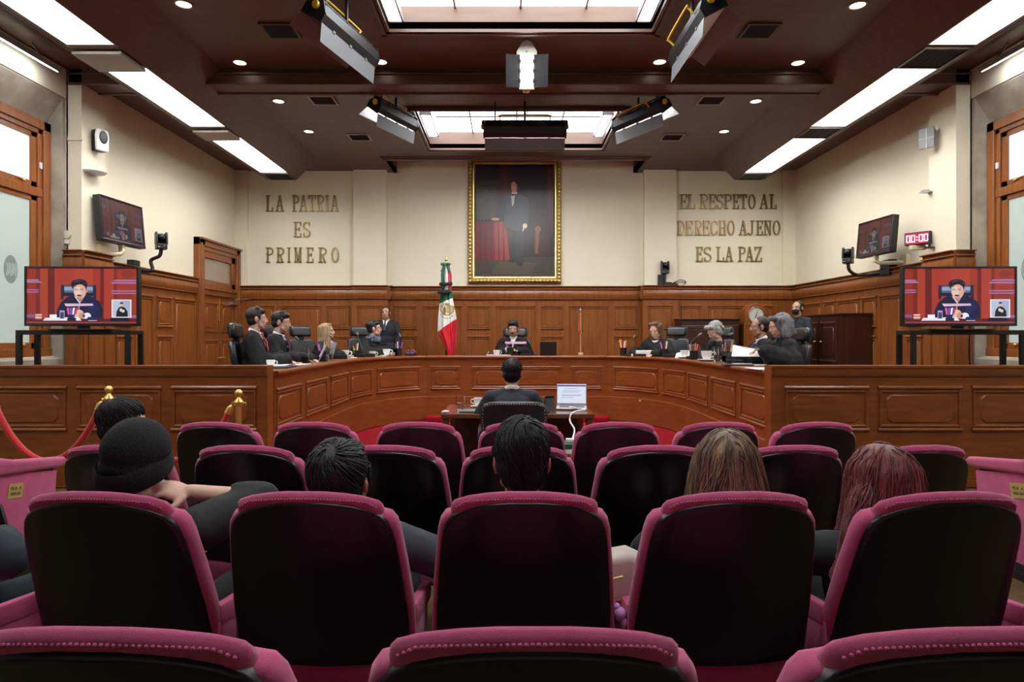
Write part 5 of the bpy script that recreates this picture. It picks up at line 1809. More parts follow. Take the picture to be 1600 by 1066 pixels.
    def hair(s, m, parts, voxel=.007, smooth=3, wrinkle=.003, name='hair'):
        """parts in head space: ('e', c, r) ellipsoids or ('c', p0, r0, p1, r1) locks"""
        mb = MB()
        for q in parts:
            if q[0] == 'e':
                mb.ell((0, 0, 0), q[2], s.H @ Matrix.Translation(q[1]), nu=20, nv=12)
            else:
                mb.cap(s.H @ V(q[1]), q[2], s.H @ V(q[3]), q[4], 10)
        s.hairo = remesh_obj(name, mb, voxel, smooth, m, s.root, wrinkle, len(parts))
        return s

SHORT = [('e', (0, -.028, .036), (.081, .096, .087)), ('e', (0, -.045, -.020), (.072, .066, .068)), ('c', (-.074, .022, .030), .013, (-.076, .022, -.012), .007), ('c', (.074, .022, .030), .013, (.076, .022, -.012), .007)]
def quiff(h=.02, side=1):
    return SHORT + [('e', (0, -.002, .062), (.076, .078, .062)), ('c', (-.045 * side, .045, .088), .028, (.045 * side, .050, .082), .022), ('c', (-.04, .0, .105 + h * .3), .03, (.04, .0, .10 + h * .3), .03), ('c', (-.05 * side, .062, .070), .016, (.03 * side, .068, .074 + h * .4), .015)]
def locks(angles, top, drop, r0, r1, spread=1.15, wave=.0, fwd=0.):
    out = []
    for i, a in enumerate(angles):
        x, y = sin(R(a)), -cos(R(a))
        p = V((.066 * x, .078 * y - .015, top)); n = 4
        for j in range(n):
            t = (j + 1) / n
            q = V((.066 * x * (1 + (spread - 1) * t) + wave * sin(5 * t + i), (.078 * y) * (1 + (spread - 1) * t * .6) - .015 + wave * cos(4 * t + i * 2) + fwd * t, top - drop * t))
            out.append(('c', tuple(p), r0 + (r1 - r0) * (t - 1 / n), tuple(q), r0 + (r1 - r0) * t))
            p = q
    return out
CAPTOP = [('e', (0, -.024, .034), (.083, .098, .089))]
# ------------------------------------------------------------------ audience
def seat_loc(cx, d, dx=0., fwd=.30):
    x = (cx - 795) / 1000 * d + dx
    return (x, d + fwd, floor_z(d + .2))

# man with short black hair, middle of the third row
def fit(cx, ytop, d, seat_d):
    """floor point so that the head top lands on a photo pixel; returns x, y, wanted head-top height"""
    p = px(cx, ytop, d)
    return p

p = Person('person with short black hair seen from behind in the middle of the third row', (815, 651, 2.12), .05, 0, 1.05, lean=-5, head=(3, 4, 1), skin='skin_b', hair_h=.134)
p.arm(-1, (-.24, .06, .66), (-.16, .30, .60)); p.arm(1, (.24, .06, .66), (.16, .30, .60))
p.body(.006); p.coat('jacket', 'jacket', seed=1); p.trousers('jacket'); face_bits(p.H, p.root, 'hair_black')
p.hair('hair_black', SHORT + [('e', (0, -.02, .055), (.081, .090, .078)), ('c', (-.04, .05, .088), .022, (.04, .05, .088), .022), ('e', (0, -.055, -.045), (.056, .048, .05))], .006)
strands(p.hairo.data, p.H, whorl(.008, -.058, .118, .5, .5), 1500, 8, .012, .0028, 'hair_black', p.root, 3, keep=lambda q: q.z > -.045 and (abs(q.x) < .06 or q.z > .02))
P_MAN = p

# person with dark hair bending forward, crown visible
p = Person('person with dark hair leaning back low, crown showing, arm on the armrest', (533, 686, 2.14), .05, 0, 1.06, lean=-6, head=(-6, -20, 2), skin='skin_b', hair_h=.130)
p.arm(-1, (-.27, .08, .70), (-.16, .32, .64)); p.arm(1, (.31, -.02, .66), (.28, .22, .58))
p.body(.006); p.coat('jacket_grey', 'jacket', seed=2, sleeve=(.072, .066, .052)); p.trousers('jacket'); face_bits(p.H, p.root, 'hair_black')
p.hair('hair_black', SHORT + [('e', (0, -.02, .052), (.088, .094, .080)), ('c', (-.04, .04, .085), .024, (.04, .04, .085), .024), ('e', (0, -.055, -.040), (.062, .050, .055))], .006)
strands(p.hairo.data, p.H, whorl(.0, -.050, .125, .55, .3), 1700, 8, .012, .0028, 'hair_black', p.root, 5, keep=lambda q: (q - V((0, -.055, .12))).length > .014)

# person in beanie, propping the head on the right hand
p = Person('person in a black knitted beanie resting the head on a raised hand', (216, 653, 2.10), .05, 0, 1.06, lean=-3, head=(-14, 2, 8), skin='skin_c', hair_h=.135)
hw = p.H @ V((.085, .055, -.085))
p.arm(-1, (-.22, .12, .64), (-.10, .34, .60))
el = V((.30, .20, .80))
p.arm(1, el, el.lerp(hw, .80), tuple((hw - el)), (.8, .2, .3), 40)
p.body(.006); p.coat('jacket', 'jacket', seed=3, to=.28, sleeve=(.074, .068, .058)); p.trousers('jacket'); face_bits(p.H, p.root, 'hair_dark')
mb = MB()
mb.ell((0, 0, 0), (.091, .106, .098), p.H @ Matrix.Translation((0, -.014, .040)), nu=24, nv=14)
mb.ell((0, 0, 0), (.089, .100, .075), p.H @ Matrix.Translation((0, -.016, -.01)), nu=24, nv=14)
def cut_face(me):
    bm = bmesh.new(); bm.from_mesh(me)
    Hi = p.H.inverted()
    kill = [v for v in bm.verts if (Hi @ v.co).z < -.065 + .05 * ((Hi @ v.co).y + .1) / .2 or ((Hi @ v.co).y > .02 and (Hi @ v.co).z < .03)]
    bmesh.ops.delete(bm, geom=kill, context='VERTS'); bm.to_mesh(me); bm.free()
bo = remesh_obj('beanie', mb, .006, 3, 'knit', p.root, .002, 5, cut_face)
sd = bo.modifiers.new('t', 'SOLIDIFY'); sd.thickness = .006; sd.offset = -1
mb = MB()
ring = []
for i in range(32):
    a = 2 * pi * i / 32
    ring.append(p.H @ V((.089 * cos(a), -.014 + .103 * sin(a), -.012 + .045 * sin(a))))
mb.tube(ring, .030, 8, closed=True, flat=(.22, 1.2)); mb.build('beanie_cuff', 'knit', bo)
p.hair('hair_dark', [('e', (0, -.05, -.045), (.066, .055, .05))], .007)

# woman with light brown hair
p = Person('woman with straight light brown hair and a centre parting, seen from behind', (1133, 671, 2.12), .05, 0, 1.05, lean=-4, head=(0, 0, 0), skin='skin_c', slim=.92)
p.arm(-1, (-.23, .07, .66), (-.14, .30, .60)); p.arm(1, (.23, .07, .66), (.14, .30, .60))
p.body(.006); p.coat('jacket', 'jacket', seed=4); p.trousers('jacket'); face_bits(p.H, p.root, 'hair_brown')
p.hair('hair_ombre', CAPTOP + locks(range(-105, 106, 15), .045, .34, .028, .040, 1.75), .007, 3, .004)
def part_flow(q):
    return V((q.x * 9, -.15 + q.y, -1 if q.z < .10 else -.25)) if abs(q.x) > .004 else V((.5, -.3, -.2))
strands(p.hairo.data, p.H, part_flow, 1500, 11, .016, .0024, 'hair_ombre', p.root, 7)

# woman with long red hair, head turned left
p = Person('woman with long wavy dark red hair at the right end of the third row', (1370, 694, 2.10), .05, R(10), 1.06, lean=-4, head=(10, 0, 0), skin='skin_c', slim=.92)
p.arm(-1, (-.26, .10, .66), (-.14, .32, .60)); p.arm(1, (.24, .07, .66), (.14, .30, .60))
p.body(.006); p.coat('jacket', 'jacket', seed=5); p.trousers('jacket'); face_bits(p.H, p.root, 'hair_dark')
ext = []
for i in range(6):
    x0 = -.100 - .014 * i * .6
    a = V((x0 + .03, -.035 - .008 * (i % 3), -.03))
    b = V((x0 - .035, -.070, -.15)); c = V((x0 - .105 + .012 * i, -.075 + .02 * (i % 2), -.24)); e = V((x0 - .080 + .012 * i, -.045, -.33))
    ext += [('c', tuple(a), .032, tuple(b), .03), ('c', tuple(b), .03, tuple(c), .028), ('c', tuple(c), .028, tuple(e), .016)]
p.hair('hair_red', CAPTOP + locks(range(-115, 106, 15), .045, .30, .030, .036, 1.6, .006) + ext, .007, 3, .006)
strands(p.hairo.data, p.H, lambda q: V((q.x * 5 - (.25 if q.x < -.05 and q.z < -.1 else 0), q.y * 2, -1 if q.z < .09 else -.25)), 1700, 11, .017, .0024, 'hair_red', p.root, 9)

# man with glasses in the second row, looking right
p = Person('man with short dark hair and glasses looking right, behind the beanie', (196, 624, 3.05), .02, R(-28), 1., lean=2, head=(-36, 3, 0), skin='skin_c')
p.arm(-1, (-.25, .07, .68), (-.14, .30, .62)); p.arm(1, (.28, .10, .72), (.17, .34, .66))
p.body(.006); p.coat('jacket_grey', 'jacket', seed=6); p.trousers('jacket'); face_bits(p.H, p.root, 'hair_black', 'steel')
p.hair('hair_black', SHORT + [('e', (0, -.004, .060), (.077, .078, .062)), ('e', (0, -.03, .05), (.082, .09, .078))], .006)
strands(p.hairo.data, p.H, whorl(.01, -.06, .11, .4, .6), 800, 7, .012, .0022, 'hair_black', p.root, 11)

# sleeve at the left edge
p = Person('person in a dark blue jacket at the left edge, only an elbow in view', (-150, 660, 2.25), .05, R(-12), 1., lean=2, skin='skin_b')
p.arm(-1, (-.25, .07, .68), (-.14, .30, .62)); p.arm(1, (.37, .10, .67), (.12, .30, .66), None, (0, 0, 1), 40)
p.body(.008); p.coat('jacket_blue', 'jacket', seed=7, sleeve=(.078, .076, .055)); p.trousers('jacket_blue'); face_bits(p.H, p.root, 'hair_black')
p.hair('hair_black', SHORT, .007)

# secretary at the small table
p = Person('man in a dark grey suit at the small table, seen from behind', (800, 561, 6.25), 0, 0, 1.12, lean=6, head=(0, 6, 0), skin='skin_b')
p.arm(-1, (-.27, .10, .66), (-.14, .36, .68)); p.arm(1, (.27, .10, .66), (.14, .36, .68))
p.body(.007); p.coat('suit_grey', 'suit_jacket', seed=8, sleeve=(.070, .062, .052)); p.trousers('suit_grey'); p.collar(); p.tie('tie_dark'); face_bits(p.H, p.root, 'hair_black')
p.hair('hair_black', SHORT + [('e', (0, -.02, .045), (.083, .092, .082)), ('e', (0, -.052, -.035), (.064, .052, .055))], .006)
strands(p.hairo.data, p.H, whorl(-.012, -.06, .10, .3, .6), 700, 7, .014, .0022, 'hair_black', p.root, 13)

# handbag and small things on the empty seats
c = px(985, 905, 1.98)
root = thing('handbag', 'open pale grey handbag on the seat beside the light brown haired woman', 'bag', (c.x - .05, 2.08, .53))
m = MB(); rslab(m, [(-.14, 0), (.14, 0), (.125, .24), (.06, .27), (-.06, .25), (-.12, .22)], -.06, .06, .025, lambda x, y, z: V((x, y, z))); m.build('bag_body', 'bag', root)
m = MB(); m.box(-.125, .12, -.064, -.058, .05, .13); m.build('pocket', 'bag_brown', root, bevel=.004)
m = MB(); m.tube(smooth_pts([(-.10, -.05, .22), (-.13, -.08, .26), (-.06, -.10, .20), (-.01, -.09, .08), (.02, -.08, -.02)], 6), .008, 6); m.build('strap', 'grey', root)
m = MB(); m.box(-.035, -.012, -.078, -.062, .155, .185); m.tube([(-.02, -.08, .185), (0, -.085, .205), (.03, -.08, .21)], .005, 6); m.build('clasp', 'gold_smooth', root, smooth=0)
m = MB(); m.tube([(-.02, -.075, .15), (.0, -.085, .12), (.03, -.08, .09)], [.008, .016, .012], 8); m.build('tassel', 'magenta', root)
m = MB(); m.ell((0, 0, 0), (.03, .03, .035)); m.ell((.015, -.01, -.04), (.018, .02, .03)); m.ell((-.012, .01, .03), (.016, .016, .02))
o = m.build('scarf', 'lilac', None); o.scale = (.62,) * 3; o.location = px(969, 960, 1.95); tag(o, 'crumpled lilac cloth low between two pink seats', 'cloth')
# ------------------------------------------------------------------ office chairs behind the bench
def make_office_chair():
    t = thing('office_chair', 'x', 'chair', (0, 0, 0))
    def bk(x, y, z):
        return V((x, y - (z - .5) * .16 + .6 * x * x, z))
    b = MB(); rslab(b, mirror_outline([(.20, .50), (.235, .58), (.245, .75), (.235, .95), (.20, 1.00), (.1, 1.01)]), -.26, -.18, .028, bk, 4)
    b.build('backrest', 'leather', t, smooth=60)
    h = MB(); rslab(h, mirror_outline([(.150, 1.035), (.168, 1.06), (.172, 1.12), (.165, 1.18), (.14, 1.20), (.07, 1.205)]), -.25, -.15, .042, bk, 4)
    for sx in (-1, 1): h.tube([bk(sx * .172, -.225, 1.04), bk(sx * .176, -.22, 1.12), bk(sx * .170, -.225, 1.19)], .014, 6)
    h.build('headrest', 'leather', t, smooth=60)
    s = MB(); rslab(s, [(-.24, .43), (.24, .43), (.25, .47), (.23, .51), (-.23, .51), (-.25, .47)], -.22, .26, .03, lambda x, y, z: V((x, y, z)), 4)
    s.build('seat', 'leather', t, smooth=60)
    for sx in (-1, 1):
        a = MB(); a.tube(smooth_pts([(sx * .25, -.18, .50), (sx * .29, -.15, .60), (sx * .29, -.10, .70), (sx * .29, .12, .71)], 5), .016, 8); a.box(sx * .29 - .03, sx * .29 + .03, -.10, .16, .70, .735)
        a.build('armrest', 'black', t, bevel=.006)
    p = MB(); p.tube([(0, 0, .08), (0, 0, .44)], .028, 10); p.box(-.05, .05, -.26, .02, .41, .435); p.box(-.04, .04, -.30, -.25, .41, 1.10)
    p.build('post', 'black', t)
    for k in range(5):
        a = 2 * pi * k / 5
        l = MB(); l.cap((0, 0, .10), .025, (.28 * cos(a), .28 * sin(a), .07), .015); l.ell((.28 * cos(a), .28 * sin(a), .03), (.03, .03, .03))
        l.build('leg', 'black', t)
    return t
OC = make_office_chair()
ocf = [True]
def office_chair(cx, d, yaw, label, ytop=510, wide=1.):
    Z = CZ + (526 - ytop) / 1000 * d
    sc = (Z - ZD) / 1.205
    loc = ((cx - 795) / 1000 * d, d, ZD)
    loc = V(loc) + Matrix.Rotation(yaw, 3, 'Z') @ V((0, .28, 0))
    if ocf[0]:
        ocf[0] = False; OC.location = loc; OC.rotation_euler = (0, 0, yaw); OC['label'] = label; OC['group'] = 'black office chairs of the bench'; o = OC
    else:
        o = dup(OC, loc, yaw, label, 'black office chairs of the bench')
    o.scale = (sc * wide, sc, sc)
    return o
office_chair(372, 7.75, R(-82), 'black office chair of the man nearest the left wing, seen from the side', 505)
office_chair(424, 8.75, R(-95), 'black office chair of the second man from the left wing', 508)
office_chair(471, 10.75, R(-128), 'black office chair behind the blonde woman', 509)
office_chair(564, 12.0, R(-140), 'black office chair behind the person in the grey scarf', 510)
office_chair(805, 12.75, R(180), 'wide black office chair of the man with moustache in the middle', 512, 1.22)
office_chair(1056, 11.95, R(145), 'black office chair behind the brown haired woman reading', 510)
office_chair(1127, 11.0, R(130), 'black office chair behind the bowed silver haired woman', 510)
office_chair(1206, 9.2, R(100), 'black office chair hidden behind the man with glasses', 513)
office_chair(1251, 8.15, R(92), 'black office chair of the grey haired woman nearest the right wing', 512)

# studded chair of the secretary
c = px(803, 628, 5.72)
t = thing('office_chair', 'black leather office chair with silver studs at the small table', 'chair', (c.x, 5.86, 0), 0)
def bk(x, y, z): return V((x, y - (z - .5) * .18 + .5 * x * x, z))
sz = c.z
out = [(.24, .42), (.275, .50), (.296, .64), (.305, .76), (.298, sz - .075), (.272, sz - .028), (.22, sz - .008), (.12, sz)]
b = MB(); rslab(b, mirror_outline(out), -.09, .0, .03, bk, 4); b.build('backrest', 'leather', t, smooth=60)
s = MB()
po = offset(mirror_outline(out), .022)
dense = []
for i in range(len(po) - 1):
    a_, b_ = V(po[i]), V(po[i + 1]); k = max(1, int((b_ - a_).length / .022))
    for j in range(k): dense.append(a_.lerp(b_, j / k))
for q in dense: s.ell(bk(q.x, -.091, q.y), (.0055, .004, .0055), nu=6, nv=4)
s.build('studs', 'silver', t)['kind'] = 'stuff'
s = MB(); rslab(s, [(-.26, .40), (.26, .40), (.27, .44), (.25, .48), (-.25, .48), (-.27, .44)], -.04, .46, .03, lambda x, y, z: V((x, y, z)), 4); s.build('seat', 'leather', t, smooth=60)
for sx in (-1, 1):
    a = MB(); a.tube(smooth_pts([(sx * .27, .0, .44), (sx * .31, .0, .55), (sx * .31, .06, .64), (sx * .31, .30, .64)], 5), .02, 8); a.build('armrest', 'black', t)
s = MB(); s.tube([(0, .2, .07), (0, .2, .41)], .03, 10); s.build('post', 'black', t)
for k in range(5):
    a = 2 * pi * k / 5 + .3
    l = MB(); l.cap((0, .2, .10), .025, (.28 * cos(a), .2 + .28 * sin(a), .06), .016); l.ell((.28 * cos(a), .2 + .28 * sin(a), .03), (.03, .03, .03)); l.build('leg', 'black', t)

# ------------------------------------------------------------------ people of the bench
def desk_arms(p, reach=.36, z=.80, sp=.16, curl=35):
    sc = p.root.scale[0]
    zz = (ZT + .035 - p.root.location.z) / sc
    p.arm(-1, (-.27, .12, zz + .02), (-sp, reach, zz)); p.arm(1, (.27, .12, zz + .02), (sp, reach, zz))
    return p
RB = dict(sleeve=(.085, .085, .088), robe=True, t=.034)
p = Person('man in a black robe with a red tie, nearest the left wing of the bench', (402, 481, 7.75), ZD, R(-74), 1.10, lean=4, head=(8, 0, 0), skin='skin_c')
desk_arms(p).body(); p.coat('robe', 'robe', seed=21, wrinkle=.016, **RB); p.collar(); p.tie('tie_red'); face_bits(p.H, p.root, 'hair_dark'); p.hair('hair_dark', quiff(.02))
p = Person('man in a black robe with slick black hair, second from the left wing', (440, 487, 8.45), ZD, R(-84), 1.15, lean=8, head=(0, 8, 0), skin='skin_c', jaw=1.06)
desk_arms(p, .38).body(); p.coat('robe', 'robe', seed=22, wrinkle=.016, **RB); p.collar(); p.tie('tie_plum'); face_bits(p.H, p.root, 'hair_black'); p.hair('hair_black', quiff(.0))
p = Person('blonde long haired woman in a black robe and pink scarf on the left', (511, 505, 10.4), ZD, R(-86), 1.12, lean=10, head=(0, -2, 0), skin='skin_c', slim=.94)
desk_arms(p, .36).body(); p.coat('robe', 'robe', seed=23, wrinkle=.014, **RB); face_bits(p.H, p.root, 'hair_blonde')
p.hair('hair_blonde', CAPTOP + [('c', (-.05, .03, .09), .03, (.05, .03, .09), .03)] + locks(range(-112, 113, 16), .05, .30, .044, .03, 1.35, .006))
mb = MB(); mb.tube([p.neck + V((.07 * cos(a), .07 * sin(a) + .01, .012 * sin(3 * a))) for a in [2 * pi * i / 20 for i in range(20)]], .026, 8, closed=True); mb.cap(p.neck + V((.03, .10, -.02)), .03, p.chest + V((.03, .17, -.06)), .035); mb.cap(p.neck + V((-.03, .10, -.02)), .03, p.chest + V((-.03, .17, -.02)), .03)
mb.build('scarf', 'scarf_pink', p.root)
p = Person('person with short dark hair in a black robe and grey scarf, hands folded', (585, 501, 11.6), ZD, R(-112), 1.2, lean=6, head=(32, -2, 0), skin='skin_c')
zz = (ZT + .06 - ZD) / 1.2
p.arm(-1, (-.28, .12, zz), (-.03, .36, zz)); p.arm(1, (.28, .12, zz), (.03, .36, zz + .01))
p.body(); p.coat('robe', 'robe', seed=24, wrinkle=.014, **RB); face_bits(p.H, p.root, 'hair_dark', 'steel'); p.hair('hair_dark', quiff(.03) + [('e', (0, -.05, .05), (.088, .085, .08))])
mb = MB(); mb.tube([p.neck + V((.075 * cos(a), .075 * sin(a) + .01, .018 * sin(3 * a))) for a in [2 * pi * i / 20 for i in range(20)]], .040, 8, closed=True); mb.tube([p.neck + V((.08 * cos(a), .085 * sin(a) + .01, -.035 + .012 * sin(2 * a))) for a in [2 * pi * i / 20 for i in range(20)]], .036, 8, closed=True)
mb.build('scarf', 'scarf', p.root)
p = Person('man with moustache in a black robe seated at the middle of the bench', (802, 502, 12.2), ZD, R(176), 1.08, lean=14, head=(-6, 8, 0), skin='skin_b', hs=1.16)
zz = (ZT + .07 - ZD) / 1.08
p.arm(-1, (-.27, .10, zz - .02), (-.05, .34, zz), None, (.3, 0, 1)); p.arm(1, (.27, .10, zz - .02), (.03, .34, zz + .02), None, (-.3, 0, 1))
p.body(); p.coat('robe', 'robe', seed=25, wrinkle=.014, sleeve=(.078, .080, .072), robe=True, t=.03, to=.8); p.collar(v=True); face_bits(p.H, p.root, 'hair_black', 'silver', 'hair_black'); p.hair('hair_black', quiff(.05) + [('c', (-.03, .05, .098), .034, (.04, .05, .092), .030), ('e', (0, -.02, .06), (.080, .085, .075))])
mb = MB(); mb.ell((.075, .37, zz + .02), (.05, .05, .055)); mb.build('shirt_cuff', 'shirt', p.root)
p = Person('brown haired woman in a black robe reading papers, right of the bench centre', (1024, 504, 11.4), ZD, R(128), 1.2, lean=8, head=(14, 22, 4), skin='skin_c', slim=.94)
desk_arms(p, .34, sp=.2).body(); p.coat('robe', 'robe', seed=26, wrinkle=.014, **RB); face_bits(p.H, p.root, 'hair_brown'); p.collar('ceramic', False, .058, -.01)
p.hair('hair_brown', CAPTOP + [('c', (-.05, .02, .10), .028, (.06, .02, .095), .03)] + locks(range(-100, 101, 18), .05, .20, .042, .036, 1.25, .006))
p = Person('silver haired woman in a black robe bowed deeply over her papers', (1116, 506, 10.4), ZD, R(98), 1.15, lean=22, head=(6, 32, 0), skin='skin_c', slim=.94)
desk_arms(p, .40).body(); p.coat('robe', 'robe', seed=27, wrinkle=.014, **RB); face_bits(p.H, p.root, 'hair_silver')
p.hair('hair_silver', CAPTOP + [('e', (0, -.05, .05), (.09, .10, .09)), ('c', (-.05, .05, .09), .035, (.05, .05, .09), .035), ('e', (0, -.13, -.02), (.04, .035, .035)), ('e', (.02, -.15, .03), (.025, .03, .03)), ('c', (.06, -.03, .03), .04, (.06, -.05, -.06), .03), ('c', (-.06, -.03, .03), .04, (-.06, -.05, -.06), .03)], .007, 2, .008)
p = Person('man with glasses and receding dark hair in a black robe on the right', (1186, 495, 8.5), ZD, R(84), 1.12, lean=4, head=(2, 6, 0), skin='skin_b', jaw=1.12)
desk_arms(p, .36).body(); p.coat('robe', 'robe', seed=28, wrinkle=.016, **RB); p.collar(); p.tie('tie_plum'); face_bits(p.H, p.root, 'hair_dark', 'steel')
p.hair('hair_dark', [('e', (0, -.034, .036), (.080, .094, .085)), ('e', (0, -.045, -.020), (.072, .066, .068)), ('c', (-.074, .016, .030), .013, (-.076, .020, -.012), .007), ('c', (.074, .016, .030), .013, (.076, .020, -.012), .007)])
p = Person('grey haired woman in a black robe reading, nearest the right wing', (1216, 493, 7.75), ZD, R(86), 1.12, lean=15, head=(4, 16, 0), skin='skin_c', slim=.95)
zz = (ZT + .13 - ZD) / 1.12
p.arm(-1, (-.28, .12, zz - .05), (-.14, .36, zz + .03), None, (0, -.3, 1), 45); p.arm(1, (.30, .12, zz - .08), (.12, .38, zz), None, (.4, -.2, 1), 45)
p.body(); p.coat('robe', 'robe', seed=29, wrinkle=.016, **RB); face_bits(p.H, p.root, 'hair_grey')
p.hair('hair_grey', CAPTOP + [('e', (0, -.05, .045), (.092, .10, .09)), ('c', (-.05, .04, .09), .032, (.05, .04, .09), .032)] + locks(range(-95, 96, 16), .05, .16, .052, .05, 1.3, .014), .007, 2, .010)

p = Person('guard in a dark suit standing against the panelling left of the flag', (603, 479, 12.9), ZD, R(176), 1.06, lean=0, head=(0, 0, 0), seated=False, skin='skin_b')
p.arm(-1, (-.25, .02, 1.10), (-.24, .08, .86)); p.arm(1, (.25, .02, 1.10), (.24, .08, .86))
p.body(); p.coat('suit', 'suit_jacket', seed=31, sleeve=(.066, .058, .050)); p.trousers(); p.collar(); p.tie('tie_dark'); face_bits(p.H, p.root, 'hair_black'); p.hair('hair_black', SHORT)
mb = MB(); mb.ell(p.chest + V((.10, .135, .06)), (.010, .006, .010)); mb.build('lapel_pin', 'silver', p.root)
p = Person('guard in a dark suit and black face mask standing by the tall cabinet', (1246, 470, 11.1), ZD, R(118), 1.06, lean=0, head=(6, -4, 0), seated=False, skin='skin_b')
p.arm(-1, (-.25, .04, 1.10), (-.20, .16, .88)); p.arm(1, (.25, .04, 1.10), (.20, .16, .88))
p.body(); p.coat('suit', 'suit_jacket', seed=32, sleeve=(.066, .058, .050)); p.trousers(); p.collar('suit'); p.tie('tie_dark'); face_bits(p.H, p.root, 'hair_black', mask=True); p.hair('hair_black', SHORT)
mb = MB(); mb.ell((0, 0, 0), (.060, .060, .058), p.H @ Matrix.Translation((0, .045, -.060))); mb.tube([p.H @ V(q) for q in ((-.08, -.01, -.02), (-.058, .05, -.045))], .004, 5); mb.tube([p.H @ V(q) for q in ((.08, -.01, -.02), (.058, .05, -.045))], .004, 5)
mb.build('face_mask', 'mask_black', p.root)
mb = MB(); mb.ell(p.chest + V((.10, .135, .06)), (.010, .006, .010)); mb.build('lapel_pin', 'gold_smooth', p.root)

# ------------------------------------------------------------------ furniture behind the bench
def cabinet(label, loc, rz, W, D, H, doors, zs):
    t = thing('cabinet', label, 'cabinet', loc, rz)
    b = MB(); b.box(-W / 2, W / 2, -D / 2 + .01, D / 2, .0, H - .03); b.build('body', 'wood_dark', t, smooth=0)
    b = MB(); b.box(-W / 2 - .02, W / 2 + .02, -D / 2 - .02, D / 2, H - .03, H); b.build('top', 'wood_dark', t, smooth=0, bevel=.006)
    w = W / doors
    P = Path([(-W / 2, -D / 2), (W / 2, -D / 2)])
    for k in range(doors):
        for z0, z1 in zs:
            d = MB(); bar(d, P, k * w + .015, (k + 1) * w - .015, -.01, .008, z0, z1)
            Q = Path([(-W / 2, -D / 2 - .008), (W / 2, -D / 2 - .008)])
            panel(d, Q, k * w + .05, (k + 1) * w - .05, z0 + .05, z1 - .05, h=.014, w=.025)
            do = d.build('door', 'wood_dark', t)
            h = MB(); x = -W / 2 + (k + (.82 if k % 2 == 0 else .18)) * w; z = (z0 + z1) / 2
            h.ell((x, -D / 2 - .03, z), (.035, .02, .014)); h.build('handle', 'silver', do)
    return t
cabinet('low dark wooden cabinet against the panelling behind the silver haired woman', (4.10, 13.28, ZD), 0, 1.22, .40, 1.51, 1, [(.05, .70), (.75, 1.42)])
cabinet('tall dark wooden cabinet with double doors against the right wall', (5.72, 11.22, ZD), R(-90), 1.3, .56, 1.53, 2, [(.05, .60), (.66, 1.44)])
c = px(1179, 560, 13.2)
t = thing('longcase_clock', 'wooden longcase clock with a round silvery dial beside the low cabinet', 'clock', (5.07, 13.27, ZD))
z0 = px(0, 489, 13.2).z - ZD
b = MB(); b.box(-.22, .22, -.13, .13, 0, z0 - .02); b.box(-.26, .26, -.16, .16, 0, .12)
b.prism([(-.235, z0 - .26)] + [(.225 * cos(a), z0 - .03 + .225 * sin(a)) for a in [pi - pi * i / 20 for i in range(21)]] + [(.235, z0 - .26)], lambda u, v, d: (u, d, v), -.15, .14)
b.build('case', 'wood', t, bevel=.01)
b = MB()
for sx in (-1, 1): b.tube([(sx * .235, -.15, .2), (sx * .235, -.15, z0 - .2)], .02, 8)
b.build('columns', 'wood', t)
b = MB(); b.lathe([(.145, 0), (.175, .0), (.18, .012), (.16, .024), (.148, .01)], n=36, M=Matrix.Translation((0, -.15, z0 - .05)) @ Matrix.Rotation(pi / 2, 4, 'X'), caps=False); b.build('bezel', 'wood', t)
b = MB(); b.lathe([(.001, .008), (.15, .008)], n=36, M=Matrix.Translation((0, -.15, z0 - .05)) @ Matrix.Rotation(pi / 2, 4, 'X'), caps=False)
f = b.build('dial', 'clock_face', t, smooth=0)
b = MB()
for a, l, w in ((R(75), .12, .006), (R(250), .085, .008)):
    b.cap((0, -.162, z0 - .05), w, (l * cos(a), -.162, z0 - .05 + l * sin(a)), w * .5, 6)
for i in range(12):
    a = 2 * pi * i / 12; b.cap((.118 * cos(a), -.16, z0 - .05 + .118 * sin(a)), .003, (.138 * cos(a), -.16, z0 - .05 + .138 * sin(a)), .003, 5)
b.build('hands', 'black', f)

# ------------------------------------------------------------------ small table in front
t = thing('work_table', 'small brown table of the man in the grey suit with a laptop on it', 'table', (.085, 6.65, 0))
b = MB(); b.box(-.745, .745, -.45, .45, .695, .74); b.build('table_top', 'wood_table', t, smooth=0, bevel=.006)
for sx in (-1, 1):
    for sy in (-1, 1):
        l = MB(); l.box(sx * .70 - .03, sx * .70 + .03, sy * .40 - .03, sy * .40 + .03, 0, .695); l.build('leg', 'wood_table', t, smooth=0, bevel=.004)
b = MB(); b.box(-.67, .67, .36, .38, .12, .69); b.build('modesty_panel', 'wood_dark', t, smooth=0)

def laptop(label, loc, rz, W=.36, D=.24, open_=100, body='silver', screen=None, roll=0):
    t = thing('laptop', label, 'laptop', loc, rz)
    b = MB(); b.box(-W / 2, W / 2, -D / 2, D / 2, .004, .02); b.build('base', body, t, smooth=0, bevel=.003)
    k = MB(); k.box(-W / 2 + .03, W / 2 - .03, -.02, D / 2 - .03, .0195, .0215); k.build('keyboard', 'black', t, smooth=0)
    M = Matrix.Translation((0, D / 2, .02)) @ Matrix.Rotation(R(90 - open_), 4, 'X')
    l = MB(); l.box(-W / 2, W / 2, 0, .008, 0, D, M); li = l.build('lid', body, t, smooth=0, bevel=.003)
    s = MB(); s.box(-W / 2 + .008, W / 2 - .008, -.0015, 0, .03, D - .01, M); so = s.build('screen', screen or 'screen_off', li, smooth=0)
    return t, M
lt, M = laptop('open silver laptop with a bright document on the small table', px(893, 641, 6.62) + V((0, 0, 0)), R(-6), .33, .245, 104, 'silver', 'laptop_emit')
lt.location.z = .741; lt.scale = (.95, .95, .95)
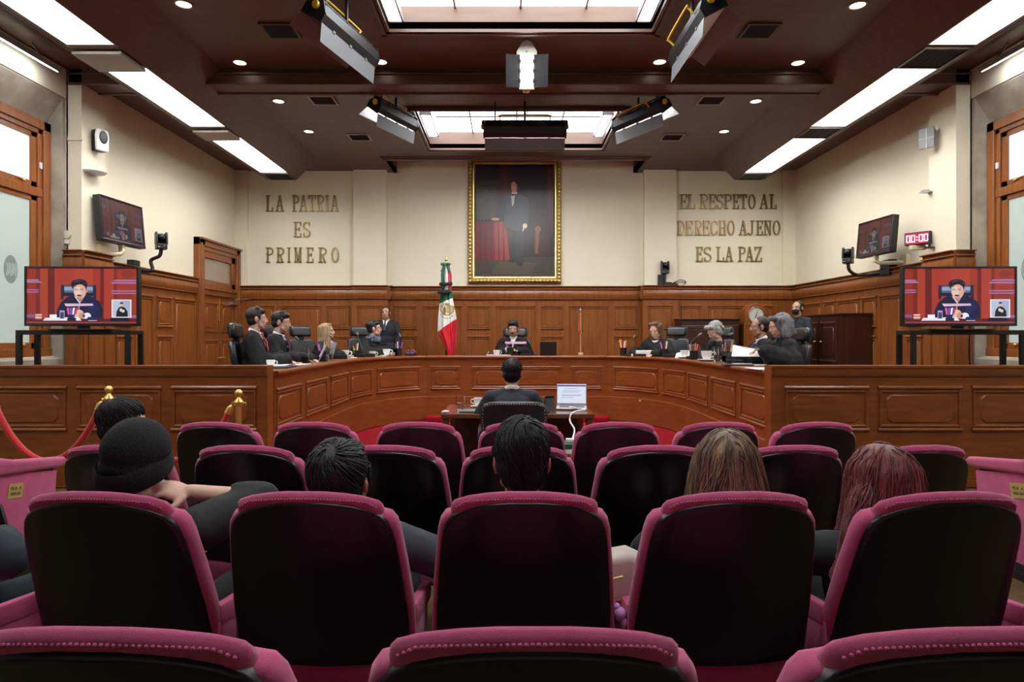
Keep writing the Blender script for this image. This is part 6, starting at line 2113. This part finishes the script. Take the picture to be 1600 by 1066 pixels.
s = MB(); s.box(-.157, .157, -.0025, -.0015, .217, .233, M); s.build('menu_bar', 'laptop_bar', lt, smooth=0)
s = MB()
for i, (z, a, b_) in enumerate(((.19, -.08, .06), (.165, -.10, .10), (.15, -.11, .08), (.12, -.11, .11), (.112, -.11, .09), (.09, -.11, .02))):
    s.box(a, b_, -.0025, -.0015, z, z + .0045, M)
s.build('text_lines', 'laptop_line', lt, smooth=0)
m = MB(); M2 = Matrix.Rotation(R(-20), 4, 'X'); m.box(-.05, .05, 0, .006, 0, .14, M2); m.box(-.05, .05, .09, .096, 0, .13, Matrix.Rotation(R(22), 4, 'X'))
o = m.build('tablet_stand', 'black', None, smooth=0); o.location = px(862, 643, 6.4); o.location.z = .742; o.rotation_euler = (0, 0, R(25)); tag(o, 'small black folded tablet stand left of the bright laptop', 'stand')
pts = smooth_pts([(.62, 6.55, .77), (.70, 6.45, .765), (.76, 6.38, .76), (.66, 6.25, .76), (.60, 6.17, .74), (.585, 6.12, .68), (.60, 5.85, .64), (.555, 5.56, .605)], 7)
m = MB(); m.tube(pts, .008, 6)
tag(m.build('charger_cable', 'white', None, origin=(.6, 6.2, .74)), 'white charger cable hanging from the bright laptop to the floor box', 'cable')
t = thing('side_stand', 'low red topped stand holding green folders between two front row seats', 'stand', (.54, 5.5, 0))
m = MB(); m.box(-.13, .13, -.12, .12, .0, .50); m.build('body', 'wood', t, smooth=0, bevel=.004)
m = MB(); m.box(-.11, .13, -.10, .10, 0, .045); o = m.build('folder', 'green', None, smooth=0, bevel=.004); o.location = (.55, 5.5, .536); tag(o, 'thick green folder on the low stand between front row seats', 'folder')
m = MB(); m.box(-.13, .12, -.11, .11, 0, .032); o = m.build('paper_stack', 'paper', None, smooth=0); o.location = (.55, 5.5, .502); tag(o, 'white paper stack under the green folder', 'paper')
m = MB(); m.box(-.05, .07, -.03, .03, 0, .03); o = m.build('charger', 'white', None, smooth=0, bevel=.005); o.location = (.54, 5.5, .583); tag(o, 'white charger block lying on the green folder', 'charger')

# ------------------------------------------------------------------ things on the bench tops
def near_off(p):
    best = None
    for P in (LC, CC, RC):
        for i in range(len(P.p) - 1):
            a, b = P.p[i], P.p[i + 1]
            t = max(0, min(1, (p - a).dot(b - a) / (b - a).length_squared))
            q = a.lerp(b, t); e = b - a; n = V((e.y, -e.x)).normalized()
            dd = (p - q).length
            if best is None or dd < best[0]:
                best = (dd, -(p - q).dot(n))
    return best[1] if abs(best[1]) > best[0] - .01 else -9
def on(x, y, z=ZT):
    """photo pixel of a foot point -> spot on the bench top"""
    d0 = (CZ - z) * 1000 / (y - 526)
    best = None
    for i in range(340):
        d = 6.2 + .02 * i
        o = near_off(V(((x - 795) / 1000 * d, d)))
        if .07 <= o <= .37 and (best is None or abs(d - d0) < abs(best - d0)):
            best = d
    d = best if best else d0
    return V(((x - 795) / 1000 * d, d, z + .001))
def tumbler(label, loc, s=1., grp='water glasses on the desks'):
    t = thing('drinking_glass', label, 'glass', loc, 0, grp, s)
    m = MB(); m.lathe([(.001, 0), (.034, 0), (.037, .13), (.034, .13), (.031, .012), (.001, .012)], n=20, caps=False); m.build('tumbler', 'glass', t)
    m = MB(); m.lathe([(.001, .0), (.0305, .0), (.032, .05), (.001, .05)], c=(0, 0, .013), n=16, caps=False); m.build('water', 'glass', t)
    return t
GL = [(476, 568, 'tall water glass in front of the second man from the left wing', 1.5), (514, 563, 'water glass in front of the blonde woman', 1.4), (548.5, 559, 'water glass beside the white mug', 1.5), (615, 555.5, 'water glass at the folded hands of the person in the scarf', 1.4), (786.5, 554, 'water glass of the man with moustache', 1.5),
      (988.5, 556, 'water glass beside the pen cup of the brown haired woman', 1.4), (1122, 567, 'water glass in front of the grey haired woman', 1.6), (1128.5, 568.5, 'second water glass in front of the grey haired woman', 1.6)]
for x, y, q, s in GL: tumbler(q, on(x, y), s)
o = tumbler('tall clear water glass at the left of the small table', V(((719 - 795) / 1000 * 6.45, 6.45, .742)), 1.25); o['group'] = 'water glasses on the desks'
def cup(label, loc, s=1., saucer=True, slabel=None, yaw=0.):
    t = thing('coffee_cup', label, 'cup', V(loc) + V((0, 0, .014 * s if saucer else 0)), yaw, 'white coffee cups on the desks', s)
    m = MB(); m.lathe([(.001, 0), (.026, 0), (.03, .008), (.042, .035), (.045, .07), (.041, .07), (.036, .03), (.001, .01)], n=22, caps=False); m.build('cup_body', 'ceramic', t)
    m = MB(); m.tube(smooth_pts([(.042, 0, .058), (.065, 0, .055), (.066, 0, .03), (.040, 0, .02)], 5), .005, 6); m.build('handle', 'ceramic', t)
    if saucer:
        m = MB(); m.lathe([(.001, 0), (.04, 0), (.075, .012), (.076, .015), (.035, .006), (.001, .006)], n=26, caps=False)
        o = m.build('saucer', 'ceramic', None); o.location = loc; o.scale = (s,) * 3; tag(o, slabel, 'saucer', 'white saucers on the desks')
for x, y, s, sa, q, sq in ((423, 570, 1.1, False, 'small white cup near the left end of the bench', None), (537.5, 557, 1.8, False, 'large white mug in front of the blonde woman', None), (582, 554.5, 1.3, False, 'small white cup before the person in the grey scarf', None), (604, 556.5, 1.5, True, 'white cup at the folded hands', 'saucer under the white cup at the folded hands'),
                            (776, 554, 1.4, False, 'white cup left of the man with moustache', None), (1069.5, 560, 1.5, True, 'white cup in front of the silver haired woman', 'saucer in front of the silver haired woman'), (1104, 564.5, 1.7, True, 'white cup beside the dark laptop on the right', 'saucer beside the dark laptop on the right')):
    cup(q, on(x, y), s, sa, sq)
cup('white cup behind the sleeve of the man at the small table', V(((748 - 795) / 1000 * 6.75, 6.75, .742)), 1.2, True, 'white saucer on the small table', R(180))
PENC = ['orange', 'pen_pink', 'pen_yellow', 'pen_blue', 'pen_violet', 'white']
CN = {'orange': 'orange', 'pen_pink': 'pink', 'pen_yellow': 'yellow', 'pen_blue': 'blue', 'pen_violet': 'violet', 'white': 'white'}
def pen_cup(who, loc, s, cols, seed):
    m = MB(); m.lathe([(.001, 0), (.036, 0), (.038, .09), (.034, .09), (.033, .008), (.001, .008)], n=16, caps=False)
    o = m.build('pen_cup', 'black', None); o.location = loc; o.scale = (s,) * 3; tag(o, 'black pen cup ' + who, 'pen cup', 'black pen cups on the bench')
    r = random.Random(seed)
    for i, c in enumerate(cols):
        a = 2 * pi * i / len(cols) + r.random(); ln = r.uniform(.14, .18)
        b = V((.014 * cos(a), .014 * sin(a), .012)); e = V((.036 * cos(a) + .012 * cos(a + .5), .036 * sin(a), ln))
        m = MB(); m.cap(b, .0058, e, .005, 7)
        o = m.build('pen', c, None); o.location = loc; o.scale = (s,) * 3
        tag(o, '%s pen in the pen cup %s' % (CN[c], who), 'pen', 'pens in the pen cups')
pen_cup('of the blonde woman', on(503, 563), 1.5, ['orange', 'pen_pink', 'pen_violet', 'pen_yellow'], 1)
pen_cup('next to the white mug', on(556, 558.5), 1.3, ['white', 'pen_yellow', 'orange'], 2)
pen_cup('of the person in the grey scarf', on(623, 555.7), 1.5, ['pen_violet', 'white', 'pen_pink', 'pen_blue'], 3)
pen_cup('of the man with moustache', on(797, 554), 1.6, ['pen_violet', 'pen_blue', 'pen_pink', 'white'], 4)
pen_cup('of the brown haired woman', on(974, 555.5), 1.6, ['orange', 'pen_yellow', 'pen_pink', 'white'], 5)
pen_cup('left of the silver haired woman', on(1038, 557.5), 1.5, ['orange', 'pen_pink', 'pen_violet', 'white'], 6)
pen_cup('of the silver haired woman', on(1084, 562), 1.5, ['pen_pink', 'pen_yellow', 'pen_blue', 'orange'], 7)
pen_cup('of the grey haired woman', on(1137, 564), 1.5, ['orange', 'pen_pink', 'pen_yellow', 'white'], 8)
def flat(name, label, cat, x, y, w, d, h, m_, rz=0, grp=None, lift=0., bev=.003):
    m = MB(); m.box(-w / 2, w / 2, -d / 2, d / 2, 0, h)
    o = m.build(name, m_, None, smooth=0, bevel=bev); o.location = on(x, y) + V((0, 0, lift)); o.rotation_euler = (0, 0, R(rz))
    return tag(o, label, cat, grp)
GB = 'black desk boxes on the bench'
flat('folder', 'black leather folder at the left end of the bench', 'folder', 436, 574.5, .30, .42, .012, 'black', 5)
flat('document', 'white sheets spread near the left end of the bench', 'paper', 427, 572, .34, .5, .004, 'paper', 8, lift=.013)
flat('document', 'white sheets left of the tall water glass', 'paper', 462, 570, .26, .36, .006, 'paper', -8)
flat('tablet', 'brown framed tablet lying before the second man', 'tablet', 452, 566.5, .28, .2, .02, 'tan', 4)
flat('document', 'white sheets in front of the blonde woman', 'paper', 490, 563.5, .20, .3, .006, 'paper', 0)
flat('desk_box', 'black desk box in front of the second man from the left', 'box', 500, 565, .18, .14, .07, 'black', 5, GB)
flat('desk_box', 'black desk box in front of the blonde woman', 'box', 530, 561, .24, .16, .06, 'black', 10, GB)
flat('document', 'white sheets beside the water glass with the mug', 'paper', 548, 559.5, .20, .14, .008, 'paper', 15)
flat('desk_box', 'flat black desk box before the person in the scarf', 'box', 574, 557, .24, .13, .055, 'black', 25, GB)
flat('document', 'white sheets under the folded hands', 'paper', 592, 557, .24, .14, .006, 'paper', 30)
flat('desk_box', 'flat black box with violet glasses right of the pen cup', 'box', 642, 555.8, .20, .12, .035, 'black', 0, GB)
m = MB()
for sx in (-1, 1): m.tube([(sx * .035 + .03 * cos(2 * pi * i / 14), 0, .03 + .022 * sin(2 * pi * i / 14)) for i in range(14)], .005, 6, closed=True)
m.tube([(-.07, 0, .035), (-.08, .10, .02)], .004, 5); m.tube([(.07, 0, .035), (.08, .10, .02)], .004, 5)
o = m.build('eyeglasses', 'pen_violet', None); o.location = on(641, 555.8) + V((0, 0, .036)); o.scale = (1.2,) * 3; tag(o, 'violet eyeglasses on the flat black box on the left arm', 'eyeglasses')
flat('document', 'white papers in front of the man with moustache', 'paper', 779, 554.2, .44, .12, .012, 'paper', 0)
flat('desk_box', 'black desk box right of the man with moustache', 'box', 822, 554, .22, .12, .03, 'black', 0, GB)
m = MB(); m.lathe([(.001, 0), (.03, 0), (.045, .03), (.042, .07), (.045, .075), (.038, .07), (.001, .01)], n=18, caps=False)
o = m.build('glass_bowl', 'glass', None); o.location = on(761, 554); tag(o, 'small round glass bowl on the middle of the bench', 'bowl')
lt2, _ = laptop('black laptop seen from behind on the middle of the bench', on(856, 554), R(180), .30, .23, 98, 'black')
flat('document', 'thick stack of papers before the brown haired woman', 'paper', 1014, 556, .46, .2, .10, 'paper', -8, bev=.008)
flat('desk_box', 'black desk box before the paper stack of the brown haired woman', 'box', 999, 557, .22, .10, .045, 'black', -6, GB)
flat('desk_box', 'black desk box left of the silver haired woman', 'box', 1049, 558.5, .26, .14, .05, 'black', -14, GB)
lf = flat('document', 'tilted papers in front of the silver haired woman', 'paper', 1072, 556.5, .34, .26, .008, 'paper', -20); lf.rotation_euler = (R(18), R(-12), R(-25)); lf.location.z += .06
laptop('dark red tinted laptop angled before the silver haired woman', on(1100, 561), R(110), .30, .22, 112, 'grey_metal')
laptop('laptop with a bluish screen seen from the side before the second man', on(483, 565), R(-70), .34, .24, 115, 'silver', 'laptop_line')
m = MB(); m.box(-.09, .09, -.006, .006, 0, .24, Matrix.Rotation(R(-16), 4, 'X')); o = m.build('tablet', 'grey', None, smooth=0, bevel=.003); o.location = on(516, 561); o.rotation_euler = (0, 0, R(-60)); o.scale = (1.1,) * 3; tag(o, 'grey tablet propped upright in front of the blonde woman', 'tablet')
q = [px(1146, 539, 8.25), px(1184, 546, 7.75), px(1191, 556.5, 7.62), px(1143, 556.5, 8.0)]
m = MB(); nn = (q[1] - q[0]).cross(q[3] - q[0]).normalized() * .012
m.add(q + [v + nn for v in q], [(0, 1, 2, 3), (7, 6, 5, 4), (0, 4, 5, 1), (1, 5, 6, 2), (2, 6, 7, 3), (3, 7, 4, 0)])
tag(m.build('document', 'paper', None, smooth=0, origin=q[3]), 'big sheaf of papers held up by the grey haired woman', 'paper')
flat('document', 'white sheets spread in front of the grey haired woman', 'paper', 1178, 570, .40, .55, .006, 'paper', -6)
flat('document', 'white sheets at the right end of the bench', 'paper', 1196, 577, .30, .40, .008, 'paper', 0)
flat('desk_box', 'flat black desk box before the grey haired woman', 'box', 1147, 568, .20, .20, .045, 'black', -8, GB)
flat('folder', 'black folder at the right end of the bench', 'folder', 1152, 573, .34, .24, .014, 'black', -10)
def gooseneck(label, base, tip, bend):
    t = thing('microphone', label, 'microphone', base, 0, 'gooseneck microphones on the bench')
    b = MB(); b.box(-.05, .05, -.06, .06, 0, .035); b.build('base', 'black', t, smooth=0, bevel=.006)
    tp = V(tip) - V(base)
    pts = smooth_pts([(0, 0, .03), (0, 0, .12), tuple(tp * .6 + V(bend)), tuple(tp)], 6)
    g = MB(); g.tube(pts, .006, 6); g.build('gooseneck', 'black', t)
    d = (V(pts[-1]) - V(pts[-3])).normalized()
    h = MB(); h.cap(tp, .016, tp + d * .045, .018, 10); h.build('capsule', 'grey_metal', t)
    return t
gooseneck('gooseneck microphone of the second man from the left wing', on(496, 564), px(466, 531, 8.9), (0, 0, .02))
gooseneck('gooseneck microphone reaching towards the blonde woman', on(526, 560), px(519, 527, 10.1), (.06, 0, .05))
gooseneck('gooseneck microphone of the person in the grey scarf', on(566, 557), px(559, 523, 11.1), (0, 0, .05))
gooseneck('gooseneck microphone beside the flat box with violet glasses', on(640, 556), px(626, 526, 11.6), (0, 0, .03))
gooseneck('gooseneck microphone of the brown haired woman', on(981, 556.5), px(990, 527, 11.6), (-.02, 0, .04))
gooseneck('gooseneck microphone of the silver haired woman', on(1078, 561), px(1092, 524, 10.0), (-.06, 0, .05))
gooseneck('gooseneck microphone in front of the man with glasses', on(1131, 565), px(1140, 523, 8.6), (-.05, 0, .10))
t = thing('bar_microphone', 'long pinkish bar on a thin stem in front of the man with moustache', 'microphone', on(806, 554))
m = MB(); m.box(-.05, .05, -.05, .05, 0, .03); m.tube([(0, 0, .03), (0, 0, .20)], .006, 6); m.build('stem', 'black', t)
m = MB(); m.prism([(-.19, .205), (.19, .205), (.195, .25), (-.205, .25)], lambda u, v, d: (u, d, v), -.02, .02); m.build('bar', 'mic_strip', t, bevel=.006)
m = MB()
for k in range(14): m.box(-.165 + .024 * k, -.150 + .024 * k, -.0225, -.02, .218, .238)
m.build('slots', 'white', t, smooth=0)
# small flag on the bench
b = on(907, 554)
t = thing('table_flag', 'small drooping red and yellow flag on a wooden stick on the bench', 'flag', b)
m = MB(); m.box(-.045, .045, -.04, .04, 0, .05); m.build('base', 'tan', t, smooth=0, bevel=.005)
m = MB(); m.tube([(0, 0, .05), (0, 0, .80)], .007, 8); m.build('stick', 'tan', t)
m = MB(); m.ell((0, 0, .825), (.018, .018, .03)); m.cap((0, 0, .85), .008, (0, 0, .88), .003, 8); m.build('finial', 'steel', t)
for nm, x0, x1, mm_ in (('red_cloth', -.045, -.004, 'rope'), ('yellow_cloth', .0, .022, 'pen_yellow'), ('dark_cloth', .022, .04, 'black')):
    m = MB(); m.grid(lambda u, v: V(((x0 + (x1 - x0) * u) * (.45 + .55 * v), -.018 + .012 * sin(u * 6 + v * 3), .77 - .36 * v * (1 if nm != 'dark_cloth' else .96))), 8, 14)
    o = m.build(nm, mm_, t); sd = o.modifiers.new('t', 'SOLIDIFY'); sd.thickness = .004
# things on the small table
m = MB(); m.box(-.09, .09, -.11, .11, 0, .012); o = m.build('notebook', 'grey_metal', None, smooth=0, bevel=.003); o.location = (-.40, 6.42, .742); tag(o, 'dark closed notebook left of the man at the small table', 'notebook')
m = MB(); m.ell((0, 0, .014), (.03, .02, .014)); m.ell((.02, .01, .012), (.02, .016, .012)); m.ell((-.02, .0, .01), (.018, .018, .01))
o = m.build('tissue', 'paper', None); o.location = (-.62, 6.25, .742); tag(o, 'crumpled white tissue at the left edge of the small table', 'tissue')

# ------------------------------------------------------------------ rope barrier
def stanchion(label, cx, ytop, d):
    b = px(cx, ytop, d)
    H = b.z
    t = thing('rope_post', label, 'post', (b.x, d, 0), 0, 'brass rope posts')
    m = MB(); m.lathe([(.001, 0), (.15, 0), (.155, .012), (.13, .03), (.04, .045), (.026, .06)], n=28); m.build('foot', 'brass', t)
    m = MB(); m.lathe([(.024, .05), (.024, H - .14), (.034, H - .135), (.036, H - .115), (.040, H - .105), (.030, H - .09), (.018, H - .075), (.014, H - .06), (.022, H - .055)], n=20); m.build('tube', 'brass', t)
    m = MB(); m.ell((0, 0, H - .033), (.033, .033, .033), nu=20, nv=14); m.build('ball', 'brass', t)
    m = MB(); m.tube([(.04, 0, H - .115), (.055, 0, H - .11), (.06, 0, H - .13)], .006, 6); m.tube([(-.04, 0, H - .115), (-.055, 0, H - .11), (-.06, 0, H - .13)], .006, 6); m.build('hooks', 'brass', t)
    return t, b
s1, b1 = stanchion('brass rope post behind the man with glasses', 170, 603, 5.4)
s2, b2 = stanchion('brass rope post in front of the third left wing panel', 373, 608.5, 5.4)
s3, b3 = stanchion('brass rope post just outside the left edge of the view', -22, 600, 5.4)
def rope(label, a, b, low):
    t = thing('barrier_rope', label, 'rope', ((a + b) / 2), 0, 'red barrier ropes')
    o = V(t.location)
    a2, b2 = a + V((.07, 0, -.16)), b + V((-.07, 0, -.16))
    pts = []
    for i in range(25):
        u = i / 24
        p = a2.lerp(b2, u); p.z -= (min(a2.z, b2.z) - low) * (1 - (2 * u - 1) ** 2) ** .9
        pts.append(p - o)
    m = MB(); m.tube(pts, .026, 10); m.build('rope', 'rope', t)
    for p, q in ((pts[0], pts[1]), (pts[-1], pts[-2])):
        m = MB(); d = (q - p).normalized(); m.tube([p - d * .03, p - d * .005, p + d * .05], [.012, .029, .031], 10); m.build('end_cap', 'brass', t)
    return t
rope('red rope sagging between the left edge and the post behind the man with glasses', b3, b1, px(85, 722, 5.4).z)
rope('red rope between the two brass posts, mostly hidden behind the seats', b1, b2, px(270, 722, 5.4).z)
